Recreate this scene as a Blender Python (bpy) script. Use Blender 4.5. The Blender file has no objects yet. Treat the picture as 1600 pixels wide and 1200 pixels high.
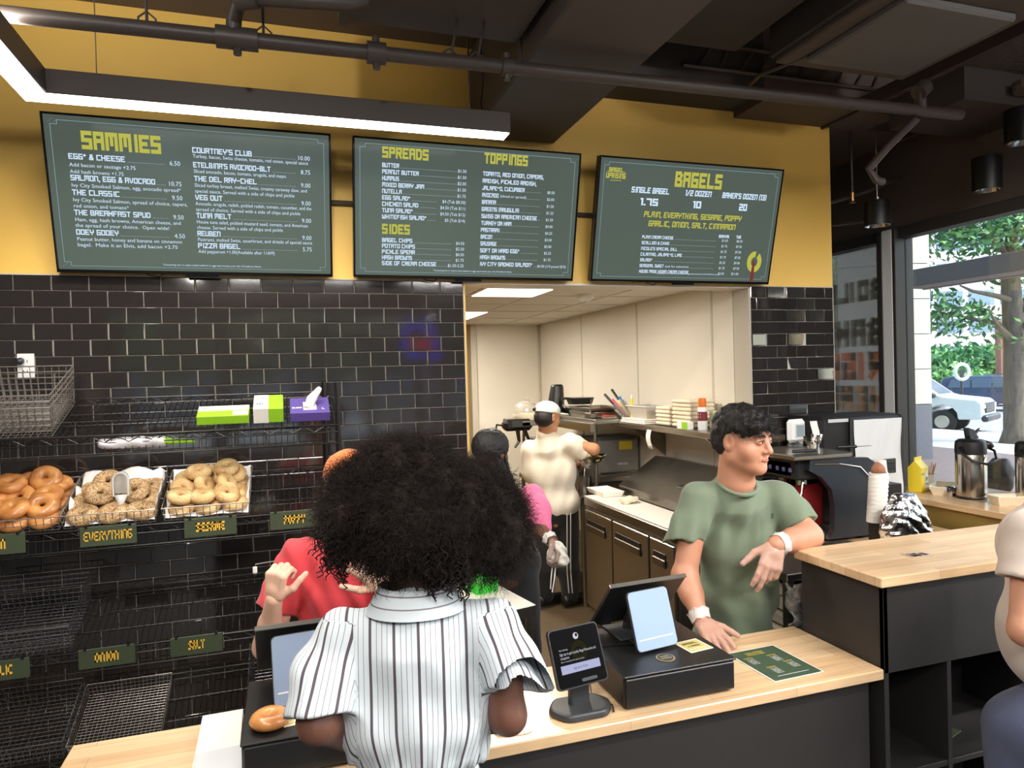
import bpy, math, random
import numpy as np
from mathutils import Vector, Matrix, Euler
random.seed(7); rng = np.random.default_rng(7)
SC = bpy.context.scene
COL = SC.collection
PI = math.pi

# ---------------------------------------------------------------- camera, world, lights, exposure
cam_d = bpy.data.cameras.new('camera'); cam = bpy.data.objects.new('camera', cam_d); COL.objects.link(cam)
cam_d.sensor_fit = 'HORIZONTAL'; cam_d.sensor_width = 36.0; cam_d.lens = 36.0*1080/1600
cam_d.clip_start = .05; cam_d.clip_end = 400
cR = (0.95136,-0.30689,-0.02712); cD = (-0.02971,-0.00377,-0.99955); cF = (0.30665,0.95174,-0.01270)
cam.matrix_world = Matrix(((cR[0],-cD[0],-cF[0],1.125),(cR[1],-cD[1],-cF[1],-3.755),(cR[2],-cD[2],-cF[2],1.87),(0,0,0,1)))
SC.camera = cam
SC.view_settings.view_transform = 'Standard'; SC.view_settings.look = 'None'
SC.view_settings.exposure = 0.12; SC.view_settings.gamma = 1.0; SC.view_settings.use_curve_mapping = False
SC.cycles.use_denoising = True
SC.cycles.max_bounces = 8; SC.cycles.diffuse_bounces = 4; SC.cycles.glossy_bounces = 4
SC.cycles.transparent_max_bounces = 24; SC.cycles.transmission_bounces = 6
SC.cycles.caustics_reflective = False; SC.cycles.caustics_refractive = False
SC.cycles.sample_clamp_indirect = 6.0

def lin(c):
    r = []
    for v in c[:3]:
        v = v/255.0
        r.append(v/12.92 if v <= .04045 else ((v+.055)/1.055)**2.4)
    return (r[0], r[1], r[2], 1.0)

W = bpy.data.worlds.new('sky'); SC.world = W; W.use_nodes = True
nt = W.node_tree; nt.nodes.clear()
wo = nt.nodes.new('ShaderNodeOutputWorld'); wb = nt.nodes.new('ShaderNodeBackground')
sk = nt.nodes.new('ShaderNodeTexSky'); sk.sky_type = 'NISHITA'; sk.sun_disc = False
sk.sun_elevation = math.radians(50); sk.sun_rotation = math.radians(130); sk.dust_density = 2.5; sk.air_density = 1.0
nt.links.new(sk.outputs[0], wb.inputs[0]); wb.inputs[1].default_value = 0.75
nt.links.new(wb.outputs[0], wo.inputs[0])
sun_d = bpy.data.lights.new('sun', 'SUN'); sun_d.energy = 3.3; sun_d.angle = math.radians(1.0); sun_d.color = (1,.96,.88)
sun = bpy.data.objects.new('sun', sun_d); COL.objects.link(sun)
sun.rotation_euler = (math.radians(38), 0, math.radians(35))

def area(name, loc, rot, sx, sy, power, color=(1,1,1), spread=180):
    d = bpy.data.lights.new(name, 'AREA'); d.shape = 'RECTANGLE'; d.size = sx; d.size_y = sy; d.energy = power; d.color = color
    d.spread = math.radians(spread)
    o = bpy.data.objects.new(name, d); COL.objects.link(o); o.location = loc; o.rotation_euler = rot
    return o
# daylight coming in through the street windows (in the plane of the glass) plus the shop's lamps and added fill lamps
def portal(name, loc, rot, sx, sy):
    o = area(name, loc, rot, sx, sy, 1); o.data.cycles.is_portal = True
portal('window_portal_street', (5.36, -3.6, 1.6), (0, PI/2, 0), 2.4, 7.6)
portal('window_portal_back', (5.36, 1.6, 1.6), (0, PI/2, 0), 2.4, 2.6)
portal('window_portal_front', (1.9, -8.98, 1.9), (PI/2, 0, 0), 6.8, 2.3)
area('kitchen_light_near', (2.63, .86, 2.43), (0,0,0), .46, .42, 27, (1,.91,.78))
area('kitchen_light_far', (2.6, 2.65, 2.43), (0,0,0), .5, .8, 46, (1,.91,.78))
area('linear_light_run', (1.15, -.75, 2.945), (0,0,0), 1.8, .08, 26, (1,.93,.84))
area('linear_light_arm', (.255, -2.4, 2.945), (0,0,0), .08, 3.2, 40, (1,.93,.84))
area('fill_light_rear', (2.2, -5.6, 3.235), (0,0,0), 3.5, .08, 150, (1,.96,.92))  # soft fill added behind the camera
area('fill_light_right', (3.9, -3.6, 3.235), (0,0,0), 2.2, .08, 130, (1,.97,.94))  # unseen fill light added on the window side
area('linear_light_uplight', (2.2, -5.6, 3.40), (PI,0,0), 3.5, .08, 140, (1,.94,.88))  # upward fill added to brighten the ceiling
def globe_fill(x, y, z, p):  # unseen point lamps added to brighten the room evenly
    d = bpy.data.lights.new('globe_fill_lamp', 'POINT'); d.energy = p; d.color = (1,.95,.88); d.shadow_soft_size = .14; o = bpy.data.objects.new('globe_fill_lamp', d); COL.objects.link(o); o.location = (x,y,z)
FILL_GLOBES = ((.6,-5.0,3.4),(2.6,-4.7,3.4),(4.4,-4.4,3.4))
for q_ in FILL_GLOBES: globe_fill(*q_, 170)
area('linear_light_uplight_right', (3.9, -3.6, 3.40), (PI,0,0), 2.2, .08, 130, (1,.95,.90))  # second upward fill, added over the right-hand fitting
area('linear_light_uplight_arm', (.255, -2.4, 3.06), (PI,0,0), .08, 3.2, 40, (1,.93,.84))  # upward fill added above the arm of the L-shaped light

# ---------------------------------------------------------------- materials
MATS = {}
def mat(name, col, rough=.6, metal=0.0, spec=.5, bump=0.0, bscale=60.0, var=0.0, vscale=6.0, emit=None, es=0.0, coat=0.0, alpha=1.0, trans=0.0, stretch=(1,1,1), sheen=0.0):
    if name in MATS: return MATS[name]
    m = bpy.data.materials.new(name); m.use_nodes = True; n = m.node_tree; b = n.nodes['Principled BSDF']
    c = lin(col)
    b.inputs['Base Color'].default_value = c; b.inputs['Roughness'].default_value = rough; b.inputs['Metallic'].default_value = metal
    b.inputs['Specular IOR Level'].default_value = spec
    if coat: b.inputs['Coat Weight'].default_value = coat; b.inputs['Coat Roughness'].default_value = .08
    if sheen: b.inputs['Sheen Weight'].default_value = sheen
    if emit: b.inputs['Emission Color'].default_value = lin(emit); b.inputs['Emission Strength'].default_value = es
    if alpha < 1: b.inputs['Alpha'].default_value = alpha
    if trans: b.inputs['Transmission Weight'].default_value = trans
    if bump or var:
        tc = n.nodes.new('ShaderNodeTexCoord'); mp = n.nodes.new('ShaderNodeMapping'); mp.inputs['Scale'].default_value = stretch
        n.links.new(tc.outputs['Object'], mp.inputs[0])
    if bump:
        t = n.nodes.new('ShaderNodeTexNoise'); t.inputs['Scale'].default_value = bscale; t.inputs['Detail'].default_value = 4
        bp = n.nodes.new('ShaderNodeBump'); bp.inputs['Strength'].default_value = bump; bp.inputs['Distance'].default_value = .01
        n.links.new(mp.outputs[0], t.inputs['Vector']); n.links.new(t.outputs['Fac'], bp.inputs['Height']); n.links.new(bp.outputs[0], b.inputs['Normal'])
    if var:
        t2 = n.nodes.new('ShaderNodeTexNoise'); t2.inputs['Scale'].default_value = vscale; t2.inputs['Detail'].default_value = 5
        mr = n.nodes.new('ShaderNodeMapRange'); mr.inputs[1].default_value = .3; mr.inputs[2].default_value = .7
        mr.inputs[3].default_value = 1-var; mr.inputs[4].default_value = 1+var
        hs = n.nodes.new('ShaderNodeHueSaturation'); hs.inputs['Color'].default_value = c
        n.links.new(mp.outputs[0], t2.inputs['Vector']); n.links.new(t2.outputs['Fac'], mr.inputs[0]); n.links.new(mr.outputs[0], hs.inputs['Value']); n.links.new(hs.outputs[0], b.inputs['Base Color'])
    MATS[name] = m; return m

def wood(name, c1, c2, rough=.35, axis=0, plank=.06):
    m = bpy.data.materials.new(name); m.use_nodes = True; n = m.node_tree; L = n.links; b = n.nodes['Principled BSDF']
    tc = n.nodes.new('ShaderNodeTexCoord'); mp = n.nodes.new('ShaderNodeMapping')
    if axis == 1: mp.inputs['Rotation'].default_value = (0,0,PI/2)
    L.new(tc.outputs['Object'], mp.inputs[0])
    br = n.nodes.new('ShaderNodeTexBrick'); br.inputs['Scale'].default_value = 1; br.inputs['Brick Width'].default_value = .55; br.inputs['Row Height'].default_value = plank
    br.inputs['Mortar Size'].default_value = .0006; br.inputs['Color1'].default_value = lin(c1); br.inputs['Color2'].default_value = lin(c2); br.inputs['Mortar'].default_value = lin([v*.8 for v in c2])
    br.inputs['Bias'].default_value = -.1
    L.new(mp.outputs[0], br.inputs['Vector'])
    mp2 = n.nodes.new('ShaderNodeMapping'); mp2.inputs['Scale'].default_value = (2.2, 26, 26)
    L.new(mp.outputs[0], mp2.inputs[0])
    ns = n.nodes.new('ShaderNodeTexNoise'); ns.inputs['Scale'].default_value = 1.6; ns.inputs['Detail'].default_value = 6; ns.inputs['Distortion'].default_value = .6
    L.new(mp2.outputs[0], ns.inputs['Vector'])
    mr = n.nodes.new('ShaderNodeMapRange'); mr.inputs[1].default_value = .3; mr.inputs[2].default_value = .75; mr.inputs[3].default_value = .86; mr.inputs[4].default_value = 1.08
    L.new(ns.outputs['Fac'], mr.inputs[0])
    hs = n.nodes.new('ShaderNodeHueSaturation'); L.new(br.outputs['Color'], hs.inputs['Color']); L.new(mr.outputs[0], hs.inputs['Value'])
    L.new(hs.outputs[0], b.inputs['Base Color']); b.inputs['Roughness'].default_value = rough
    MATS[name] = m; return m

def glass(name, tint=(1,1,1), refl=1.0, haze=0.0, hazecol=(200,205,205)):
    m = bpy.data.materials.new(name); m.use_nodes = True; n = m.node_tree; L = n.links; n.nodes.clear()
    o = n.nodes.new('ShaderNodeOutputMaterial'); t = n.nodes.new('ShaderNodeBsdfTransparent'); t.inputs[0].default_value = (*tint, 1)
    g = n.nodes.new('ShaderNodeBsdfGlossy'); g.inputs['Roughness'].default_value = .02; g.inputs[0].default_value = (1,1,1,1)
    fr = n.nodes.new('ShaderNodeFresnel'); fr.inputs[0].default_value = 1.45
    mu = n.nodes.new('ShaderNodeMath'); mu.operation = 'MULTIPLY'; mu.inputs[1].default_value = refl
    mx = n.nodes.new('ShaderNodeMixShader'); L.new(fr.outputs[0], mu.inputs[0]); L.new(mu.outputs[0], mx.inputs[0]); L.new(t.outputs[0], mx.inputs[1]); L.new(g.outputs[0], mx.inputs[2])
    last = mx.outputs[0]
    if haze:
        d = n.nodes.new('ShaderNodeBsdfDiffuse'); d.inputs[0].default_value = lin(hazecol)
        m2 = n.nodes.new('ShaderNodeMixShader'); m2.inputs[0].default_value = haze; L.new(last, m2.inputs[1]); L.new(d.outputs[0], m2.inputs[2]); last = m2.outputs[0]
    L.new(last, o.inputs[0])
    MATS[name] = m; return m

def lamp(name, col, s):
    m = bpy.data.materials.new(name); m.use_nodes = True; n = m.node_tree; n.nodes.clear()
    o = n.nodes.new('ShaderNodeOutputMaterial'); e = n.nodes.new('ShaderNodeEmission'); e.inputs[0].default_value = lin(col); e.inputs[1].default_value = s
    n.links.new(e.outputs[0], o.inputs[0]); MATS[name] = m; return m

M_tile = mat('glazed_black_tile', (42,38,37), .06, spec=.62, coat=.6, bump=.02, bscale=14)
M_grout = mat('pale_grout', (196,188,178), .9, bump=.2, bscale=200)
M_yellow = mat('yellow_paint', (244,199,98), .55, bump=.03, bscale=180, var=.02, vscale=3)
M_yellow2 = mat('yellow_door_paint', (214,176,48), .5)
M_frp = mat('cream_wall_panel', (226,219,205), .42, bump=.05, bscale=90, var=.015, vscale=5)
M_frpjoint = mat('panel_joint_strip', (196,188,172), .5)
M_ceil = mat('ceiling_black_paint', (62,56,53), .75, bump=.15, bscale=40, var=.1, vscale=2)
M_ceil2 = mat('ceiling_dark_brown_paint', (92,82,76), .7, bump=.1, bscale=30, var=.08, vscale=3)
M_duct = mat('duct_dark_paint', (80,72,68), .55, bump=.08, bscale=12, var=.06, vscale=2)
M_insul = mat('duct_wrap_grey', (92,84,76), .8, bump=.5, bscale=9, var=.12, vscale=4)
M_pipe = mat('black_painted_pipe', (70,62,58), .45, bump=.05, bscale=60)
M_ctile = mat('white_ceiling_tile', (226,220,208), .9, bump=.25, bscale=220)
M_grid = mat('white_ceiling_grid', (222,216,204), .6)
M_floor = mat('brown_speckled_floor', (104,88,68), .35, bump=.1, bscale=160, var=.35, vscale=160)
M_floor2 = mat('grey_shop_floor', (92,88,84), .4, bump=.05, bscale=60, var=.12, vscale=8)
M_wall_dk = mat('dark_shop_wall', (70,68,66), .7, bump=.05, bscale=60)
M_steel = mat('brushed_stainless_steel', (172,168,160), .30, metal=1.0, bump=.04, bscale=40, var=.05, vscale=8, stretch=(1,1,14))
M_steel_dk = mat('dark_stainless_steel', (138,132,124), .34, metal=1.0, bump=.05, bscale=30, var=.08, vscale=6)
M_chrome = mat('polished_chrome', (205,202,198), .12, metal=1.0)
M_wire = mat('chrome_wire', (172,166,160), .32, metal=.8)
M_bwire = mat('black_wire', (20,18,18), .32, metal=.2, spec=.6)
M_black = mat('black_plastic', (24,24,25), .38, bump=.02, bscale=200)
M_blackgl = mat('glossy_black_plastic', (14,14,15), .12)
M_dgrey = mat('dark_grey_plastic', (52,54,57), .42)
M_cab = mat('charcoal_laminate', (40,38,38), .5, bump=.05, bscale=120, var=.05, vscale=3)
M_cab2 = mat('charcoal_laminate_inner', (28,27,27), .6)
M_wood = wood('maple_butcher_block', (226,194,154), (210,174,132), .2, 0)
M_wood_y = wood('maple_butcher_block_cross', (226,194,154), (210,174,132), .2, 1)
M_wedge = wood('maple_edge_grain', (222,192,158), (204,170,134), .4, 0, .03)
M_glass = glass('window_glass', (.93,.97,.96), 1.0, .03)
M_glass2 = glass('filmed_window_glass', (.86,.87,.85), .8, .22, (205,203,196))
M_frame = mat('dark_window_frame', (58,56,55), .5)
M_frame_sunlit = mat('pale_window_jamb', (240,242,248), .4)  # sunlight on this frame strip is put into its pale colour
M_led = lamp('led_diffuser_light', (255,250,242), 9.0)
M_ktl = lamp('kitchen_panel_light', (255,246,226), 5.0)
M_sign = mat('sign_dark_green', (62,72,52), .45, var=.05, vscale=10)
M_signy = mat('sign_yellow_ink', (236,184,62), .5)
M_white = mat('white_plastic', (232,232,230), .35)
M_paper = mat('white_paper', (236,232,224), .8, bump=.05, bscale=100)
M_fiber = mat('moulded_fibre', (226,214,190), .85, bump=.25, bscale=120)
M_foam = mat('white_foam_box', (238,234,224), .7)
M_lime = mat('lime_green_card', (150,205,40), .5)
M_purple = mat('purple_card', (92,74,150), .45)
M_card = mat('grey_card', (200,200,202), .6)

# ---------------------------------------------------------------- geometry helpers
def frame_of(d):
    d = Vector(d).normalized(); a = Vector((0,0,1)) if abs(d.z) < .9 else Vector((1,0,0))
    u = d.cross(a).normalized(); return u, d.cross(u).normalized()

class G:
    """collects plain shapes, then links them as ONE mesh object"""
    def __init__(s): s.v = []; s.f = []; s.m = []; s.cur = 0
    def add(s, vs, fs):
        o = len(s.v); s.v += [tuple(map(float, p)) for p in vs]; s.f += [tuple(i+o for i in f) for f in fs]; s.m += [s.cur]*len(fs); return s
    def mi(s, i): s.cur = i; return s
    def box(s, x0,x1,y0,y1,z0,z1, c=0.0, R=None, o=(0,0,0)):
        if c <= 0:
            vs = [(x,y,z) for x in (x0,x1) for y in (y0,y1) for z in (z0,z1)]
            fs = [(0,1,3,2),(4,6,7,5),(0,4,5,1),(2,3,7,6),(0,2,6,4),(1,5,7,3)]
        else:
            c = min(c, (x1-x0)/2.01, (y1-y0)/2.01, (z1-z0)/2.01)
            vs = []; idx = {}
            for a,x in enumerate((x0,x1)):
                for b,y in enumerate((y0,y1)):
                    for d,z in enumerate((z0,z1)):
                        sx, sy, sz = (1 if a == 0 else -1), (1 if b == 0 else -1), (1 if d == 0 else -1)
                        for k in range(3):
                            p = [x+sx*c, y+sy*c, z+sz*c]; p[k] = (x,y,z)[k]
                            idx[a,b,d,k] = len(vs); vs.append(tuple(p))
            fs = []
            def q(*k): fs.append(tuple(idx[i] for i in k))
            for a in (0,1):
                r = [(a,0,0,0),(a,0,1,0),(a,1,1,0),(a,1,0,0)]; q(*(r if a == 0 else r[::-1]))
                r = [(0,a,0,1),(1,a,0,1),(1,a,1,1),(0,a,1,1)]; q(*(r if a == 0 else r[::-1]))
                r = [(0,0,a,2),(0,1,a,2),(1,1,a,2),(1,0,a,2)]; q(*(r if a == 0 else r[::-1]))
            for a in (0,1):
                for b in (0,1):
                    q((a,b,0,0),(a,b,1,0),(a,b,1,1),(a,b,0,1)); q((a,0,b,0),(a,1,b,0),(a,1,b,2),(a,0,b,2)); q((0,a,b,1),(1,a,b,1),(1,a,b,2),(0,a,b,2))
            for a in (0,1):
                for b in (0,1):
                    for d in (0,1): fs.append((idx[a,b,d,0], idx[a,b,d,1], idx[a,b,d,2]))
        if R is not None:
            vs = [tuple(R @ Vector(p) + Vector(o)) for p in vs]
        elif o != (0,0,0): vs = [tuple(Vector(p)+Vector(o)) for p in vs]
        return s.add(vs, fs)
    def cbox(s, c, sz, ch=0.0, R=None):
        x,y,z = [v/2 for v in sz]
        return s.box(-x,x,-y,y,-z,z, ch, R if R is not None else Matrix.Identity(3), c)
    def tube(s, pts, r, n=6, closed=False, caps=True):
        pts = [Vector(p) for p in pts]; N = len(pts); rr = r if isinstance(r,(list,tuple)) else [r]*N
        vs = []; pu = None
        for i,p in enumerate(pts):
            if closed: d = pts[(i+1)%N]-pts[i-1]
            else: d = pts[min(i+1,N-1)]-pts[max(i-1,0)]
            if d.length < 1e-9: d = Vector((0,0,1))
            d.normalize()
            if pu is None: u,w = frame_of(d)
            else:
                u = (pu - d*pu.dot(d)); u = u.normalized() if u.length > 1e-6 else frame_of(d)[0]; w = d.cross(u)
            pu = u
            for k in range(n):
                a = 2*PI*k/n; vs.append(p + u*math.cos(a)*rr[i] + w*math.sin(a)*rr[i])
        fs = []
        for i in range(N if closed else N-1):
            j = (i+1)%N
            for k in range(n): fs.append((i*n+k, i*n+(k+1)%n, j*n+(k+1)%n, j*n+k))
        if caps and not closed: fs.append(tuple(range(n))[::-1]); fs.append(tuple((N-1)*n+k for k in range(n)))
        return s.add(vs, fs)
    def cyl(s, a, b, r, n=12, r2=None): return s.tube([a,b], [r, r if r2 is None else r2], n)
    def lathe(s, prof, n=20, o=(0,0,0), R=None, sx=1, sy=1, caps=True):
        vs = []
        for (r,z) in prof:
            for k in range(n):
                a = 2*PI*k/n; p = Vector((r*math.cos(a)*sx, r*math.sin(a)*sy, z))
                if R is not None: p = R @ p
                vs.append(p + Vector(o))
        fs = []
        for i in range(len(prof)-1):
            for k in range(n): fs.append((i*n+k, i*n+(k+1)%n, (i+1)*n+(k+1)%n, (i+1)*n+k))
        if caps:
            if prof[0][0] > 1e-6: fs.append(tuple(range(n))[::-1])
            if prof[-1][0] > 1e-6: fs.append(tuple((len(prof)-1)*n+k for k in range(n)))
        return s.add(vs, fs)
    def prism(s, poly, h0, h1, fn):
        """poly 2-D outline, fn(a, b, h) gives the 3-D point"""
        n = len(poly); vs = [fn(a,b,h0) for a,b in poly] + [fn(a,b,h1) for a,b in poly]
        fs = [tuple(range(n))[::-1], tuple(range(n,2*n))] + [(i,(i+1)%n,n+(i+1)%n,n+i) for i in range(n)]
        return s.add(vs, fs)
    def torus(s, R0, r0, n=18, m=9, o=(0,0,0), R=None, sq=1.0, wob=0.0, ph=0.0):
        vs = []
        for i in range(n):
            a = 2*PI*i/n; w = 1+wob*math.sin(2*a+ph)+wob*.6*math.sin(3*a+ph*2)
            for j in range(m):
                b = 2*PI*j/m; rr = R0*w + r0*math.cos(b)*(1+wob*math.sin(a*2+ph)); p = Vector((rr*math.cos(a), rr*math.sin(a), r0*sq*math.sin(b)))
                if R is not None: p = R @ p
                vs.append(p+Vector(o))
        fs = [(i*m+j, ((i+1)%n)*m+j, ((i+1)%n)*m+(j+1)%m, i*m+(j+1)%m) for i in range(n) for j in range(m)]
        return s.add(vs, fs)
    def ball(s, c, r, n=12, m=8, R=None):
        rr = r if isinstance(r,(tuple,list)) else (r,r,r)
        vs = []
        for i in range(m+1):
            t = PI*i/m
            for k in range(n):
                a = 2*PI*k/n; p = Vector((rr[0]*math.sin(t)*math.cos(a), rr[1]*math.sin(t)*math.sin(a), rr[2]*math.cos(t)))
                if R is not None: p = R @ p
                vs.append(p+Vector(c))
        fs = [(i*n+k, (i+1)*n+k, (i+1)*n+(k+1)%n, i*n+(k+1)%n) for i in range(m) for k in range(n)]
        return s.add(vs, fs)
    def build(s, name, mt, parent=None, smooth=False, local=False, label=None, fix=True):
        me = bpy.data.meshes.new(name)
        off = Vector((0,0,0))
        if parent is not None and not local:
            q = parent
            while q is not None: off += q.location; q = q.parent
        me.from_pydata([(x-off.x, y-off.y, z-off.z) for x,y,z in s.v], [], s.f)
        ms = mt if isinstance(mt,(list,tuple)) else [mt]
        for m_ in ms: me.materials.append(m_)
        if len(ms) > 1: me.polygons.foreach_set('material_index', s.m)
        if smooth: me.polygons.foreach_set('use_smooth', [True]*len(me.polygons))
        if smooth == 'auto':
            me.set_sharp_from_angle(angle=math.radians(38))
        me.update()
        return link(name, me, parent, label)

def link(name, me, parent=None, label=None):
    o = bpy.data.objects.new(name, me); COL.objects.link(o)
    if parent is not None: o.parent = parent
    if label: o['label'] = label
    return o
def rawmesh(name, v, f, mt, parent=None, smooth=True, label=None):
    """numpy verts (world) and quads/tris"""
    off = np.zeros(3); q = parent
    while q is not None: off += np.array(q.location); q = q.parent
    me = bpy.data.meshes.new(name); v = np.asarray(v, np.float32) - off.astype(np.float32); f = np.asarray(f, np.int32); k = f.shape[1]
    me.vertices.add(len(v)); me.vertices.foreach_set('co', v.ravel())
    me.loops.add(f.size); me.loops.foreach_set('vertex_index', f.ravel())
    me.polygons.add(len(f)); me.polygons.foreach_set('loop_start', np.arange(0, f.size, k, dtype=np.int32)); me.polygons.foreach_set('loop_total', np.full(len(f), k, np.int32))
    if smooth: me.polygons.foreach_set('use_smooth', np.ones(len(f), bool))
    for m_ in (mt if isinstance(mt,(list,tuple)) else [mt]): me.materials.append(m_)
    me.update(calc_edges=True)
    return link(name, me, parent, label)
def thing(name, label, cat, loc=(0,0,0), group=None, rot=None):
    o = bpy.data.objects.new(name, None); COL.objects.link(o); o.location = loc; o.empty_display_size = .05
    if rot: o.rotation_euler = rot
    o['label'] = label; o['category'] = cat
    if group: o['group'] = group
    return o
def tag(o, label, cat, group=None):
    o['label'] = label; o['category'] = cat
    if group: o['group'] = group
    return o
def struct(o, label=None):
    o['kind'] = 'structure'
    if label: o['label'] = label
    o['category'] = o.name.split('_')[0].split('.')[0]
    return o
def copy_tree(o, parent=None):
    c = o.copy(); COL.objects.link(c); c.parent = parent
    for ch in list(o.children): copy_tree(ch, c)
    return c
def rx(a): return Matrix.Rotation(a, 3, 'X')
def ry(a): return Matrix.Rotation(a, 3, 'Y')
def rz(a): return Matrix.Rotation(a, 3, 'Z')

# ---- lettering: a square block alphabet drawn as strokes, and the plain built-in face for small print
BL = {'A':['0,0 0,6 4,6 4,0','0,3 4,3'],'B':['0,0 0,6 3,6 4,5 3,3 0,3','3,3 4,2 4,0 0,0'],'C':['4,6 0,6 0,0 4,0'],'D':['0,0 0,6 3,6 4,5 4,1 3,0 0,0'],'E':['4,6 0,6 0,0 4,0','0,3 3,3'],
'F':['4,6 0,6 0,0','0,3 3,3'],'G':['4,6 0,6 0,0 4,0 4,3 2,3'],'H':['0,0 0,6','4,0 4,6','0,3 4,3'],'I':['1,0 1,6'],'J':['0,1 0,0 3,0 3,6'],'K':['0,0 0,6','4,6 4,4 0,3','1,3 4,2 4,0'],
'L':['0,6 0,0 4,0'],'M':['0,0 0,6 5,6 5,0','2.5,6 2.5,2'],'N':['0,0 0,6 4,6 4,0'],'O':['0,0 0,6 4,6 4,0 0,0'],'P':['0,0 0,6 4,6 4,3 0,3'],'Q':['0,0 0,6 4,6 4,0 0,0','3,1 4,-1'],
'R':['0,0 0,6 4,6 4,3 0,3','2,3 4,0'],'S':['4,6 0,6 0,3 4,3 4,0 0,0'],'T':['0,6 4,6','2,6 2,0'],'U':['0,6 0,0 4,0 4,6'],'V':['0,6 1,1 2,0 3,1 4,6'],'W':['0,6 0,0 5,0 5,6','2.5,0 2.5,4'],
'X':['0,6 4,0','4,6 0,0'],'Y':['0,6 0,3 4,3 4,6','2,3 2,0'],'Z':['0,6 4,6 0,0 4,0'],'0':['0,0 0,6 4,6 4,0 0,0'],'1':['0,6 1,6 1,0'],'2':['0,6 4,6 4,3 0,3 0,0 4,0'],'3':['0,6 4,6 4,0 0,0','1,3 4,3'],
'4':['0,6 0,3 4,3','4,6 4,0'],'5':['4,6 0,6 0,3 4,3 4,0 0,0'],'6':['4,6 0,6 0,0 4,0 4,3 0,3'],'7':['0,6 4,6 4,0'],'8':['0,0 0,6 4,6 4,0 0,0','0,3 4,3'],'9':['4,3 0,3 0,6 4,6 4,0 0,0'],
'.':['0,0 .1,0'],',':['0.3,0 0,-1.2'],'&':['4,0 1,4 1,6 3,6 3,4 0,2 0,0 2.5,0 4,2'],'*':['0,5 2,5','1,6 1,4'],"'":['0,6 0,5'],'-':['0,3 3,3'],'/':['0,0 3,6'],'(':['1,6.5 0,5 0,1 1,-.5'],')':['0,6.5 1,5 1,1 0,-.5'],'$':['4,5 0,5 0,3 4,3 4,1 0,1','2,6 2,0'],'+':['0,3 3,3','1.5,4.5 1.5,1.5'],'~':['0,4 1,5 3,4 4,5']}
def block_text(txt, h, t=.2, adv=None, ital=0.0):
    """returns (quads as 2-D vertex lists, width); h cap height, t stroke weight as part of h"""
    u = h/(6+6*t); T = t*h/2; x = T; out = []
    for ch in txt:
        if ch == ' ': x += 3*u; continue
        st = BL.get(ch, BL["-"]); w = 0
        for s_ in st:
            pts = [tuple(map(float, q.split(','))) for q in s_.split()]
            w = max(w, max(p[0] for p in pts))
            P = [(x+p[0]*u+ital*p[1]*u, T+p[1]*u) for p in pts]
            for a,b in zip(P[:-1],P[1:]):
                dx,dy = b[0]-a[0], b[1]-a[1]; L = math.hypot(dx,dy) or 1e-6; dx/=L; dy/=L
                a2 = (a[0]-dx*T, a[1]-dy*T); b2 = (b[0]+dx*T, b[1]+dy*T); nx,ny = -dy*T, dx*T
                out.append([(a2[0]-nx,a2[1]-ny),(b2[0]-nx,b2[1]-ny),(b2[0]+nx,b2[1]+ny),(a2[0]+nx,a2[1]+ny)])
        x += w*u + 2*T + (adv if adv is not None else .09*h)
    return out, x - T
TEXTQ = {}
def small_text_prepare(items):
    """items: set of strings; converts each once to flat triangles in a unit-size layout"""
    obs = []
    for s_ in items:
        c = bpy.data.curves.new('t', 'FONT'); c.body = s_; c.size = 1; c.resolution_u = 2
        o = bpy.data.objects.new('t', c); COL.objects.link(o); obs.append((s_, o, c))
    dg = bpy.context.evaluated_depsgraph_get()
    for s_, o, c in obs:
        e = o.evaluated_get(dg); me = e.to_mesh(); me.calc_loop_triangles()
        TEXTQ[s_] = ([(v.co.x, v.co.y) for v in me.vertices], [tuple(t.vertices) for t in me.loop_triangles]); e.to_mesh_clear()
    for s_, o, c in obs: bpy.data.objects.remove(o); bpy.data.curves.remove(c)

class Print:
    """flat print in a local plane: fn(u, v, lift) -> 3-D"""
    def __init__(s, fn): s.g = G(); s.fn = fn
    def block(s, txt, x, y, h, t=.2, m=0, align='l', width=None, lift=.0, ital=0.0):
        q, w = block_text(txt, h, t, ital=ital); k = (width/w) if width else 1.0
        if align == 'r': x -= w*k
        if align == 'c': x -= w*k/2
        s.g.cur = m
        for a in q: s.g.add([s.fn(x+p[0]*k, y+p[1], lift) for p in a], [(0,1,2,3)])
        return w*k
    def small(s, txt, x, y, h, m=0, align='l', width=None, lift=0.0):
        vs, fs = TEXTQ[txt]
        if not vs: return
        w = max(v[0] for v in vs); k = h*1.35; kx = (width/w) if width else k*.92
        if align == 'r': x -= w*kx
        if align == 'c': x -= w*kx/2
        s.g.cur = m; s.g.add([s.fn(x+v[0]*kx, y+v[1]*k, lift) for v in vs], fs)
    def line(s, x0, y0, x1, y1, t, m=0, lift=0.0):
        dx,dy = x1-x0, y1-y0; L = math.hypot(dx,dy) or 1e-6; nx,ny = -dy/L*t/2, dx/L*t/2; s.g.cur = m
        s.g.add([s.fn(x0-nx,y0-ny,lift), s.fn(x1-nx,y1-ny,lift), s.fn(x1+nx,y1+ny,lift), s.fn(x0+nx,y0+ny,lift)], [(0,1,2,3)])
    def poly(s, pts, m=0, lift=0.0):
        s.g.cur = m; s.g.add([s.fn(a,b,lift) for a,b in pts], [tuple(range(len(pts)))])

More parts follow.
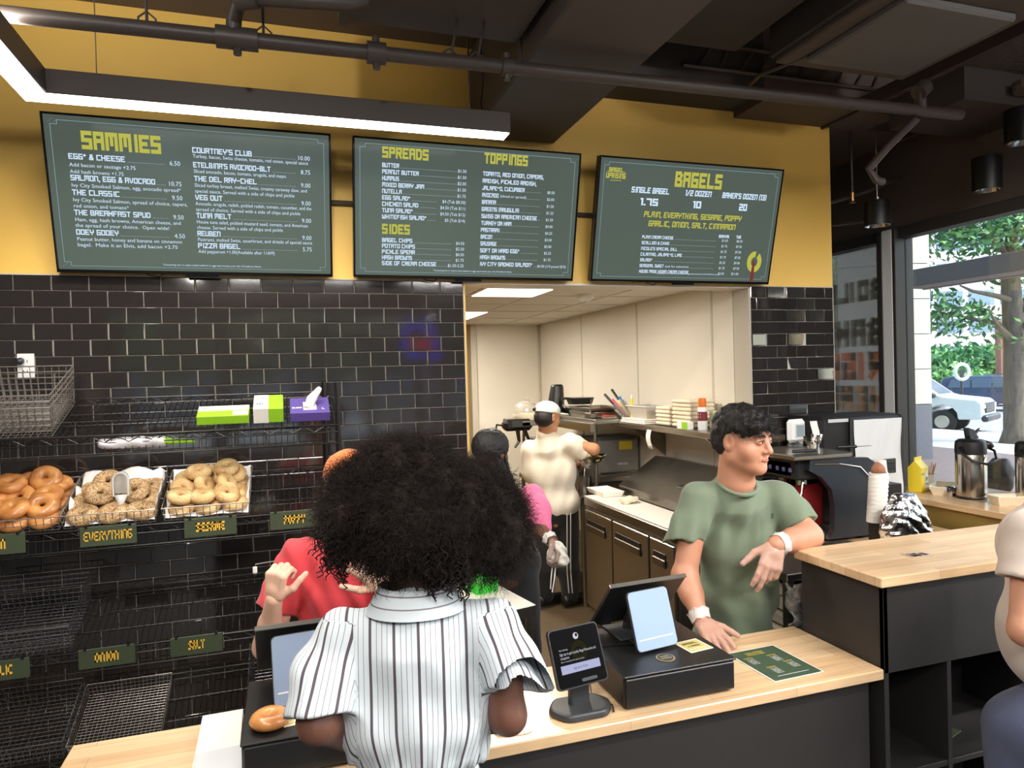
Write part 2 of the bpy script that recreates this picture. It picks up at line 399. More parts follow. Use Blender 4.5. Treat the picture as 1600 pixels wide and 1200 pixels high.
# ---- implicit surfaces for bodies, cloth and hair
BIG = 9.0
class Field:
    def __init__(s, lo, hi, res):
        s.res = res; s.lo = np.array(lo, float); n = np.ceil((np.array(hi)-s.lo)/res).astype(int)+1; s.n = n
        s.ax = [s.lo[i]+res*np.arange(n[i]) for i in range(3)]; s.d = np.full(tuple(n), BIG, np.float32)
    def _sl(s, lo, hi, pad):
        out = []
        for i in range(3):
            a = int(max(0, math.floor((lo[i]-pad-s.lo[i])/s.res))); b = int(min(s.n[i], math.ceil((hi[i]+pad-s.lo[i])/s.res)+1))
            if b <= a: return None
            out.append(slice(a,b))
        return tuple(out)
    def _pts(s, sl):
        return np.meshgrid(s.ax[0][sl[0]], s.ax[1][sl[1]], s.ax[2][sl[2]], indexing='ij', sparse=True)
    def _mix(s, sl, d, k, op):
        o = s.d[sl]; d = d.astype(np.float32)
        if op == 'sub':
            d = -d; h = np.clip(.5-.5*(d-o)/k*-1, 0, 1) if False else None
            if k <= 0: s.d[sl] = np.maximum(o, d); return
            h = np.clip(.5+.5*(d-o)/k, 0, 1); s.d[sl] = o*(1-h)+d*h + k*h*(1-h); return
        if k <= 0: s.d[sl] = np.minimum(o, d); return
        h = np.clip(.5+.5*(o-d)/k, 0, 1); s.d[sl] = o*(1-h)+d*h - k*h*(1-h)
    def ell(s, c, r, k=.02, R=None, op='add'):
        rr = (r,r,r) if not isinstance(r,(tuple,list)) else r; m = max(rr)
        sl = s._sl([c[i]-m for i in range(3)], [c[i]+m for i in range(3)], k+4*s.res)
        if sl is None: return s
        X,Y,Z = s._pts(sl); X = X-c[0]; Y = Y-c[1]; Z = Z-c[2]
        if R is not None:
            A = np.array(R).T
            X,Y,Z = (A[0,0]*X+A[0,1]*Y+A[0,2]*Z, A[1,0]*X+A[1,1]*Y+A[1,2]*Z, A[2,0]*X+A[2,1]*Y+A[2,2]*Z)
        k0 = np.sqrt((X/rr[0])**2+(Y/rr[1])**2+(Z/rr[2])**2); k1 = np.sqrt((X/rr[0]**2)**2+(Y/rr[1]**2)**2+(Z/rr[2]**2)**2)
        s._mix(sl, k0*(k0-1)/np.maximum(k1,1e-6), k, op); return s
    def cap(s, a, b, ra, rb=None, k=.015, op='add'):
        rb = ra if rb is None else rb; a = np.array(a,float); b = np.array(b,float); m = max(ra,rb)
        sl = s._sl(np.minimum(a,b)-m, np.maximum(a,b)+m, k+4*s.res)
        if sl is None: return s
        X,Y,Z = s._pts(sl); ab = b-a; L2 = max(float(ab@ab),1e-9)
        t = np.clip(((X-a[0])*ab[0]+(Y-a[1])*ab[1]+(Z-a[2])*ab[2])/L2, 0, 1)
        d = np.sqrt((X-a[0]-t*ab[0])**2+(Y-a[1]-t*ab[1])**2+(Z-a[2]-t*ab[2])**2) - (ra+(rb-ra)*t)
        s._mix(sl, d, k, op); return s
    def chain(s, pts, rs, k=.015, op='add'):
        for i in range(len(pts)-1): s.cap(pts[i], pts[i+1], rs[i], rs[i+1], k, op)
        return s
    def plane(s, p, n):
        """keep the side against the normal"""
        n = np.array(n,float); n /= np.linalg.norm(n)
        X,Y,Z = s._pts((slice(None),)*3); d = (X-p[0])*n[0]+(Y-p[1])*n[1]+(Z-p[2])*n[2]; s.d = np.maximum(s.d, d.astype(np.float32)); return s
    def sleeve(s, pts, rs, cut, inner=None, k=.03, hollow=.05):
        """cloth tube along pts, squarely cut at the last point, a little hollow at the mouth"""
        T = Field.__new__(Field); T.res = s.res; T.lo = s.lo; T.n = s.n; T.ax = s.ax; T.d = np.full(tuple(s.n), BIG, np.float32)
        e = np.asarray(pts[-1],float); a = np.asarray(pts[-2],float); n = (e-a)/np.linalg.norm(e-a); c = n if cut is None else np.asarray(cut,float)
        T.chain(list(pts)+[e+n*.06], list(rs)+[rs[-1]], .02); T.plane(e, c)
        if inner: T.cap(e-n*hollow, e+n*.08, inner*.9, inner, .004, 'sub')
        s._mix((slice(None),)*3, T.d, k, 'add'); return s
    def plane_near(s, p, n, rad):
        n = np.array(n,float); n /= np.linalg.norm(n)
        X,Y,Z = s._pts((slice(None),)*3); d = (X-p[0])*n[0]+(Y-p[1])*n[1]+(Z-p[2])*n[2]; r = np.sqrt((X-p[0])**2+(Y-p[1])**2+(Z-p[2])**2)
        s.d = np.where(r < rad, np.maximum(s.d, d), s.d).astype(np.float32); return s
    def waves(s, amp, f, seed, n=5, squash=(1,1,1), ridge=False):
        r = np.random.default_rng(seed); X,Y,Z = s._pts((slice(None),)*3); acc = 0
        for i in range(n):
            d = r.normal(size=3)*np.array(squash); d = d/np.linalg.norm(d)*f*(.6+.9*r.random()); ph = r.random()*6.28
            w = np.sin(X*d[0]+Y*d[1]+Z*d[2]+ph+ .8*np.sin(Z*f*.5+X*f*.35+i*1.7))
            acc = acc + ((1-np.abs(w))*1.6-.8 if ridge else w)
        s.d = s.d + (acc*(amp/math.sqrt(n))).astype(np.float32); return s
    def mesh(s):
        d = s.d; ins = d < 0; nx,ny,nz = d.shape
        c = ins[:-1,:-1,:-1].astype(np.int8)
        tot = np.zeros(c.shape, np.int8)
        for i in (0,1):
            for j in (0,1):
                for k in (0,1): tot += ins[i:nx-1+i, j:ny-1+j, k:nz-1+k]
        act = (tot > 0) & (tot < 8); idx = np.argwhere(act); ID = np.full(act.shape, -1, np.int64); ID[act] = np.arange(len(idx))
        I,J,K = idx.T; acc = np.zeros((len(idx),3)); cnt = np.zeros(len(idx))
        corners = [(a,b,e) for a in (0,1) for b in (0,1) for e in (0,1)]
        V = {q: d[I+q[0],J+q[1],K+q[2]].astype(float) for q in corners}
        for q in corners:
            for axn in range(3):
                if q[axn] == 0:
                    w = list(q); w[axn] = 1; w = tuple(w); a,b = V[q],V[w]; cr = (a < 0) != (b < 0)
                    t = np.where(cr, a/np.where(a-b == 0, 1, a-b), 0); p = np.tile(np.array(q,float),(len(idx),1)); p[:,axn] = t
                    acc += p*cr[:,None]; cnt += cr
        v = (idx + acc/np.maximum(cnt,1)[:,None])*s.res + s.lo
        F = []
        for axn in range(3):
            sa = [slice(None)]*3; sb = [slice(None)]*3; sa[axn] = slice(0,-1); sb[axn] = slice(1,None)
            A = ins[tuple(sa)]; Bq = ins[tuple(sb)]; ch = A != Bq
            e = np.argwhere(ch); o1,o2 = [(1,2),(2,0),(0,1)][axn]
            ok = (e[:,o1] > 0) & (e[:,o2] > 0) & (e[:,o1] < d.shape[o1]-1) & (e[:,o2] < d.shape[o2]-1); e = e[ok]
            if len(e) == 0: continue
            def cell(da, db):
                x = e.copy(); x[:,o1] -= da; x[:,o2] -= db; return ID[x[:,0],x[:,1],x[:,2]]
            q = np.stack([cell(1,1),cell(0,1),cell(0,0),cell(1,0)],1); fl = A[e[:,0],e[:,1],e[:,2]]
            q[~fl] = q[~fl][:,::-1]; F.append(q)
        F = np.concatenate(F); F = F[(F >= 0).all(1)]
        return v, F
def merge(meshes):
    V = []; F = []; o = 0
    for v,f in meshes: V.append(v); F.append(f+o); o += len(v)
    return np.concatenate(V), np.concatenate(F)
def relax(v, f, it=1, lam=.5):
    for _ in range(it):
        acc = np.zeros_like(v); cnt = np.zeros(len(v))
        for a,b in ((0,1),(1,2),(2,3),(3,0)):
            np.add.at(acc, f[:,a], v[f[:,b]]); np.add.at(acc, f[:,b], v[f[:,a]]); np.add.at(cnt, f[:,a], 1); np.add.at(cnt, f[:,b], 1)
        v = v*(1-lam) + lam*acc/np.maximum(cnt,1)[:,None]
    return v
def bounds(pts, pad):
    p = np.array(pts, float); return p.min(0)-pad, p.max(0)+pad
def strands(roots, dirs, length, rad, turns=2.5, hr=.004, seg=9, droop=.3, sd=1, sides=3, jitter=.35, taper=True):
    """many small curled hairs as one set of triangular tubes"""
    r = np.random.default_rng(sd); N = len(roots); t = np.linspace(0,1,seg)
    d = dirs + r.normal(size=(N,3))*jitter; d /= np.linalg.norm(d,axis=1)[:,None]
    a = np.tile(np.array([0.,0.,1.]),(N,1)); a[np.abs(d[:,2]) > .9] = (1,0,0)
    u = np.cross(d,a); u /= np.linalg.norm(u,axis=1)[:,None]; w = np.cross(d,u)
    L = length*(.6+.7*r.random(N)); ph = r.random(N)*6.28; tn = turns*(.7+.6*r.random(N)); sg = np.where(r.random(N) < .5, 1, -1)
    ang = ph[:,None]+sg[:,None]*tn[:,None]*2*PI*t[None]
    P = roots[:,None]+d[:,None]*(L[:,None]*t[None])[...,None] + (u[:,None]*np.cos(ang)[...,None]+w[:,None]*np.sin(ang)[...,None])*(hr*np.minimum(1,t*3)[None,:,None])
    P[...,2] -= droop*(L[:,None]*t[None]**2)
    T = np.gradient(P,axis=1); T /= np.linalg.norm(T,axis=2)[...,None]+1e-9
    u2 = np.cross(T, np.array([.3,.5,.8])); u2 /= np.linalg.norm(u2,axis=2)[...,None]+1e-9; w2 = np.cross(T,u2)
    R_ = rad*((1-.75*t) if taper else np.ones_like(t))
    V = []
    for k in range(sides):
        an = 2*PI*k/sides; V.append(P+(u2*math.cos(an)+w2*math.sin(an))*R_[None,:,None])
    V = np.stack(V,2).reshape(-1,3); base = (np.arange(N)*seg*sides)[:,None,None]; i = (np.arange(seg-1)*sides)[None,:,None]; k = np.arange(sides)[None,None,:]; k2 = (k+1)%sides
    F = np.stack([base+i+k, base+i+k2, base+i+sides+k2, base+i+sides+k],-1).reshape(-1,4)
    return V, F
def normals(v, f):
    n = np.cross(v[f[:,2]]-v[f[:,0]], v[f[:,3]]-v[f[:,1]]); acc = np.zeros_like(v)
    for k in range(4): np.add.at(acc, f[:,k], n)
    return acc/(np.linalg.norm(acc,axis=1)[:,None]+1e-12)

# ---------------------------------------------------------------- small print, converted once
D1L = [('EGG* & CHEESE','6.50',.26,[('Add bacon or sausage +2.75',.31),('Add hash browns +1.75',.352)]),
 ('SALMON, EGG & AVOCADO','10.75',.392,[('Ivy City Smoked Salmon, egg, avocado spread*',.437)]),
 ('THE CLASSIC','9.50',.483,[('Ivy City Smoked Salmon, spread of choice, capers,',.528),('red onion, and tomato*',.566)]),
 ('THE BREAKFAST SPUD','9.50',.61,[('Ham, egg, hash browns, American cheese, and',.653),('the spread of your choice.  Open wide!',.69)]),
 ('OOEY GOOEY','4.50',.735,[('Peanut butter, honey and banana on cinnamon',.778),('bagel.  Make it an Elvis, add bacon +2.75',.815)])]
D1R = [("COURTNEY'S CLUB",'10.00',.172,[('Turkey, bacon, Swiss cheese, tomato, red onion, special sauce',.208)]),
 ("ETELBINA'S AVOCADO-BLT",'8.75',.266,[('Sliced avocado, bacon, tomato, arugula, and mayo.',.305)]),
 ('THE DEL RAY-CHEL','9.00',.355,[('Sliced turkey breast, melted Swiss, creamy caraway slaw, and',.396),('special sauce. Served with a side of chips and pickle',.434)]),
 ('VEG OUT','9.00',.478,[('Avocado, arugula, radish, pickled radish, tomato, cucumber, and the',.517),('spread of choice. Served with a side of chips and pickle',.555)]),
 ('TUNA MELT','9.00',.598,[('House tuna salad, pickled mustard seed, tomato, and American',.638),('cheese. Served with a side of chips and pickle',.675)]),
 ('REUBEN','9.00',.718,[('Pastrami, melted Swiss, sauerkraut, and drizzle of special sauce',.757)]),
 ('PIZZA BAGEL','5.75',.80,[('Add pepperoni +1.00(Available after 11AM)',.838)])]
D2A = [('BUTTER','$1.50'),('PEANUT BUTTER','$1.50'),('HUMMUS','$2.00'),('MIXED BERRY JAM','$1.50'),('NUTELLA','$1.75'),('EGG SALAD*','$4 (Tub $8.50)'),('CHICKEN SALAD','$4.50 (Tub $11)'),('TUNA SALAD*','$4.50 (Tub $12)'),('WHITEFISH SALAD*','$5 (Tub $14)')]
D2B = [('BAGEL CHIPS','$4.50'),('POTATO CHIPS','$2.50'),('PICKLE SPEAR','$0.50'),('HASH BROWNS','$1.75'),('SIDE OF CREAM CHEESE','$1.50-2.25')]
D2C = [('TOMATO, RED ONION, CAPERS,',''),('RADISH, PICKLED RADISH,',''),('JALAPE~O, CUCUMBER','$0.50'),('AVOCADO','$2.00'),('BANANA','$1.50'),('GREENS (ARUGULA)','$1.25'),('SWISS OR AMERICAN CHEESE','$1.50'),('TURKEY OR HAM','$4.00'),('PASTRAMI','$4.25'),('BACON','$3.00'),('SAUSAGE','$3.00'),('SOFT OR HARD EGG*','$2.25'),('HASH BROWNS','$1.75'),('IVY CITY SMOKED SALMON*','$4.50 (1/4 pound $15)')]
D3T = [('PLAIN CREAM CHEESE','$1.50','$6.50'),('SCALLION & CHIVE','$1.75','$7.50'),("NICOLE'S SPECIAL DILL",'$1.75','$7.50'),('CILANTRO, JALAPE~O, LIME','$1.75','$7.50'),('SALMON*','$2.25','$9.00'),('SEASONAL SWEET','$1.75','$7.50'),('HOUSE MADE VEGAN CREAM CHEESE','$3.50','$11.00')]
FOOT = '*Consuming raw or undercooked seafood or eggs may increase your risk of foodborne illness.'
sm = {FOOT, '(sliced or spread)', '(ask for selection)', 'Start earning', 'Sign up to get Loyalty Bagel Rewards and', 'coupons', 'Earn 1 reward for $1 spent on items', 'Sign up in 10 sec'}
for Q in (D1L, D1R):
    for a,b,c,d in Q: sm |= {b} | {q[0] for q in d}
sm |= {q[1] for q in D2A+D2B+D2C if q[1]} | {q[1] for q in D3T} | {q[2] for q in D3T}
small_text_prepare(sorted(sm))

# ---------------------------------------------------------------- the setting
ZT = 2.40            # top of the tiled band
XL, XR, XE = 2.066, 3.950, 4.612
def slab(name, x0,x1,y0,y1,z0,z1, m, c=0.0, label=None): return struct(G().box(x0,x1,y0,y1,z0,z1,c).build(name, m), label)
slab('floor', -1.6, 5.45, -9.0, 0.0, -.1, 0, M_floor2, label='grey shop floor in front of the counter')
kfl = slab('floor_kitchen', -1.6, 5.45, 0.0, 7.2, -.1, 0, M_floor, label='brown speckled kitchen floor')
slab('floor_service_aisle', -1.6, 5.45, -1.62, -.0, 0.0, .004, M_floor, label='brown speckled floor behind the counter')
# wall carrying the menu boards: yellow paint above, black tile below, opening to the kitchen
wb_ = G(); wb_.box(-1.6, XL, .010, .16, 0, ZT); wb_.box(XR, XE, .010, .16, 0, ZT); wb_.box(-1.6, XE, .0, .16, ZT, 3.71)
wall_back = struct(wb_.build('wall_back', M_yellow), 'yellow painted wall above the black tiles')
gr = G(); gr.box(-1.6, XL-.004, .003, .010, 0, ZT); gr.box(XR+.004, XE-.003, .003, .010, 0, ZT); gr.build('grout', M_grout, wall_back)
jt = G(); jt.box(XL-.004, XL, -.004, .16, 0, ZT); jt.box(XR, XR+.006, -.004, .16, 0, ZT); jt.box(XE-.004, XE, -.004, .012, 0, ZT)
jt.box(-1.6, XL, -.006, .0, ZT-.003, ZT+.003); jt.box(XR, XE, -.006, .0, ZT-.003, ZT+.003)
jt.build('tile_edge_strip', M_frpjoint, wall_back)
# tiles, one object each (every one a little out of true)
def tile_mesh(w, h):
    g = G(); c = .0035; x,z = w/2, h/2
    vs = [(-x,0,-z),(x,0,-z),(x,0,z),(-x,0,z)] + [(-x,-.006,-z),(x,-.006,-z),(x,-.006,z),(-x,-.006,z)] + [(-x+c,-.0085,-z+c),(x-c,-.0085,-z+c),(x-c,-.0085,z-c),(-x+c,-.0085,z-c)]
    fs = []
    for a in (0,4): fs += [(a+i, a+(i+1)%4, a+4+(i+1)%4, a+4+i) for i in range(4)]
    fs.append((8,9,10,11)); g.add(vs, fs)
    me = bpy.data.meshes.new('tile'); me.from_pydata(g.v, [], g.f); me.materials.append(M_tile); me.update(); return me
TM = {}
def tmesh(w,h):
    k = (round(w,3), round(h,3))
    if k not in TM: TM[k] = tile_mesh(w,h)
    return TM[k]
PX, PZ = .1545, .0777
tiles = []
def lay(x0, x1, uoff, zbot):
    r = 0; zt = ZT-.003
    first = True
    z_line = 2.404 - PZ       # grout line under the cut top course
    z_hi = zt
    k = 0
    while z_hi > zbot+.01:
        z_lo = z_line - k*PZ; lo = max(z_lo+.0015, zbot); hi = z_hi
        ph = 0.0 if k % 2 == 1 else .5
        j = math.floor((x0/PX)-uoff-ph)
        while (j+uoff+ph)*PX < x1:
            a = max((j+uoff+ph)*PX+.0015, x0); b = min((j+1+uoff+ph)*PX-.0015, x1)
            if b-a > .012 and hi-lo > .012: tiles.append((a,b,lo,hi))
            j += 1
        z_hi = z_lo-.0015; k += 1
lay(-.62, XL-.005, 0.0, .0); nl = len(tiles)
lay(XR+.007, XE-.005, 25.884-26, .75)
camp = Vector((1.125,-3.755,1.87))
def seen(t):
    a,b,lo,hi = t; x=(a+b)/2; z=(lo+hi)/2; d = Vector((x,0,z))-camp
    sc = (b-a)*(hi-lo)*abs(d.y)/d.length**3
    if x < -.12: sc *= .02
    if z < .9 and x < 1.35: sc *= .3
    if z < 1.25 and x > 1.05: sc *= .01
    if x > XR and z < 1.3: sc *= .05
    return sc
left_t = sorted(tiles, key=seen, reverse=True); big = left_t[:298]; rest = left_t[298:]
for (a,b,lo,hi) in big:
    rgt = a > XR
    o = link('tile', tmesh(b-a, hi-lo), wall_back); o.location = ((a+b)/2, .0045, (lo+hi)/2)
    s_ = .050 if rgt else .004
    o.rotation_euler = (random.gauss(0,s_*.7), 0, random.gauss(0,s_))
g = G()
for (a,b,lo,hi) in rest: g.box(a,b,-.004,.006,lo,hi,.002)
o = g.build('tile_field', M_tile, wall_back); o['kind'] = 'stuff'; o['label'] = 'further black tiles low down and behind things'
# other walls of the shop
wl = slab('wall_left', -1.7, -1.6, -9.0, 7.2, 0, 4.1, M_wall_dk)
slab('ceiling', -1.7, 6.0, -9.0, 7.2, 4.1, 4.2, M_ceil, label='high black painted ceiling')
slab('wall_side_passage', 4.05, 5.4, 3.0, 3.1, 0, 4.1, M_wall_dk)
slab('wall_side_passage_left', 4.05, 4.10, .16, 3.0, 0, 4.1, M_wall_dk)
# front wall behind the camera, with windows that show up as reflections
fw = G(); fw.box(-1.6,5.45,-9.1,-9.0,0,.75); fw.box(-1.6,5.45,-9.1,-9.0,3.05,4.1)
for x in (-1.6, .05, 1.7, 3.4, 5.2): fw.box(x, x+.14, -9.1,-9.0,.75,3.05)
struct(fw.build('wall_front', M_wall_dk))
for i,(a,b) in enumerate(((-1.46,.05),(.19,1.7),(1.84,3.4),(3.54,5.2))): struct(G().box(a,b,-9.06,-9.05,.75,3.05).build('window_%d'%(i+3), M_glass))
# ---- kitchen shell
kw = struct(G().box(XR, XR+.10, .16, 3.96, 0, 2.46).build('wall_kitchen_right', M_frp), 'cream panelled kitchen wall on the right')
xs = [.162,.41,1.50,2.67,3.895]
for a,b in zip(xs[:-1],xs[1:]): G().box(XR-.006, XR, a+.008, b-.008, .1, 2.452, .002).build('wall_panel', M_frp, kw)
g = G()
for y in xs[1:-1]: g.box(XR-.010, XR, y-.012, y+.012, .1, 2.452, .003)
g.build('joint_strip', M_frpjoint, kw)
kb = struct(G().box(3.16, XR, 3.90, 4.0, 0, 2.46).build('wall_kitchen_back', M_frp), 'cream kitchen end wall')
G().box(3.165, XR-.02, 3.893, 3.90, .1, 2.452, .002).build('wall_panel', M_frp, kb)
G().box(XR-.03, XR-.008, 3.87, 3.893, .1, 2.452, .004).build('corner_strip', M_frpjoint, kb)
ce = struct(G().box(3.10,3.17,3.86,4.02,0,2.46,.006).build('trim_1', M_frpjoint), 'pale corner trim at the end of the kitchen wall')
cor = struct(G().box(3.10,3.16,4.02,5.7,0,2.46).build('wall_passage_right', M_yellow), 'yellow passage wall glimpsed beside the kitchen end wall')
slab('wall_passage_end', -1.6, 4.0, 5.62, 5.72, 0, 2.46, M_yellow, label='yellow wall at the end of the kitchen passage')
d1 = struct(G().box(3.07,3.10,4.22,5.1,0,2.06,.004).build('door_1', M_yellow2), 'mustard yellow door in the passage')
fr = G(); fr.box(3.06,3.10,4.14,4.22,0,2.13,.005); fr.box(3.06,3.10,5.1,5.18,0,2.13,.005); fr.box(3.06,3.10,4.22,5.1,2.06,2.13,.005); fr.build('door_frame', M_yellow, d1)
slab('wall_kitchen_left', -1.6, -1.5, .16, 5.6, 0, 2.46, M_frp)
jm = slab('trim_2', XR-.008, XR, .0, .16, 0, 2.40, M_frpjoint, label='pale jamb lining the kitchen opening')
yj = slab('trim_3', XL, XL+.012, .012, .16, 0, 2.40, M_yellow, label='yellow painted jamb on the left of the opening')
slab('trim_4', XL, XR, .0, .16, 2.388, 2.40, M_frp, label='cream soffit under the opening')
# kitchen ceiling of lay-in tiles
kc = struct(G().box(-1.5, XR, .16, 5.62, 2.478, 2.5).build('ceiling_kitchen', M_ctile), 'white suspended ceiling of the kitchen')
gx = [2.385-.61*3, 2.385-.61*2, 2.385-.61, 2.385, 2.865, 3.475, 3.95]
gx = [.555,1.165,1.775,2.385,2.865,3.475,3.945]; gy = [.17,.64,1.08,1.69,2.27,3.03,3.64,4.25,4.86,5.47]
for i in range(len(gx)-1):
    for j in range(len(gy)-1):
        lit = (i == 3 and j in (1,4))
        if lit: continue
        o = G().box(gx[i]+.012, gx[i+1]-.012, gy[j]+.012, gy[j+1]-.012, 2.456+random.uniform(0,.002), 2.476, .003).build('ceiling_tile', M_ctile, kc)
g = G()
for x in gx: g.box(x-.011,x+.011,.165,5.6,2.452,2.478)
for y in gy: g.box(.5,3.945,y-.011,y+.011,2.451,2.478)
g.build('ceiling_grid', M_grid, kc)
for n_,(y0,y1,lb) in enumerate(((.64,1.08,'square flush light panel in the kitchen ceiling, nearest the opening'),(2.27,3.03,'square flush light panel deeper in the kitchen ceiling'))):
    t = thing('ceiling_light', lb, 'light', (2.625,(y0+y1)/2,2.45))
    G().box(2.385,2.865,y0,y1,2.448,2.47,.004).build('frame', M_white, t)
    G().box(2.395,2.855,y0+.01,y1-.01,2.444,2.449).build('diffuser', M_ktl, t)
t = thing('smoke_detector', 'round white smoke detector on the kitchen ceiling', 'detector', (3.24,.967,2.45))
G().lathe([(.0,-.05),(.03,-.05),(.05,-.035),(.062,-.02),(.07,0),(.07,.008)],20,(3.24,.967,2.455)).build('housing', M_white, t, smooth='auto')
G().lathe([(.0,-.058),(.016,-.056),(.02,-.048)],12,(3.24,.967,2.455)).build('sensor', M_card, t)
# ---- shop window wall on the right (plane x = 5.4)
XF = 5.40
jf = G(); jf.box(XF-.02, XF+.12, -9.0, 7.2, 2.86, 4.1); jf.box(XF, XF+.12, -9.0, 7.2, 0, .35)
struct(jf.build('wall_window_side', M_ceil2), 'dark header above the street windows')
def mull(y0, y1, nm, m=M_frame, x0=-.07): return struct(G().box(XF+x0, XF+.10, y0, y1, .35, 2.86, .004).build(nm, m))
mull(.165,.195,'window_frame_1'); mull(.195,.285,'window_frame_2', M_frame_sunlit, -.07)
mull(.285,.335,'window_frame_3'); mull(1.02,1.10,'window_frame_4'); mull(-1.65,-1.55,'window_frame_5'); mull(-3.6,-3.5,'window_frame_6'); mull(-5.6,-5.5,'window_frame_7'); mull(-9,-8.9,'window_frame_8'); mull(3.0,7.2,'window_frame_9')
struct(G().box(XF-.04,XF+.08,-9,3.0,2.79,2.87,.004).build('window_frame_10', M_frame)); struct(G().box(XF-.05,XF+.08,-9,3.0,.33,.42,.004).build('window_frame_11', M_frame))
w2 = struct(G().box(XF+.02,XF+.03,.335,1.02,.42,2.79).build('window_2', M_glass2), 'filmed window pane with mirrored lettering')
struct(G().box(XF+.02,XF+.03,1.10,3.0,.42,2.79).build('window_1', M_glass))
for i,(a,b) in enumerate(((-1.55,.165),(-3.5,-1.65),(-5.5,-3.6),(-8.9,-5.6))): struct(G().box(XF+.02,XF+.03,a,b,.42,2.79).build('window_%d'%(i+7), M_glass))
def vinyl(name, c):
    m = bpy.data.materials.new(name); m.use_nodes = True; n = m.node_tree; n.nodes.clear(); o = n.nodes.new('ShaderNodeOutputMaterial'); a = n.nodes.new('ShaderNodeBsdfTranslucent'); b = n.nodes.new('ShaderNodeBsdfDiffuse'); x = n.nodes.new('ShaderNodeMixShader'); x.inputs[0].default_value = .35
    a.inputs[0].default_value = lin(c); b.inputs[0].default_value = lin(c); n.links.new(a.outputs[0], x.inputs[1]); n.links.new(b.outputs[0], x.inputs[2]); n.links.new(x.outputs[0], o.inputs[0]); return m
# vinyl lettering reads from the street, so it is mirrored from inside
M_vt1 = vinyl('vinyl_grey_green', (116,120,100)); M_vt2 = vinyl('vinyl_faded_orange', (226,120,70)); M_vt3 = vinyl('vinyl_tan', (204,150,92))
for k,(txt,zc,h,m_) in enumerate((('BOILED',2.455,.155,M_vt1),('BAKED',2.125,.20,M_vt1),('RIGHT',1.86,.205,M_vt2),('HERE',1.605,.185,M_vt3))):
    p = Print(lambda u,v,l: (XF+.034, u, v)); q, w_ = block_text(txt, h, .30)
    kx = .80
    p.block(txt, .385, zc-h/2, h, .32, width=w_*.92)
    p.g.build('window_lettering', m_, w2, label=('grey green window vinyl reading '+txt+' in reverse') if k < 2 else ('faded orange window vinyl reading '+txt+' in reverse'))
# ---- dark ceiling pieces
slab('beam_1', -1.6, 2.62, -.34, 0, 3.70, 4.1, M_ceil2, label='dark brown soffit above the yellow wall, left half')
slab('beam_2', 2.62, 3.862, -.30, 0, 3.505, 4.1, M_ceil, label='dark soffit above the yellow wall, right half')
slab('beam_3', 3.862, 4.9, -.30, .0, 3.465, 4.1, M_ceil2, label='dark soffit over the right end of the yellow wall')
slab('beam_4', 4.612, XF, 0, 3.6, 3.48, 4.1, M_ceil2)
g = G(); g.box(4.7,XF,-.9,-.4,3.32,3.5); struct(g.build('beam_5', M_ceil))

# ---------------------------------------------------------------- ducts, pipes, lights
t = thing('air_duct', 'dark rectangular duct running out from the yellow wall towards the room', 'duct', (2.37,-1.5,3.2))
g = G(); g.box(2.126,2.625,-6.5,-.02,3.20,3.66,.01); g.build('duct_body', M_duct, t)
for y in (-.9,-2.1,-3.3): G().box(2.115,2.64,y-.02,y+.02,3.185,3.675,.004).build('joint_flange', M_duct, t)
F_ = Field((2.08,-.42,3.20),(2.42,-.01,3.70),.012); F_.cap((2.28,-.01,3.5),(2.28,-.36,3.5),.13,.15).cap((2.18,-.02,3.34),(2.30,-.34,3.56),.07,.09,.04).waves(.014,22,3); v,f = F_.mesh(); rawmesh('duct_wrap', v, f, M_insul, t, label='grey wrapped end of the duct at the wall')
t = thing('air_duct', 'wide flat dark duct across the ceiling above the first two menu boards', 'duct', (1.8,-1.3,3.3))
g = G(); g.box(1.36,2.105,-2.2,-.93,3.29,3.62,.012); g.build('duct_body', M_duct, t)
g = G(); g.box(1.35,1.39,-2.21,-.92,3.28,3.63,.003); g.build('joint_flange', M_duct, t)
t = thing('air_duct', 'large dark duct hanging over the right of the room', 'duct', (3.4,-1.6,3.4))
G().box(2.95,3.45,-6.5,-.6,3.56,3.95,.012).build('duct_body', M_ceil, t)
# ceiling cassette panel
t = thing('ceiling_air_unit', 'dark square ceiling air unit with a flat panel, upper right', 'air unit', (3.98,-1.18,3.4))
g = G(); g.box(3.54,4.42,-1.62,-.75,3.47,3.80,.01); g.build('casing', M_ceil, t)
g = G(); g.box(3.56,4.40,-1.60,-.77,3.44,3.475,.008); g.build('grille_frame', M_ceil2, t)
G().box(3.66,4.30,-1.48,-.88,3.405,3.445,.01).build('flat_panel', mat('panel_dark_grey', (112,110,110), .55), t)
g = G(); g.tube([(3.66,-.9,3.44),(3.6,-.6,3.46),(3.7,-.35,3.5)],.012,6); g.build('conduit', M_pipe, t)
# wire mesh tray
t = thing('wire_mesh_tray', 'black wire mesh cable tray high up near the windows', 'cable tray', (4.9,-1.0,3.4))
g = G()
for i in range(26): x = 4.55+.028*i; g.box(x,x+.004,-1.9,.1,3.50,3.504)
for i in range(70): y = -1.9+.028*i; g.box(4.55,5.28,y,y+.004,3.504,3.508)
g.build('mesh_panel', M_ceil2, t)
g = G(); g.box(4.54,4.56,-1.9,.1,3.45,3.53); g.box(5.27,5.29,-1.9,.1,3.45,3.53); g.build('side_rail', M_pipe, t)
# strut row seen beyond the unit
t = thing('roof_truss', 'thin black zigzag truss above the pipe, beyond the air unit', 'truss', (4.3,-.35,3.5))
g = G(); g.cyl((3.3,-.32,3.60),(5.3,-.32,3.60),.012,6); g.cyl((3.3,-.32,3.74),(5.3,-.32,3.74),.012,6)
for i in range(13): x = 3.4+.14*i; g.cyl((x,-.32,3.60),(x+(.07 if i%2 else .1),-.32,3.74),.007,5)
g.build('truss_web', M_duct, t)
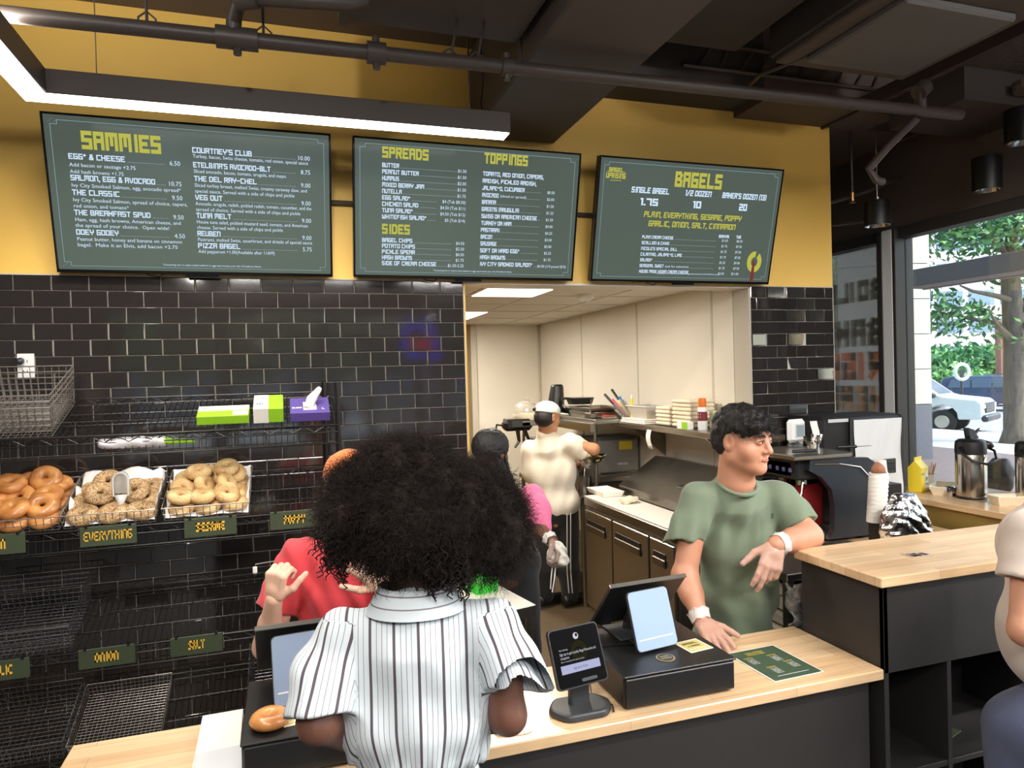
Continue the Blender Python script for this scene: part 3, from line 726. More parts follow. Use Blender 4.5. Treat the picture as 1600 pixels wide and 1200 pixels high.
# sprinkler main, passing below the ducts
KP_ = .79
def sp(p): return tuple(cc_+(v-cc_)*KP_ for v,cc_ in zip(p,(1.125,-3.755,1.87)))
t = thing('sprinkler_main_pipe', 'long black sprinkler pipe running above the menu boards', 'pipe', sp((2.5,-.35,3.44)))
class GS(G):
    def tube(s, pts, r, n=6, closed=False, caps=True):
        return G.tube(s, [sp(p) for p in pts], [v*KP_ for v in r] if isinstance(r,(list,tuple)) else r*KP_, n, closed, caps)
def pz(x): return 3.42+(x+1.6)*.01007
g = GS(); g.cyl((-1.6,-.35,pz(-1.6)),(5.35,-.35,pz(5.35)),.034,16); g.build('pipe_run', M_pipe, t, smooth='auto')
def coup(x, r=.052, l=.045, nm='coupling'):
    g = GS(); g.cyl((x-l,-.35,pz(x)),(x+l,-.35,pz(x)),r,16); g.cyl((x,-.35,pz(x)-r*1.5),(x,-.35,pz(x)+r*1.5),.018,8); g.build(nm, M_pipe, t, smooth='auto')
coup(1.575); coup(.945,.05,.09,'tee_fitting'); coup(2.24,.045,.03); coup(-.6)
g = GS(); g.tube([(.93,-.35,3.45),(.935,-.37,3.52),(.96,-.44,3.555),(1.02,-.5,3.565),(1.45,-.52,3.585),(1.50,-.52,3.60),(1.52,-.52,3.72)],.034,12); g.build('branch_pipe', M_pipe, t, smooth='auto')
g = GS(); g.cyl((.95,-.47,3.556),(1.04,-.5,3.566),.045,12); g.build('elbow_fitting', M_pipe, t, smooth='auto')
for i,(x,z1) in enumerate(((.575,3.85),(1.06,3.85),(1.94,3.70),(2.08,3.72))):
    g = GS(); g.cyl((x,-.35,3.44),(x+(.05 if i > 1 else 0),-.36,z1),.007,6); g.tube([(x-.035,-.35,3.44),(x-.035,-.35,3.49),(x,-.35,3.52),(x+.035,-.35,3.49),(x+.035,-.35,3.44)],.005,5); g.build('hanger', M_pipe, t)
g = GS(); g.tube([(5.02,-.35,3.49),(5.0,-.36,3.56),(4.98,-.38,3.60)],.034,10); g.cyl((4.96,-.38,3.58),(5.02,-.38,3.63),.05,12); g.build('riser', M_pipe, t, smooth='auto')
g = GS(); g.tube([(4.98,-.35,3.44),(4.90,-.2,3.30),(4.84,-.1,3.18),(4.88,-.12,3.10),(4.95,-.1,3.10)],.026,10); g.build('drop_pipe', M_pipe, t, smooth='auto')
t = thing('ceiling_conduit', 'thin black pipe below the dark ceiling near the right window', 'pipe', (4.9,.1,3.1))
g = G(); g.tube([(3.96+.7,.1,2.98),(5.05,.1,3.10),(5.38,.15,3.22)],.012,8); g.build('pipe_run', M_pipe, t)
g = G(); g.tube([(4.66,.3,2.86),(5.38,.3,2.95)],.01,6); g.build('lower_run', M_pipe, t)
# linear light: L-shaped run in front of the boards
t = thing('linear_pendant_light', 'bright L-shaped linear ceiling light above the menu boards', 'light', (.27,-.75,2.96))
X0,X1,Y1,ZB = .205, 2.104, -.75, 2.958
g = G(); g.box(X0,X1,Y1-.05,Y1+.05,ZB,ZB+.09,.003); g.box(X0,X0+.10,-4.2,Y1-.05,ZB,ZB+.09,.003); g.build('housing', mat('light_housing_dark', (70,62,58), .5), t)
g = G(); g.box(X0+.006,X1-.006,Y1-.044,Y1+.044,ZB-.004,ZB+.0); g.box(X0+.006,X0+.094,-4.18,Y1-.044,ZB-.004,ZB+.0); g.build('diffuser', M_led, t)
for i,(x,y) in enumerate(((.46,-.75),(1.93,-.75),(.255,-2.2),(.255,-3.6))):
    g = G(); g.cyl((x,y,ZB+.09),(x,y,4.1),.0022 if i != 1 else .004,5); g.build('suspension_cable', M_steel_dk, t)
g = G(); g.tube([(1.99,-.75,ZB+.09),(1.985,-.74,3.1),(2.0,-.73,3.2),(1.99,-.72,3.6),(1.99,-.72,4.1)],.004,6); g.build('power_cord', M_black, t)
t = thing('linear_pendant_light', 'long straight linear fill light added over the room behind the camera', 'light', (2.2,-5.6,2.96))  # made-up fitting around the rear fill light
g = G(); g.box(.4,4.0,-5.65,-5.55,3.25,3.38,.003); g.build('housing', M_dgrey, t); g = G(); g.box(.41,3.99,-5.644,-5.556,3.245,3.25); g.build('diffuser', M_led, t)
t = thing('linear_pendant_light', 'shorter straight linear fill light added behind the camera on the window side', 'light', (3.9,-3.6,3.25)); g = G(); g.box(2.8,5.0,-3.65,-3.55,3.25,3.38,.003); g.build('housing', M_dgrey, t); G().box(2.81,4.99,-3.644,-3.556,3.245,3.25).build('diffuser', M_led, t)  # made-up fitting around the window-side fill light
for i,q_ in enumerate(FILL_GLOBES):  # stems and rings made up for the added fill lamps
    t = thing('globe_fill_fitting', 'globe fill lamp added behind the camera, %s' % ('nearest the left wall','middle one','nearest the windows')[i], 'light', q_, 'added fill globes')
    g = G(); g.cyl((q_[0],q_[1],q_[2]+.14),(q_[0],q_[1],4.1),.006,6); g.lathe([(.05,0),(.06,.03),(0,.05)],14,(q_[0],q_[1],q_[2]+.12)); g.build('stem', M_black, t)
    g = G(); g.lathe([(.145,.0),(.15,.01),(.145,.02)],24,q_,caps=False); g.build('ring', M_chrome, t)
# can pendants at the window side
def can(x,y,z,r,h,label,top=4.1):
    t = thing('can_pendant', label, 'light', (x,y,z), 'black can pendants by the windows')
    g = G(); g.lathe([(r,0),(r,h*.96),(r*.97,h),(0,h)],24,(x,y,z),caps=False); g.build('shade', M_black, t, smooth='auto')
    g = G(); g.lathe([(r*.98,0),(r*.90,.0),(r*.72,.05),(r*.66,h*.6),(0,h*.62)],24,(x,y,z),caps=False); g.build('reflector', M_chrome, t, smooth='auto')
    g = G(); g.cyl((x,y,z+h),(x,y,z+h+.03),.012,8); g.cyl((x,y,z+h+.03),(x,y,top),.004,6); g.build('stem', M_steel_dk, t)
    return t
can(4.85,-.15,2.79,.078,.16,'black can pendant light hanging nearest the yellow wall')
can(5.18,-.86,3.13,.085,.19,'black can pendant light, rightmost and higher, by the window head',3.46)
can(5.22,-.62,2.92,.08,.2,'black can pendant light half hidden at the right edge, lower',3.46)
t = thing('can_pendant', 'round dark ceiling disc above the rightmost pendant', 'light', (5.1,-1.0,3.35)); G().lathe([(0,0),(.10,0),(.11,.02),(.11,.05),(0,.05)],20,(5.1,-1.0,3.37)).build('canopy', M_ceil2, t)
t = thing('fire_sprinkler', 'small brass sprinkler head under the dark ceiling beside the yellow wall', 'sprinkler', (4.84,.05,3.02))
G().cyl((4.84,.05,3.06),(4.84,.05,3.5),.01,6).build('drop_pipe', M_pipe, t)
g = G(); g.cyl((4.84,.05,3.0),(4.84,.05,3.06),.014,8); g.lathe([(0,0),(.022,.003),(.022,.006),(0,.008)],12,(4.84,.05,2.985)); g.build('head', mat('brass', (190,150,90), .3, metal=1), t)
# neon sign at the front windows (it shows up mirrored in the tiles)
t = thing('neon_sign', 'blue and red neon open sign hanging in the front window behind the camera', 'sign', ((3.397,-8.600,2.540)))
nx_,ny_,nz_ = (3.397,-8.600,2.540)
M_nb = lamp('neon_blue', (60,50,255), 4); M_nr = lamp('neon_red', (255,50,60), 3)
g = G(); g.tube([(nx_-.28,ny_,nz_-.34),(nx_-.28,ny_,nz_+.05),(nx_-.17,ny_,nz_+.26),(nx_,ny_,nz_+.32),(nx_+.17,ny_,nz_+.26),(nx_+.28,ny_,nz_+.05),(nx_+.28,ny_,nz_-.34),(nx_-.28,ny_,nz_-.34)],.026,6); g.build('tube_border', M_nb, t)
p = Print(lambda u,v,l: (nx_+.20-u, ny_, nz_-.14+v)); p.block('OPEN', 0,0,.20,.14,width=.40); p.g.build('tube_letters', M_nr, t)

# ---------------------------------------------------------------- menu boards
M_scr = mat('menu_screen', (44,52,48), .13, spec=.5, emit=(76,86,79), es=.95)
M_twh = lamp('screen_white', (206,226,246), 1.0); M_tyl = lamp('screen_yellow', (206,204,88), .75); M_trd = lamp('screen_red', (150,72,66), .6); M_tln = lamp('screen_line', (150,180,190), .75)
TILT = math.asin(.17/.70)
def board(x0, label, draw, zb=2.404):
    """screen corners: bottom edge near the wall, top leaning out"""
    Wd, Hd = 1.238, .702; t = thing('menu_board', label, 'screen', (x0+Wd/2, -.06, zb), 'menu boards on the yellow wall')
    c,s_ = math.cos(TILT), math.sin(TILT)
    def P(u,v,l=0): # u right 0..W, v down from the top 0..H, l out of the face
        h = Hd - v; return (x0+u, -.06 - h*s_ - l*c, zb + h*c - l*s_)
    R = rx(TILT)
    def bx(g,u0,u1,v0,v1,l0,l1,ch=.002):
        vs = G().box(u0,u1,-l1,-l0,Hd-v1,Hd-v0,ch)
        g.add([tuple(R @ Vector(q) + Vector((x0,-.06,zb))) for q in vs.v], vs.f)
    g = G(); bx(g,0,Wd,0,Hd,-.045,-.006,.004); g.build('case', M_black, t)
    g = G(); b = .010
    bx(g,0,Wd,0,b,-.008,.004); bx(g,0,Wd,Hd-b*1.5,Hd,-.008,.004); bx(g,0,b,b,Hd-b*1.5,-.008,.004); bx(g,Wd-b,Wd,b,Hd-b*1.5,-.008,.004); bx(g,Wd*.44,Wd*.56,Hd-.002,Hd+.012,-.012,.002)
    g.build('bezel', M_blackgl, t)
    g = G(); g.add([P(b,b,.0),P(Wd-b,b,.0),P(Wd-b,Hd-b*1.5,.0),P(b,Hd-b*1.5,.0)],[(0,3,2,1)]); g.build('screen', M_scr, t)
    pr_ = Print(lambda u,v,l: P(u*Wd, v*Hd, .0015+l)); 
    # lettering helper works in screen fractions with v growing downwards
    class S_: pass
    q = Print(lambda u,v,l: P(u, Hd-v, .0015+l))
    def bt(txt,u,v,h,tt=.2,m=0,al='l',w=None,it=0.0): return q.block(txt, u*Wd, (1-v)*Hd-h*Hd/2, h*Hd, tt, m, al, None if w is None else w*Wd, ital=it)
    def st(txt,u,v,h,m=0,al='l',w=None): q.small(txt, u*Wd, (1-v)*Hd-h*Hd*.5, h*Hd, m, al, None if w is None else w*Wd)
    def ln(u0,v0,u1,v1,th=.0022,m=3): q.line(u0*Wd,(1-v0)*Hd,u1*Wd,(1-v1)*Hd,th,m)
    def dots(u0,u1,v):
        n = max(2,int((u1-u0)*Wd/.007))
        for i in range(n): a = u0+(u1-u0)*i/n; ln(a,v,a+.0022,v,.0014,0)
    bo = [(.05,.045),(.05,.045),(.95,.045),(.95,.07),(.972,.07),(.972,.93),(.95,.93),(.95,.955),(.05,.955),(.05,.93),(.028,.93),(.028,.07),(.05,.07),(.05,.045)]
    for a,b_ in zip(bo[1:-1],bo[2:]): ln(*a,*b_)
    for cu in (.035,.965):
        for cv in (.05,.95):
            for i in range(5): q.poly([(cu*Wd+random.uniform(-.01,.01)+dx, (1-cv)*Hd+random.uniform(-.012,.012)+dy) for dx,dy in ((0,0),(.003,0),(.003,.003),(0,.003))][:1]*0 or [((cu-.012+.006*i)*Wd,(1-cv)*Hd+.006*((i*7)%3-1)),((cu-.012+.006*i)*Wd+.003,(1-cv)*Hd+.006*((i*7)%3-1)),((cu-.012+.006*i)*Wd+.0015,(1-cv)*Hd+.006*((i*7)%3-1)+.004)], 3)
    draw(bt, st, ln, dots, q, Wd, Hd)
    q.g.build('menu_lettering', [M_twh, M_tyl, M_trd, M_tln], t)
    # wall bracket and slack leads
    g = G(); g.box(x0+.35,x0+.89,-.05,-.001,zb+.12,zb+.2,.004); g.cyl((x0+.5,-.03,zb+.2),(x0+.5,-.11,zb+.5),.012,8); g.cyl((x0+.74,-.03,zb+.2),(x0+.74,-.11,zb+.5),.012,8); g.build('wall_bracket', M_black, t)
    g = G(); g.tube([(x0+.34,-.05,zb+.03),(x0+.38,-.045,zb-.005),(x0+.43,-.04,zb-.012),(x0+.47,-.045,zb+.03)],.0028,5); g.tube([(x0+.5,-.05,zb+.02),(x0+.56,-.045,zb-.004),(x0+.66,-.05,zb+.02)],.0028,5); g.build('lead', M_black, t)
    return t
def d1(bt, st, ln, dots, q, Wd, Hd):
    bt('SAMMIES', .122, .158, .108, .24, 1, w=.265)
    for Q,u,ur in ((D1L,.076,.445),(D1R,.49,.918)):
        for a,b,v,subs in Q:
            h = .034; w = min(len(a)*.0142, .28); bt(a, u, v, h, .2, 0, w=w); dots(u+w+.006, ur-.052, v+.016); st(b, ur, v+.004, .031, 0, 'r')
            for s_,sv in subs: st(s_, u, sv, .0245, 0, w=min(len(s_)*(.0083 if Q is D1L else .0069), .385 if Q is D1L else .43))
    st(FOOT, .36, .935, .013, 0, w=.36)
def d2(bt, st, ln, dots, q, Wd, Hd):
    bt('SPREADS', .118, .098, .075, .24, 1, w=.195); bt('SIDES', .118, .640, .070, .24, 1, w=.12); bt('TOPPINGS', .552, .088, .075, .24, 1, w=.20)
    for i,(a,b) in enumerate(D2A):
        v = .186+.0455*i; w = len(a)*.0118; bt(a,.118,v,.03,.2,0,w=w); dots(.118+w+.006,.44 if i < 5 else .35,v+.013); st(b,.475,v+.006,.024,0,'r')
    for i,(a,b) in enumerate(D2B):
        v = .72+.0425*i; w = len(a)*.0118; bt(a,.118,v,.03,.2,0,w=w); dots(.118+w+.006,.42,v+.013); st(b,.475,v+.006,.024,0,'r')
    for i,(a,b) in enumerate(D2C):
        v = .20+.0522*i; w = len(a)*.0108; bt(a,.548,v,.03,.2,0,w=w); u1 = .548+w+.006
        if i == 3: st('(sliced or spread)', u1, v, .02, 0, w=.12); u1 += .125
        if b: dots(u1,.82,v+.013); st(b,.883 if i < 13 else .96,v+.006,.022,0,'r')
    st(FOOT, .34, .935, .013, 0, w=.36)
def d3(bt, st, ln, dots, q, Wd, Hd):
    bt('BAGELS', .395, .145, .118, .24, 1, w=.262)
    bt('BAGEL', .088, .105, .034, .24, 1, 'c', .075); bt('UPRISING', .088, .150, .040, .24, 1, 'c', .10); ln(.06,.185,.116,.185,.003,1)
    ln(.042,.12,.05,.12,.004,1); ln(.126,.12,.134,.12,.004,1)
    for (a,b,u,w) in (('SINGLE BAGEL','1.75',.272,.20),('1/2 DOZEN','10',.53,.145),("BAKER'S DOZEN (13)",'20',.79,.255)):
        bt(a,u,.248,.045,.22,0,'c',w,.12); bt(b,u,.34,.056,.24,0,'c',len(b)*.024)
    bt('PLAIN, EVERYTHING, SESAME, POPPY',.518,.437,.045,.22,1,'c',.54,.12); bt('GARLIC, ONION, SALT, CINNAMON',.518,.51,.045,.22,1,'c',.485,.12)
    bt('SERVING',.70,.592,.024,.24,0,'c',.06); bt('TUB',.785,.592,.024,.24,0,'c',.028)
    for i,(a,b,c) in enumerate(D3T):
        v = .622+.0475*i; w = len(a)*.0094; bt(a,.25,v,.025,.2,0,w=w); u1 = .25+w+.006
        if i == 5: st('(ask for selection)', u1, v, .018, 0, w=.13); u1 += .135
        dots(u1,.66,v+.011); st(b,.725,v+.004,.022,0,'r'); st(c,.81,v+.004,.022,0,'r')
    st(FOOT, .34, .92, .012, 0, w=.36)
    # ring with a bite and a raised arm
    cx,cy,ro,ri = .895*Wd,.155*Hd+.03,.062,.026
    for i in range(26):
        if i in (4,5): continue
        a,b = 2*PI*i/26, 2*PI*(i+1)/26
        q.poly([(cx+math.cos(a)*ri*.9,cy+math.sin(a)*ri*1.15),(cx+math.cos(a)*ro*.86,cy+math.sin(a)*ro*1.05),(cx+math.cos(b)*ro*.86,cy+math.sin(b)*ro*1.05),(cx+math.cos(b)*ri*.9,cy+math.sin(b)*ri*1.15)],1,.0003)
    q.poly([(cx-.018,.02),(cx+.010,.02),(cx+.004,cy-.01),(cx-.012,cy-.01)],2,.0006)
    for k in range(3): q.poly([(cx-.014+.007*k,cy-.012),(cx-.009+.007*k,cy-.012),(cx-.009+.007*k,cy+.006+.002*k),(cx-.014+.007*k,cy+.006+.002*k)],2,.0008)
board(.118, 'wall screen headed SAMMIES, leftmost of the three menu boards', d1)
board(1.462, 'wall screen headed SPREADS and TOPPINGS, middle menu board', d2)
board(2.812, 'wall screen headed BAGELS with a raised-arm ring logo, rightmost menu board', d3)
t = thing('cable_conduit', 'thin dark conduit joining the menu boards behind them', 'conduit', (2,-.01,2.75))
G().cyl((1.1,-.02,2.80),(3.1,-.02,2.80),.013,8).build('tube', M_pipe, t)

# ---------------------------------------------------------------- counters
def edge_top(g, x0,x1,y0,y1,z0,z1): return g.box(x0,x1,y0,y1,z0,z1,.003)
t = thing('service_counter', 'low order counter with a maple top and charcoal front', 'counter', (1.71,-1.86,0))
G().box(.55,2.865,-2.062,-1.655,.888,.92,.003).build('worktop', M_wood, t)
G().box(.55,2.83,-2.035,-2.00,.02,.888,.002).build('front_panel', M_cab, t)
G().box(2.805,2.83,-2.0,-1.68,.02,.888,.002).build('end_panel', M_cab, t); G().box(.56,.585,-2.0,-1.68,.02,.888,.002).build('end_panel', M_cab, t)
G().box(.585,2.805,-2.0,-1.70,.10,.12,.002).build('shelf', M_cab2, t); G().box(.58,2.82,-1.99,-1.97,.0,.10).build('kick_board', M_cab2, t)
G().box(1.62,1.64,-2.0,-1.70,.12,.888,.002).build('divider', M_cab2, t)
t = thing('high_counter', 'taller bar counter with a maple top and open cubbies below', 'counter', (3.9,-1.88,0))
G().box(2.838,5.0,-2.085,-1.695,1.183,1.215,.003).build('worktop', M_wood, t)
G().box(2.866,4.98,-2.062,-2.045,.905,1.183,.002).build('front_panel', M_cab, t)
G().box(2.866,2.884,-2.062,-1.70,.0,1.183,.002).build('end_panel', M_cab, t, label='charcoal end panel with a faint warm sheen')
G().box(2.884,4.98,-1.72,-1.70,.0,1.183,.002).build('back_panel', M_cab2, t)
for x in (3.125,3.60,4.08,4.55,4.96): G().box(x,x+.018,-2.06,-1.72,.0,.905,.001).build('divider', M_cab, t)
for z in (.0,.565): G().box(2.884,4.96,-2.058,-1.72,z,z+.018,.001).build('shelf', M_cab, t)
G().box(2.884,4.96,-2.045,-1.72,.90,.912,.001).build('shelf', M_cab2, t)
tg = thing('menu_leaflet', 'dark folded menu leaflet lying in an open cubby of the tall counter', 'leaflet', (3.22,-1.9,.585)); G().cbox((3.24,-1.92,.588),(.13,.10,.004),.001,rz(.3)).build('sheet', M_sign, tg)
tg = thing('worktop_sticker', 'small dark printed sticker on the tall counter top', 'sticker', (3.144,-1.94,1.216))
G().cbox((3.16,-1.925,1.2165),(.085,.055,.002),.0005,rz(-.1)).build('sheet', mat('clear_film', (190,176,158), .3), tg)
p = Print(lambda u,v,l: (3.125+u, -1.945+v, 1.2178)); p.block('BAR',0,0,.02,.3,width=.045); p.block('CLUB',0,.024,.012,.3,width=.04); p.poly([(.05,0),(.07,.004),(.066,.03),(.048,.03)]); p.g.build('print', mat('dark_red_print', (84,44,44), .6), tg)
# black steel rack with foam boxes seen between the man and the tall counter
t = thing('steel_cart', 'dark steel cart with wrapped boxes behind the counters', 'cart', (3.2,-1.42,0))
for x in (2.93,3.5):
    for y in (-1.55,-1.25): G().box(x-.014,x+.014,y-.014,y+.014,0,1.05).build('post', M_steel_dk, t)
for z in (.30,.70,1.05): G().box(2.91,3.52,-1.57,-1.23,z,z+.03,.003).build('shelf', M_steel_dk, t)
k = 0
for z in (.733,.793,.853,.913,.97):
    b = thing('takeout_box', 'wrapped fibre takeout box beside the tall counter, %s of the stack' % ('lowest','second','third','fourth','topmost')[k], 'box', (3.05,-1.42,z), 'takeout boxes on the steel cart')
    G().box(2.935,3.18,-1.55,-1.33,z,z+.055,.012).build('box_body', M_fiber, b); k += 1
b = thing('plastic_bag', 'crumpled clear plastic bag over the takeout boxes on the cart', 'bag', (3.0,-1.56,.73))
F_ = Field((2.88,-1.64,.72),(3.2,-1.52,1.06),.008); F_.ell((3.03,-1.582,.80),(.12,.015,.08)).ell((2.96,-1.585,.98),(.06,.012,.06),.03).waves(.012,60,5,6,ridge=True); v,f = F_.mesh(); rawmesh('film', v, f, glass('clear_crinkled_film',(.95,.95,.95),3.0,.25,(225,220,210)), b)

# ---------------------------------------------------------------- cash registers
def drawer(x0,x1,y0,y1, label, rotz=0.0):
    t = thing('cash_drawer', label, 'cash drawer', ((x0+x1)/2,(y0+y1)/2,.92))
    G().box(x0,x1,y0+.008,y1,.929,1.018,.004).build('case', M_black, t)
    G().box(x0+.004,x1-.004,y0,y0+.010,.930,1.010,.003).build('drawer_front', M_black, t)
    G().box(x0-.002,x1+.002,y0-.002,y1,1.014,1.020,.002).build('lid_edge', M_black, t)
    for x in (x0+.02,x1-.02):
        for y in (y0+.03,y1-.03): G().cyl((x,y,.920),(x,y,.93),.011,10).build('foot', M_blackgl, t)
    return t
drawer(1.990,2.352,-2.022,-1.66, 'black cash drawer on the counter beside the small card reader')
t = drawer(.992,1.372,-2.02,-1.66, 'black cash drawer with a bagel on it, behind the customer in stripes')
def pos(cx, cy, label, lab2, lab3, yaw, padyaw):
    """till screen facing the staff, with a small customer pad in front"""
    t = thing('till_screen', label, 'till', (cx,cy,1.02))
    R = rz(yaw) @ rx(math.radians(41))
    c = Vector((cx, cy+.095, 1.125))
    g = G(); g.cbox(c, (.28,.012,.22), .003, R); g.build('case', M_black, t)
    g = G(); g.cbox(c+R@Vector((0,.0075,0)), (.265,.002,.205), .0005, R); g.build('display', M_blackgl, t)
    g = G(); g.cbox(c+R@Vector((0,-.001,.110)), (.28,.014,.004), .001, R); g.build('top_edge', M_steel, t, label='silver top edge')
    g = G(); g.tube([c+R@Vector((0,.012,-.04)), (cx+.0,cy+.13,1.06), (cx+.0,cy+.13,1.024)], [.025,.03,.035], 10); g.box(cx-.09,cx+.09,cy+.04,cy+.18,1.020,1.027,.003); g.build('stand', M_dgrey, t)
    g = G(); p = Print(lambda u,v,l: tuple(c+R@Vector((u,-.0065-l,v)))); 
    for a in range(16): p.line(.02*math.cos(a*PI/8),.02*math.sin(a*PI/8)+.02,.02*math.cos((a+1)*PI/8),.02*math.sin((a+1)*PI/8)+.02,.003)
    p.g.build('round_mark', M_dgrey, t)
    t2 = thing('customer_pad', lab2, 'screen', (cx+.03,cy,1.02))
    R2 = rz(padyaw) @ rx(math.radians(-18)); c2 = Vector((cx-.02, cy-.030, 1.108))
    def rr(w,h,r,n=5): return [(sx*(w/2-r)+r*math.cos(a0+PI/2*i/n), sz*(h/2-r)+r*math.sin(a0+PI/2*i/n)) for sx,sz,a0 in ((1,1,0),(-1,1,PI/2),(-1,-1,PI),(1,-1,1.5*PI)) for i in range(n+1)]
    G().prism(rr(.152,.176,.014), 0, .008, lambda a,b,h: tuple(c2+R2@Vector((a,-h,b)))).build('pad_body', M_dgrey, t2)
    G().prism(rr(.148,.172,.013), .0085, .0095, lambda a,b,h: tuple(c2+R2@Vector((a,-h,b)))).build('pad_face', lab3, t2, label='pale blue grey glossy face')
    G().prism(rr(.13,.004,.0015), .0096, .0100, lambda a,b,h: tuple(c2+R2@Vector((a,-h,b-.055)))).build('slot', M_card, t2)
    g = G(); g.cbox(c2+R2@Vector((0,.008,-.06)),(.06,.012,.05),.003,R2); g.cbox((cx-.02,cy+.0,1.025),(.09,.07,.008),.003); g.build('stand', M_black, t2)
M_pad = mat('pad_blue_grey', (160,182,214), .12, spec=.6)
pos(2.185, -1.83, 'black till screen tilted away, on the drawer in front of the man in green', 'pale blue customer pad on the drawer in front of the man in green', M_pad, .06, .14)
pos(1.155, -1.80, 'black till screen tilted away, left of the customer in stripes', 'grey customer pad half hidden by the customer in stripes', mat('pad_grey', (128,142,166), .14, spec=.6), .02, .10)
t = thing('cable', 'thin black cable running behind the drawer beside the card reader', 'cable', (1.95,-1.85,.92))
G().tube([(1.96,-2.01,.924),(1.975,-1.97,.923),(1.93,-1.93,.935),(1.95,-1.87,.95),(2.0,-1.80,1.024),(2.13,-1.83,1.024)],.0022,5).build('lead', M_black, t)
# card reader kiosk
t = thing('payment_tablet', 'small black payment tablet on a square stand at the counter edge', 'card reader', (1.875,-1.955,.92))
F_ = Field((1.78,-2.05,.915),(1.98,-1.86,.95),.004); F_.cap((1.835,-2.0,.924),(1.92,-2.0,.924),.026,.026,.02).cap((1.835,-1.93,.924),(1.92,-1.93,.924),.026,.026,.02).cap((1.82,-1.965,.922),(1.935,-1.965,.922),.035,.035,.03)
F_.plane((0,0,.921),(0,0,-1)).plane((0,0,.941),(0,0,1)); v,f = F_.mesh(); rawmesh('base', relax(v,f,2), f, M_dgrey, t)
Rk = rz(.16) @ rx(math.radians(-22)); ck = Vector((1.868,-1.975,1.082))
g = G(); g.cbox((1.878,-1.955,.985),(.062,.022,.11),.004, rz(.16)); g.build('stem', M_dgrey, t)
def rr(w,h,r,n=5): return [(sx*(w/2-r)+r*math.cos(a0+PI/2*i/n), sz*(h/2-r)+r*math.sin(a0+PI/2*i/n)) for sx,sz,a0 in ((1,1,0),(-1,1,PI/2),(-1,-1,PI),(1,-1,1.5*PI)) for i in range(n+1)]
def KP(a,b,l): return tuple(ck+Rk@Vector((a,-l,b)))
G().prism(rr(.163,.158,.012), -.006, .006, KP).build('tablet_body', M_black, t)
G().prism(rr(.155,.150,.010), .0062, .0068, KP).build('tablet_screen', M_blackgl, t)
M_kw = lamp('tablet_white_text', (220,222,230), .8); M_kb = lamp('tablet_button_lilac', (196,200,236), .75); M_kg = lamp('tablet_dim_green', (58,56,34), .5)
p = Print(lambda u,v,l: KP(u,v,.0071+l))
p.g.cur = 0
for i in range(24):
    a,b = 2*PI*i/24, 2*PI*(i+1)/24
    p.poly([(.006+math.cos(a)*.012,.012+math.sin(a)*.012),(.006+math.cos(a)*.027,.012+math.sin(a)*.027),(.006+math.cos(b)*.027,.012+math.sin(b)*.027),(.006+math.cos(b)*.012,.012+math.sin(b)*.012)],2)
p.small('Start earning',-.058,.020,.005,0,'l',.028,.0003); p.small('Sign up to get Loyalty Bagel Rewards and',-.058,.008,.0075,0,'l',.118,.0003); p.small('coupons',-.058,-.002,.0075,0,'l',.028,.0003); p.small('Earn 1 reward for $1 spent on items',-.058,-.010,.004,0,'l',.075,.0003)
p.poly([(-.062,-.040),(.064,-.040),(.064,-.018),(-.062,-.018)],1,.0002); p.small('Sign up in 10 sec',0,-.032,.0065,3,'c',.045,.0005)
p.poly([(.004+.009*math.cos(2*PI*i/14),.052+.009*math.sin(2*PI*i/14)) for i in range(14)],0,.0003); p.poly([(.006+.004*math.cos(2*PI*i/10),.054+.0045*math.sin(2*PI*i/10)) for i in range(10)],3,.0006)
p.g.build('screen_print', [M_kw, M_kb, M_kg, lamp('tablet_ink', (40,40,50), .5)], t)
G().prism(rr(.05,.008,.0035), .0070, .0085, lambda a,b,l: KP(a+.02,b-.064,l)).build('card_slot', M_dgrey, t)
# paper things on the counter
t = thing('menu_sheet', 'laminated green menu sheet lying on the maple counter', 'menu', (2.585,-1.895,.92))
Rm_ = rz(.03)
def MP(u,v,l): return tuple(Vector((2.585,-1.897,.9215+l)) + Rm_@Vector((u,v,0)))
G().prism(rr(.188,.232,.003,2), 0,.0008, lambda a,b,l: MP(a,b,l)).build('paper', M_paper, t)
G().prism(rr(.180,.224,.003,2), .0009,.0012, lambda a,b,l: MP(a,b,l)).build('green_print', mat('menu_green', (66,84,66), .35), t)
p = Print(lambda u,v,l: MP(u,v,.0015+l))
def rowt(txt,x,y,h,w,m): p.block(txt,x,y,h,.2,m,width=w)
rowt('BAGEL SAMMIES',-.045,.082,.009,.07,0); rowt('SPREADS SIDES',-.045,.069,.009,.068,0)
for (x,y,T_) in ((-.075,.05,'BAGELS'),(.012,.045,'TOPPINGS'),(-.05,-.03,'SCHMEARS'),(.03,-.012,'DRINKS')):
    rowt(T_,x,y,.008,.035,0)
    for i in range(5): rowt(('PLAIN','SALT','ONION','POPPY','GARLIC')[i],x+.004,y-.011-.0075*i,.0048,.028+.006*((i*3)%3),1)
p.line(-.06,-.088,.06,-.088,.0025,1); p.g.build('menu_print', [mat('menu_yellow_ink',(206,186,84),.5), mat('menu_white_ink',(208,212,208),.5)], t)
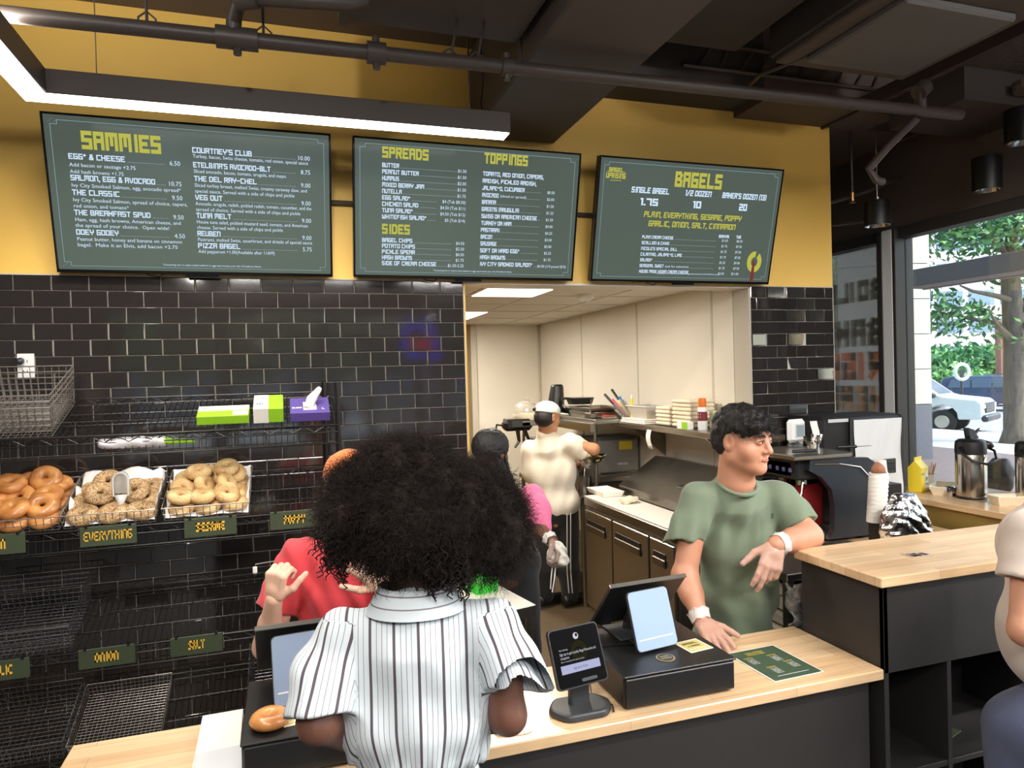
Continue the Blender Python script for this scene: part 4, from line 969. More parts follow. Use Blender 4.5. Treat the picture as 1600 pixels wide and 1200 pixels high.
def loyalty(x,y,z,ang,label):
    t = thing('stamp_card', label, 'card', (x,y,z)); R = rz(ang)
    def q(u,v,l): return tuple(Vector((x,y,z+l))+R@Vector((u,v,0)))
    G().prism(rr(.085,.085,.002,2),0,.0009,q).build('card_paper', mat('cream_card',(226,222,200),.6), t)
    G().prism(rr(.072,.072,.002,2),.001,.0012,q).build('card_print_field', mat('card_yellow',(206,190,120),.6), t)
    p = Print(lambda u,v,l: q(u,v,.0014)); p.block('BAGEL',-.028,.012,.012,.25,0,width=.056); p.block('CARD',-.022,-.008,.010,.25,0,width=.044)
    for i in range(5): p.poly([(-.026+.013*i+.004*math.cos(a),-.022+.004*math.sin(a)) for a in [k*PI/4 for k in range(8)]],1)
    p.g.build('card_print', [mat('card_green_ink',(96,104,60),.6), mat('card_white_ink',(236,234,224),.6)], t)
loyalty(2.288,-1.900,1.0205,.12,'cream stamp card on the cash drawer beside the blue pad')
loyalty(1.125,-1.925,1.0205,.1,'cream stamp card on the drawer beside the single bagel')
t = thing('round_badge', 'round gold and black bagel badge stuck on the cash drawer lid', 'sticker', (2.162,-1.948,1.0205))
G().lathe([(0,0),(.028,0),(.028,.0012),(0,.0012)],24,(2.162,-1.948,1.0205)).build('disc', mat('badge_gold',(176,150,92),.35,.4), t)
G().lathe([(0,0),(.0235,0),(.0235,.0006),(0,.0006)],24,(2.162,-1.948,1.0218)).build('disc_field', M_black, t)
p = Print(lambda u,v,l: (2.162+u,-1.948+v,1.0226)); p.block('BAGEL',0,.003,.008,.25,0,'c',.032); p.block('UPRISING',0,-.010,.007,.25,0,'c',.036); p.g.build('badge_print', mat('badge_ink',(196,176,110),.4), t)
t = thing('napkin', 'crumpled white napkin on the counter beside the customer in stripes', 'napkin', (1.68,-2.0,.92))
F_ = Field((1.60,-2.055,.918),(1.74,-1.93,.94),.004); F_.ell((1.67,-1.995,.922),(.055,.04,.005),.01).waves(.003,120,4); v,f = F_.mesh(); rawmesh('paper', v, f, M_paper, t)
t = thing('napkin_stack', 'stack of white paper napkins at the left end of the counter', 'napkins', (.93,-1.85,.92))
g = G()
for i in range(7): g.cbox((.925+random.uniform(-.002,.002),-1.845,.923+.0035*i),(.105,.37,.003),.001, rz(random.uniform(-.01,.01)+.02))
g.build('napkin_sheets', M_paper, t)
t = thing('paper_bag', 'flat pale grey paper bag lying on the napkins at the counter end', 'bag', (.935,-1.97,.948)); G().cbox((.935,-1.96,.950),(.11,.16,.005),.002,rz(.04)).build('bag_body', mat('pale_grey_paper',(206,208,212),.7), t)

# ---------------------------------------------------------------- bread rack
zs = {1:(1.79,1.66), 2:(1.40,1.265), 3:(.885,.75), 4:(.44,.30)}
RX0, RX1, YB, YF = -.78, 1.325, -.06, -.42
t = thing('wire_bread_rack', 'black wire bread rack with sloping shelves against the tiles', 'rack', (.3,-.24,0))
for x,y in ((RX1+.012,YF+.01),(RX1-.03,YB),(RX0,YF),(RX0,YB)):
    g = G(); g.cyl((x,y,0),(x,y,1.86 if x > 0 else 1.9),.0125,10)
    for i in range(36): g.cyl((x,y,.06+.05*i),(x,y,.064+.05*i),.0137,10)
    g.build('post', M_bwire, t)
def P_(s, y, dz=0.0):
    zb,zf = zs[s]; k = (y-YF)/(YB-YF); return zf+(zb-zf)*k+dz
for s in (1,2,3,4):
    g = G(); x = RX0+.01
    while x < RX1: g.tube([(x,YB,P_(s,YB)),(x,YF,P_(s,YF)),(x,YF-.004,P_(s,YF)-.085)],.0016,4,caps=False); x += .0265
    for y in (YB,-.18,-.30,YF): g.cyl((RX0,y,P_(s,y)-.004),(RX1,y,P_(s,y)-.004),.0032,6)
    o = g.build('shelf_wires', M_bwire, t, label='sloping grid of black wires')
    g = G()
    g.cyl((RX0,YF-.004,P_(s,YF)),(RX1+.01,YF-.004,P_(s,YF)),.0045,8); g.cyl((RX0,YF-.004,P_(s,YF)-.085),(RX1+.01,YF-.004,P_(s,YF)-.085),.0038,8); g.cyl((RX0,YF-.004,P_(s,YF)-.032),(RX1+.01,YF-.004,P_(s,YF)-.032),.003,6)
    n = 44; zz = []
    for i in range(n+1): zz.append((RX0+(RX1-RX0)*i/n, YF-.005, P_(s,YF)-(.002 if i%2 else .030)))
    g.tube(zz,.0024,5); g.build('front_truss', M_bwire, t)
    g = G(); g.cyl((RX0,YB+.004,P_(s,YB)+.022),(RX1-.03,YB+.004,P_(s,YB)+.022),.0032,6); zz = [(RX0+(RX1-RX0-.03)*i/n, YB+.004, P_(s,YB)+(.022 if i%2 else -.002)) for i in range(n+1)]; g.tube(zz,.0022,5)
    g.build('back_truss', M_bwire, t)
    for xx in (RX0, RX1): g = G(); g.tube([(xx,YB,P_(s,YB)),(xx,YF,P_(s,YF))],.0045,6); g.build('side_rail', M_bwire, t)
TA = math.atan2(.135,.36)
def basket(cx, s, depth, label, w=.345, l=.34, m=M_wire, yc=-.25, lift=.004, grp='wire bread baskets', fine=.026):
    z = P_(s, yc)+lift; t = thing('wire_basket', label, 'basket', (cx,yc,z), grp)
    R = rx(TA); O = Vector((cx,yc,z)); fl = depth*.10
    def q(a,b,c): return tuple(O + R@Vector((a,b,c)))
    g = G(); n = int(w/fine)
    for i in range(n+1):
        a = -w/2+w*i/n; b = a*(1+fl/(w/2)); g.tube([q(b,-l/2-fl,depth),q(a,-l/2,0),q(a,l/2,0),q(b,l/2+fl,depth)],.00155,4,caps=False)
    n = int(l/fine)
    for i in range(n+1):
        a = -l/2+l*i/n; b = a*(1+fl/(l/2)); g.tube([q(-w/2-fl,b,depth),q(-w/2,a,0.002),q(w/2,a,0.002),q(w/2+fl,b,depth)],.00155,4,caps=False)
    k = max(2,int(depth/fine))
    for i in range(1,k):
        h = depth*i/k; e = fl*i/k; g.tube([q(-w/2-e,-l/2-e,h),q(w/2+e,-l/2-e,h),q(w/2+e,l/2+e,h),q(-w/2-e,l/2+e,h)],.00155,4,closed=True)
    g.build('wire_grid', m, t)
    g = G(); g.tube([q(-w/2-fl,-l/2-fl,depth),q(w/2+fl,-l/2-fl,depth),q(w/2+fl,l/2+fl,depth),q(-w/2-fl,l/2+fl,depth)],.0030,6,closed=True); g.build('rim', m, t)
    return t, q
M_wire2 = mat('dark_chrome_wire', (150,150,156), .25, metal=.9)
basket(.0, 1, .135, 'deep empty wire basket on the top shelf, lowest of three nested', grp='nested baskets on the top shelf')
basket(.0, 1, .135, 'deep empty wire basket on the top shelf, middle of three nested', lift=.030, grp='nested baskets on the top shelf')
basket(.0, 1, .135, 'deep empty wire basket on the top shelf, uppermost of three nested', lift=.056, grp='nested baskets on the top shelf')
_, qp = basket(.015, 2, .065, 'shallow wire basket full of plain bagels, left on the second shelf')
_, qe = basket(.378, 2, .065, 'shallow wire basket lined with paper holding seeded everything bagels')
_, qs = basket(.760, 2, .065, 'shallow wire basket full of sesame bagels, above the sesame sign')
basket(.04, 3, .14, 'deep empty dark wire basket behind the garlic sign', m=M_wire2, fine=.022)
basket(.0, 4, .10, 'empty dark wire basket low on the rack, below the garlic sign', m=M_wire2, fine=.022)
basket(.37, 4, .06, 'empty shiny wire basket low on the rack, below the onion sign', m=M_wire, fine=.017)
basket(1.10, 4, .16, 'empty dark wire basket low on the rack behind the left till', m=M_wire2, fine=.022, w=.36)
# bagels
def bagel_mesh(name, mats, seed, R0=.031, r0=.026, sq=.86, seeds=0):
    r = random.Random(seed); g = G(); g.torus(R0,r0,20,10,(0,0,0),None,sq,.035,r.random()*6)
    me_v, me_f = g.v, g.f
    o_ = G(); o_.v = me_v; o_.f = me_f; o_.m = [0]*len(me_f)
    me = bpy.data.meshes.new(name); me.from_pydata(o_.v, [], o_.f); me.materials.append(mats); me.polygons.foreach_set('use_smooth',[True]*len(me.polygons)); me.update(); return me
def seedmat(name, base, dark, light, n1, n2, extra=None):
    m = bpy.data.materials.new(name); m.use_nodes = True; n = m.node_tree; L = n.links; b = n.nodes['Principled BSDF']
    tc = n.nodes.new('ShaderNodeTexCoord'); ns = n.nodes.new('ShaderNodeTexNoise'); ns.inputs['Scale'].default_value = 14; ns.inputs['Detail'].default_value = 5; L.new(tc.outputs['Object'], ns.inputs['Vector'])
    cr = n.nodes.new('ShaderNodeValToRGB'); cr.color_ramp.elements[0].color = lin(base); cr.color_ramp.elements[0].position = .35; cr.color_ramp.elements[1].color = lin(dark); cr.color_ramp.elements[1].position = .72
    L.new(ns.outputs['Fac'], cr.inputs[0]); col = cr.outputs[0]; b.inputs['Roughness'].default_value = .38 if not n1 else .7
    if n1:
        vo = n.nodes.new('ShaderNodeTexVoronoi'); vo.inputs['Scale'].default_value = n1; L.new(tc.outputs['Object'], vo.inputs['Vector'])
        lt = n.nodes.new('ShaderNodeMath'); lt.operation = 'LESS_THAN'; lt.inputs[1].default_value = n2; L.new(vo.outputs['Distance'], lt.inputs[0])
        c2 = n.nodes.new('ShaderNodeValToRGB'); c2.color_ramp.interpolation = 'CONSTANT'
        cols = extra or [light]; c2.color_ramp.elements[0].color = lin(cols[0]); c2.color_ramp.elements[0].position = 0
        for i,c in enumerate(cols[1:]):
            e = c2.color_ramp.elements.new((i+1)/len(cols)) if i+1 < len(cols)-0 or True else None; e.color = lin(c)
        c2.color_ramp.elements.remove(c2.color_ramp.elements[-1]) if len(c2.color_ramp.elements) > len(cols) else None
        sp = n.nodes.new('ShaderNodeSeparateColor'); L.new(vo.outputs['Color'], sp.inputs[0]); L.new(sp.outputs[0], c2.inputs[0])
        mx = n.nodes.new('ShaderNodeMix'); mx.data_type = 'RGBA'; L.new(lt.outputs[0], mx.inputs[0]); L.new(col, mx.inputs[6]); L.new(c2.outputs[0], mx.inputs[7]); col = mx.outputs[2]
        bp = n.nodes.new('ShaderNodeBump'); bp.inputs['Strength'].default_value = .6; bp.inputs['Distance'].default_value = .002; bp.invert = True; L.new(vo.outputs['Distance'], bp.inputs['Height']); L.new(bp.outputs[0], b.inputs['Normal'])
    L.new(col, b.inputs['Base Color']); MATS[name] = m; return m
M_bp = seedmat('bagel_glazed_brown', (214,150,84), (160,94,46), None, 0, 0); M_bp.node_tree.nodes['Principled BSDF'].inputs['Coat Weight'].default_value = .4
M_be = seedmat('bagel_everything_crust', (196,158,110), (160,118,72), None, 210, .42, [(222,204,168),(206,182,140),(34,28,24),(230,220,196),(190,160,112),(60,48,38)])
M_bs = seedmat('bagel_sesame_crust', (222,188,132), (190,140,80), None, 170, .28, [(240,224,186),(232,208,160),(244,232,200)])
protos = {}
for nm,mm,sz in (('plain',M_bp,1.1),('everything',M_be,1.12),('sesame',M_bs,.98)):
    protos[nm] = [bagel_mesh('bagel', mm, 3*i+len(nm), .0325*sz*random.uniform(.94,1.06), .0265*sz*random.uniform(.92,1.05), .82) for i in range(4)]
def bagel(kind, q, a, b, h, tilt, label):
    o = link('bagel', random.choice(protos[kind])); o.location = q(a,b,h)
    o.rotation_mode = 'ZYX'; o.rotation_euler = (TA+tilt[0]+(.30 if h > .05 else .15), tilt[1], random.uniform(0,6.28)); tag(o, label, 'bagel', kind+' bagels in their basket'); return o
rown = ('front row','middle row','back row'); coln = ('beside the left side of the basket','in the middle','beside the right side of the basket')
for kind, q, tops in (('plain',qp,[(-.10,-.09),(-.0,-.10),(.10,-.085),(-.11,.0),(-.01,.01),(.095,.0),(-.09,.105),(.01,.11),(.105,.10)]), ('everything',qe,[(-.06,-.02),(.07,.0),(-.055,.095)]), ('sesame',qs,[(-.11,-.10),(-.02,-.10),(.08,-.09),(-.11,-.01),(-.02,.0),(.075,.0),(-.1,.09),(.0,.10),(.10,.095)])):
    desc = {'plain':'glossy brown plain bagel','everything':'seed crusted everything bagel','sesame':'pale sesame bagel'}[kind]
    for r_ in range(3):
        for c_ in range(3):
            bagel(kind, q, -.112+.112*c_+random.uniform(-.006,.006), -.112+.112*r_, .028, (random.uniform(-.15,.15),random.uniform(-.15,.15)), desc+', lower layer, '+rown[r_]+', '+coln[c_])
    for i,(a,b) in enumerate(tops):
        tl = (random.uniform(-.35,.35), random.uniform(-.35,.35)) if kind != 'everything' else (random.uniform(-.1,.25), random.uniform(-.2,.2))
        if kind == 'sesame' and i in (4,5): tl = (.2, .9)
        lab = desc+', heaped on top, '+rown[0 if b < -.05 else 1 if b < .05 else 2]+', '+coln[0 if a < -.05 else 1 if a < .05 else 2]
        bagel(kind, q, a, b, .072+random.uniform(-.004,.008), tl, lab)
    if kind != 'everything':
        for i,(a,b) in enumerate(((-.05,.06),(.07,.09))):
            bagel(kind, q, a, b, .112, (random.uniform(-.3,.3), random.uniform(-.3,.3)), desc+(', highest of the heap, towards the left' if i == 0 else ', highest of the heap, towards the right'))
o = bpy.data.objects.new('bagel', bagel_mesh('bagel', M_bp, 77, .0275, .023, .76)); COL.objects.link(o); o.location = (1.055,-1.945,1.037); tag(o,'single glossy bagel on the black cash drawer, left of the customer in stripes','bagel')
# parchment liners
M_liner = mat('parchment_liner', (226,224,222), .6, alpha=1)
for q, lab, x in ((qe,'crumpled white paper liner under the everything bagels',.378),(qs,'white paper liner showing at the sides of the sesame basket',.76)):
    t = thing('paper_liner', lab, 'liner', (x,-.25,1.35)); g = G(); n = 12; vs = []
    for i in range(n+1):
        for j in range(n+1):
            a = -.185+.37*i/n; b = -.18+.36*j/n; e = max(abs(a)/.165,abs(b)/.16)
            h = .006 if e < 1 else .006+(e-1)*.55
            if j >= n-1 and q is qe: h = .06+.035*abs(math.sin(i*.55+.6))+.02*(i/n)
            if (i in (0,n)) : h = .05+.03*math.sin(j*1.7)
            if j <= 1: h = .012
            a_ = max(-.172,min(.172,a)); b_ = max(-.168,min(.168,b)); vs.append(q(a_,b_,h+random.uniform(-.004,.004)))
    g.add(vs, [(i*(n+1)+j,(i+1)*(n+1)+j,(i+1)*(n+1)+j+1,i*(n+1)+j+1) for i in range(n) for j in range(n)]); o = g.build('liner_sheet', M_liner, t, smooth=True)
    o.modifiers.new('thickness','SOLIDIFY').thickness = .0008
# scoop standing in the everything basket
t = thing('ice_scoop', 'white plastic scoop standing among the everything bagels', 'scoop', qe(.03,-.04,.06))
def SQ(a,b,c): return qe(.03+a, -.055+b+c*.35, .095+c)
g = G(); out = []
for i in range(13):
    a = PI*i/12
    out.append((.030*math.cos(a), .055+.030*math.sin(a)))
pts = [(.030,-.01)]+out+[(-.030,-.01)]
g.tube([SQ(a,-.01,b) for a,b in pts],.0045,6,closed=True); g.build('scoop_rim', M_white, t, smooth=True)
g = G(); g.prism(pts, 0, .002, lambda a,b,h: SQ(a,.012+h,b*.96)); g.build('scoop_bowl', mat('clear_plastic_grey',(190,190,186),.2,alpha=.55), t)
g = G(); g.tube([SQ(0,-.005,-.01),SQ(0,-.012,-.035),SQ(0,-.016,-.07)],[.027,.015,.012],10); g.build('handle', M_white, t, smooth=True)
# shelf signs
def sign(txt, x0, x1, s, label, tw=None, dz=0.0):
    t = thing('shelf_sign', label, 'sign', ((x0+x1)/2,YF-.012,P_(s,YF)-.04), 'green bagel name signs')
    z1 = P_(s,YF)+.012+dz; z0 = z1-.083
    G().box(x0,x1,YF-.016,YF-.011,z0,z1,.0015).build('plate', M_sign, t)
    p = Print(lambda u,v,l: (x0+u, YF-.0168-l, z0+v)); w = x1-x0
    p.block(txt, w/2, .024, .038, .24 if len(txt) < 8 else .15, 0, 'c', tw or min(len(txt)*.0165, w-.02)); p.g.build('lettering', M_signy, t)
    g = G(); g.box(x0+.02,x0+.03,YF-.018,YF+.004,z1-.006,z1+.004); g.build('clip', M_bwire, t); G().box(x1-.03,x1-.02,YF-.018,YF+.004,z1-.006,z1+.004).build('clip', M_bwire, t)
sign('PLAIN', -.145, .072, 2, 'green shelf sign reading PLAIN'); sign('EVERYTHING', .268, .482, 2, 'green shelf sign reading EVERYTHING', .185); sign('SESAME', .668, .883, 2, 'green shelf sign reading SESAME', .12); sign('POPPY', 1.023, 1.238, 2, 'green shelf sign reading POPPY', .095)
sign('GARLIC', -.145, .072, 3, 'green shelf sign reading GARLIC'); sign('ONION', .247, .461, 3, 'green shelf sign reading ONION', .092); sign('SALT', .597, .809, 3, 'green shelf sign reading SALT', .068)
# things lying on the top shelf
def on1(x,y,h=0): return Vector((x,y,P_(1,y)+.005+h))
def shelfbox(name, x0,x1,y0,y1,h, mats, label, cat='box', cx=None):
    c = (Vector((x0,y0,0))+Vector((x1,y1,0)))/2; z = P_(1,c.y)+.006
    t = thing(name, label, cat, (c.x,c.y,z)); R = rx(TA); O = Vector((c.x,c.y,z)); w = (x1-x0)/2; l = (y1-y0)/2
    g = G(); g.box(-w,w,-l,l,0,h,.002,R,O); g.build('carton', mats[0], t)
    def q(a,b,cc): return tuple(O+R@Vector((a,b,cc)))
    return t, q, w, l
t,q,w,l = shelfbox('glove_box', .725,.945,-.375,-.255,.042,[M_lime],'long lime green and white glove carton lying on the top rack shelf')
g = G(); g.add([q(-w+.002,0,.0426),q(w-.002,0,.0426),q(w-.002,l-.002,.0426),q(-w+.002,l-.002,.0426)],[(0,1,2,3)]); g.add([q(w-.07,-l+.004,.0428),q(w-.004,-l+.004,.0428),q(w-.004,-.01,.0428),q(w-.07,-.01,.0428)],[(0,1,2,3)]); g.build('white_panel', M_paper, t)
p = Print(lambda u,v,l_: q(-w+.01+u, .006+v, .0432)); p.block('EXAM GLOVES',0,.018,.010,.2,0,width=.06); p.block('VINYL',0,.004,.008,.2,0,width=.03); p.g.build('print', M_dgrey, t)
t,q,w,l = shelfbox('glove_box', .965,1.095,-.38,-.21,.07,[M_lime],'white and lime green carton between the long box and the purple box')
g = G(); g.add([q(-w-.0004,-l-.0004,0),q(.0,-l-.0004,0),q(0,-l-.0004,.0705),q(-w-.0004,-l-.0004,.0705)],[(0,1,2,3)]); g.add([q(-w,-l,.0706),q(0,-l,.0706),q(0,l,.0706),q(-w,l,.0706)],[(0,1,2,3)]); g.build('white_panel', M_paper, t)
p = Print(lambda u,v,l_: q(-w+.01+u, -l+.02+v, .0712)); p.block('GLOVES',0,.10,.012,.2,0,width=.045); p.block('100',0,.03,.02,.2,0,width=.03); p.g.build('print', M_dgrey, t)
t,q,w,l = shelfbox('glove_box', 1.125,1.305,-.385,-.20,.045,[M_purple],'purple carton on the rack with an open white tissue flap')
g = G(); g.add([q(-.03,-.06,.0456),q(.03,-.06,.0456),q(.03,.02,.0456),q(-.03,.04,.0456)],[(0,1,2,3)]); g.tube([q(-.01,-.04,.046),q(.01,0,.075),q(.05,.06,.105)],[.018,.024,.012],8); g.build('tissue', M_paper, t)
p = Print(lambda u,v,l_: q(u, v, .0460)); p.block('GLOVE',-.08,-.04,.016,.25,0,width=.045); p.block('L',.055,-.06,.02,.25,0,width=.014); p.g.build('print', M_paper, t)
t = thing('paper_roll_bag', 'long clear sleeve with a lime green neck lying along the top shelf front', 'bag', (.53,-.40,1.67))
F_ = Field((.32,-.435,1.60),(.76,-.36,1.70),.006); F_.cap((.36,-.405,1.625),(.58,-.405,1.622),.024,.024,.02).cap((.58,-.405,1.622),(.70,-.405,1.618),.016,.007,.02).waves(.003,70,9); v,f = F_.mesh(); 
rawmesh('sleeve_body', v[:], f, [mat('translucent_white_plastic',(206,202,206),.3)], t)
G().tube([(.575,-.408,1.626),(.62,-.408,1.622),(.72,-.408,1.618)],[.0245,.014,.009],10).build('green_neck', M_lime, t, smooth=True)
# outlet
t = thing('wall_outlet', 'white wall outlet plate with a dark plug in it, on the black tiles', 'outlet', (-.035,-.01,1.97))
G().box(-.069,-.001,-.0135,-.0045,1.913,2.031,.002).build('cover_plate', M_white, t)
g = G(); g.tube([(-.052,-.014,2.0),(-.05,-.04,1.995),(-.045,-.05,1.99)],[.014,.016,.012],10); g.build('plug', M_dgrey, t, smooth=True)
g = G(); 
for zc in (1.995,1.948): g.box(-.045,-.042,-.0142,-.013,zc-.006,zc+.006); g.box(-.030,-.027,-.0142,-.013,zc-.006,zc+.006)
g.build('slots', M_black, t)
t = thing('wire_bracket', 'small dark wire bracket with a white clip on the tiles behind the person in red', 'bracket', (.96,-.35,1.0))
g = G(); g.tube([(.955,-.42,1.00),(.955,-.42,1.045),(1.18,-.40,1.055)],.0028,6); g.build('wire_arm', M_wire, t); G().box(.943,.962,-.43,-.415,1.005,1.035,.003).build('clip', M_white, t)
# ---------------------------------------------------------------- kitchen
# refrigerated prep table along the right kitchen wall
t = thing('prep_table', 'long stainless refrigerated prep table with three doors on the right', 'fridge', (3.5,.05,0))
XA = 3.205
G().box(XA,3.93,-.30,.985,.12,.885,.006).build('cabinet_body', M_steel_dk, t)
G().box(XA-.012,3.48,-.305,.99,.885,.945,.006).build('counter_edge', M_steel_dk, t)
G().box(XA-.008,3.47,-.30,.985,.945,.958,.003).build('cutting_board', mat('white_cutting_board',(232,228,218),.5), t)
g = G(); g.prism([(3.48,.945),(3.93,.945),(3.93,1.20),(3.80,1.22),(3.48,1.02)], -.30,.98, lambda a,b,h: (a,h,b)); g.build('lid_hood', M_steel_dk, t)
for k,(a,b) in enumerate(((.52,.955),(.01,.50),(-.29,-.01))):
    d = G().box(XA-.022,XA,a,b,.16,.865,.005).build('door', M_steel, t)
    g = G(); g.box(XA-.028,XA-.02,a+.09,b-.05,.715,.80,.003); g.build('handle_recess', M_black, d); g = G(); g.box(XA-.036,XA-.024,a+.09,b-.05,.72,.765,.004); g.build('handle', M_steel_dk, d)
g = G(); g.tube([(3.60,.18,1.105),(3.555,.18,1.10),(3.555,.27,1.10),(3.60,.27,1.105)],.006,6); g.build('lid_handle', M_chrome, t)
for y in (-.25,.93):
    for x in (3.26,3.88): G().cyl((x,y,.0),(x,y,.12),.022,10).build('leg', M_steel_dk, t)
t = thing('takeout_box', 'open white clamshell box on the white cutting board', 'box', (3.34,.93,.96)); 
for a,b in ((.82,.965),(.97,1.10)):
    g = G(); vs = []
    x0,x1 = 3.27,3.44
    g.add([(x0+.015,a+.012,.962),(x1-.015,a+.012,.962),(x1-.015,b-.012,.962),(x0+.015,b-.012,.962),(x0,a,.998),(x1,a,.998),(x1,b,.998),(x0,b,.998)],[(0,1,2,3),(0,4,5,1),(1,5,6,2),(2,6,7,3),(3,7,4,0)]); o = g.build('tray_half', M_foam, t); m_ = o.modifiers.new('s','SOLIDIFY'); m_.thickness = .004
t = thing('wrapped_sandwich', 'paper wrapped sandwich on the white cutting board', 'sandwich', (3.35,.57,.96))
F_ = Field((3.26,.49,.955),(3.44,.65,1.02),.005); F_.ell((3.35,.57,.982),(.07,.05,.024),.01).cap((3.31,.55,.975),(3.40,.60,.975),.02,.02,.02).waves(.004,80,2); v,f = F_.mesh(); rawmesh('wrap', v, f, M_fiber, t)
# wall shelf
t = thing('steel_shelf', 'stainless wall shelf on brackets above the prep table', 'shelf', (3.8,.5,1.44))
G().box(3.62,3.944,-.32,1.40,1.435,1.472,.004).build('shelf_board', M_steel, t)
for y in (.10,1.08):
    g = G(); g.prism([(3.66,1.434),(3.944,1.434),(3.944,1.20)], y-.008,y+.008, lambda a,b,h: (a,h,b)); g.build('bracket', M_steel_dk, t)
t = thing('order_slip', 'white order slip hanging from the wall shelf edge', 'paper', (3.62,.73,1.43)); g = G(); n = 6
g.add([(3.612-.012*math.sin(i*.8), y, 1.445-.028*i) for i in range(n) for y in (.70,.765)], [(2*i,2*i+1,2*i+3,2*i+2) for i in range(n-1)]); o = g.build('slip_paper', M_paper, t, smooth=True); o.modifiers.new('s','SOLIDIFY').thickness = .0006
# things on it
t = thing('storage_bin', 'clear plastic food bin at the far end of the wall shelf', 'bin', (3.80,1.05,1.472))
g = G(); g.add([(3.70,.92,1.474),(3.90,.92,1.474),(3.90,1.22,1.474),(3.70,1.22,1.474),(3.685,.90,1.60),(3.915,.90,1.60),(3.915,1.24,1.60),(3.685,1.24,1.60)],[(0,1,2,3),(0,4,5,1),(1,5,6,2),(2,6,7,3),(3,7,4,0)]); o = g.build('bin_body', mat('frosted_plastic',(196,190,178),.3,alpha=.6), t); o.modifiers.new('s','SOLIDIFY').thickness = .004
g = G(); g.tube([(3.68,.895,1.602),(3.92,.895,1.602),(3.92,1.245,1.602),(3.68,1.245,1.602)],.006,6,closed=True); g.build('rim', M_card, t)
t = thing('takeout_lid_stack', 'low stack of white lids on the wall shelf beside the plastic bin', 'lids', (3.72,.95,1.472))
for i in range(3): G().box(3.63+.004*i,3.83,.84+.01*i,1.24-.01*i,1.473+.013*i,1.484+.013*i,.004).build('lid', M_foam, t)
def foodstack(x0,x1,y0,y1,n,h,z,name,labels,grp,m=M_fiber):
    for i in range(n):
        t = thing(name, labels % (('lowest','second','third','fourth','fifth','sixth','seventh','eighth')[i] if i < n-1 else 'topmost'), 'box', ((x0+x1)/2,(y0+y1)/2,z+h*i), grp)
        dx = random.uniform(-.003,.003); G().box(x0+dx,x1+dx,y0,y1,z+h*i+.0005,z+h*(i+1)-.0005,h*.35).build('box_body', m, t)
foodstack(3.70,3.90,.60,.80,5,.028,1.474,'fibre_box','pale fibre box in the shorter stack on the wall shelf, %s from the bottom','short stack of fibre boxes on the shelf')
foodstack(3.70,3.90,.33,.57,7,.028,1.474,'fibre_box','pale fibre box in the taller stack on the wall shelf, %s from the bottom','tall stack of fibre boxes on the shelf')
for j,(y,n) in enumerate(((.47,5),(.38,5))): pass
t = thing('carton', 'small white and lime green carton leaning at the wall shelf edge', 'box', (3.68,.33,1.472)); G().box(3.64,3.69,.27,.40,1.473,1.525,.002).build('carton_body', M_paper, t); G().box(3.638,3.6395,.27,.335,1.474,1.524).build('green_panel', M_lime, t)
t = thing('spray_can', 'orange capped spray can standing on the wall shelf', 'spray can', (3.72,.21,1.472))
G().lathe([(0,0),(.030,0),(.031,.01),(.031,.14),(.026,.155),(0,.156)],20,(3.72,.21,1.473)).build('can_body', M_white, t, smooth='auto'); G().lathe([(.0312,0),(.0312,.06)],20,(3.72,.21,1.535),caps=False).build('can_label', mat('maroon_label',(120,40,50),.4), t)
G().lathe([(.027,0),(.027,.045),(.024,.062),(0,.064)],16,(3.72,.21,1.622)).build('cap', mat('orange_cap',(226,116,30),.4), t, smooth='auto'); 
p = Print(lambda u,v,l: (3.72-.0318*math.cos((u-.5)*1.6)-.0, .21-.0318*math.sin((u-.5)*1.6), 1.555+v)); 
for i in range(2): p.poly([(.1,.0+.02*i),(.5,.0+.02*i),(.9,.0+.02*i),(.9,.008+.02*i),(.5,.008+.02*i),(.1,.008+.02*i)])
p.g.build('label_print', M_white, t)
t = thing('container_stack', 'pale green fibre box behind the spray can on the wall shelf', 'box', (3.84,.10,1.472)); G().box(3.76,3.92,-.02,.20,1.473,1.60,.01).build('box_body', mat('pale_green_fibre',(196,200,168),.8), t)
# steel work station (two tier) where the cook stands
t = thing('steel_station', 'stainless two tier work station in front of the cook', 'work table', (3.55,2.1,0))
G().box(3.30,3.93,1.30,2.85,.845,.885,.005).build('table_top', M_steel, t)
G().box(3.42,3.93,1.25,2.85,1.46,1.50,.005).build('over_shelf', M_steel, t, label='steel over-shelf holding trays and pans')
G().box(3.36,3.93,1.82,2.75,1.20,1.25,.005).build('mid_shelf', M_steel_dk, t)
for x,y in ((3.33,1.33),(3.33,2.8),(3.90,2.8)): G().cyl((x,y,0),(x,y,.85),.019,12).build('leg', M_steel, t)
for x,y in ((3.45,1.32),(3.45,2.2)): G().cyl((x,y,.885),(x,y,1.47),.014,10).build('upright', M_steel_dk, t)
G().box(3.33,3.9,1.34,2.8,.26,.28,.004).build('under_shelf', M_steel_dk, t)
G().box(3.38,3.42,1.25,2.85,1.40,1.47,.003).build('front_rail', M_steel, t)
t = thing('toaster_oven', 'grey steel toaster oven with a yellow warning sticker', 'oven', (3.71,1.6,.89))
G().box(3.485,3.93,1.46,1.76,.935,1.335,.03).build('oven_body', mat('oven_grey',(120,118,112),.4,.6), t)
G().box(3.515,3.90,1.446,1.462,1.03,1.31,.006).build('front_panel', mat('oven_panel_grey',(138,136,130),.4,.4), t)
G().box(3.72,3.84,1.440,1.447,1.225,1.295,.001).build('warning_sticker', mat('sticker_yellow',(206,182,48),.5), t)
p = Print(lambda u,v,l: (3.70+u,1.4445,1.10+v)); p.block('TOASTER',0,0,.016,.2,width=.10); p.g.build('lettering', M_white, t)
G().box(3.53,3.88,1.444,1.45,.965,1.005,.002).build('control_strip', M_steel, t)
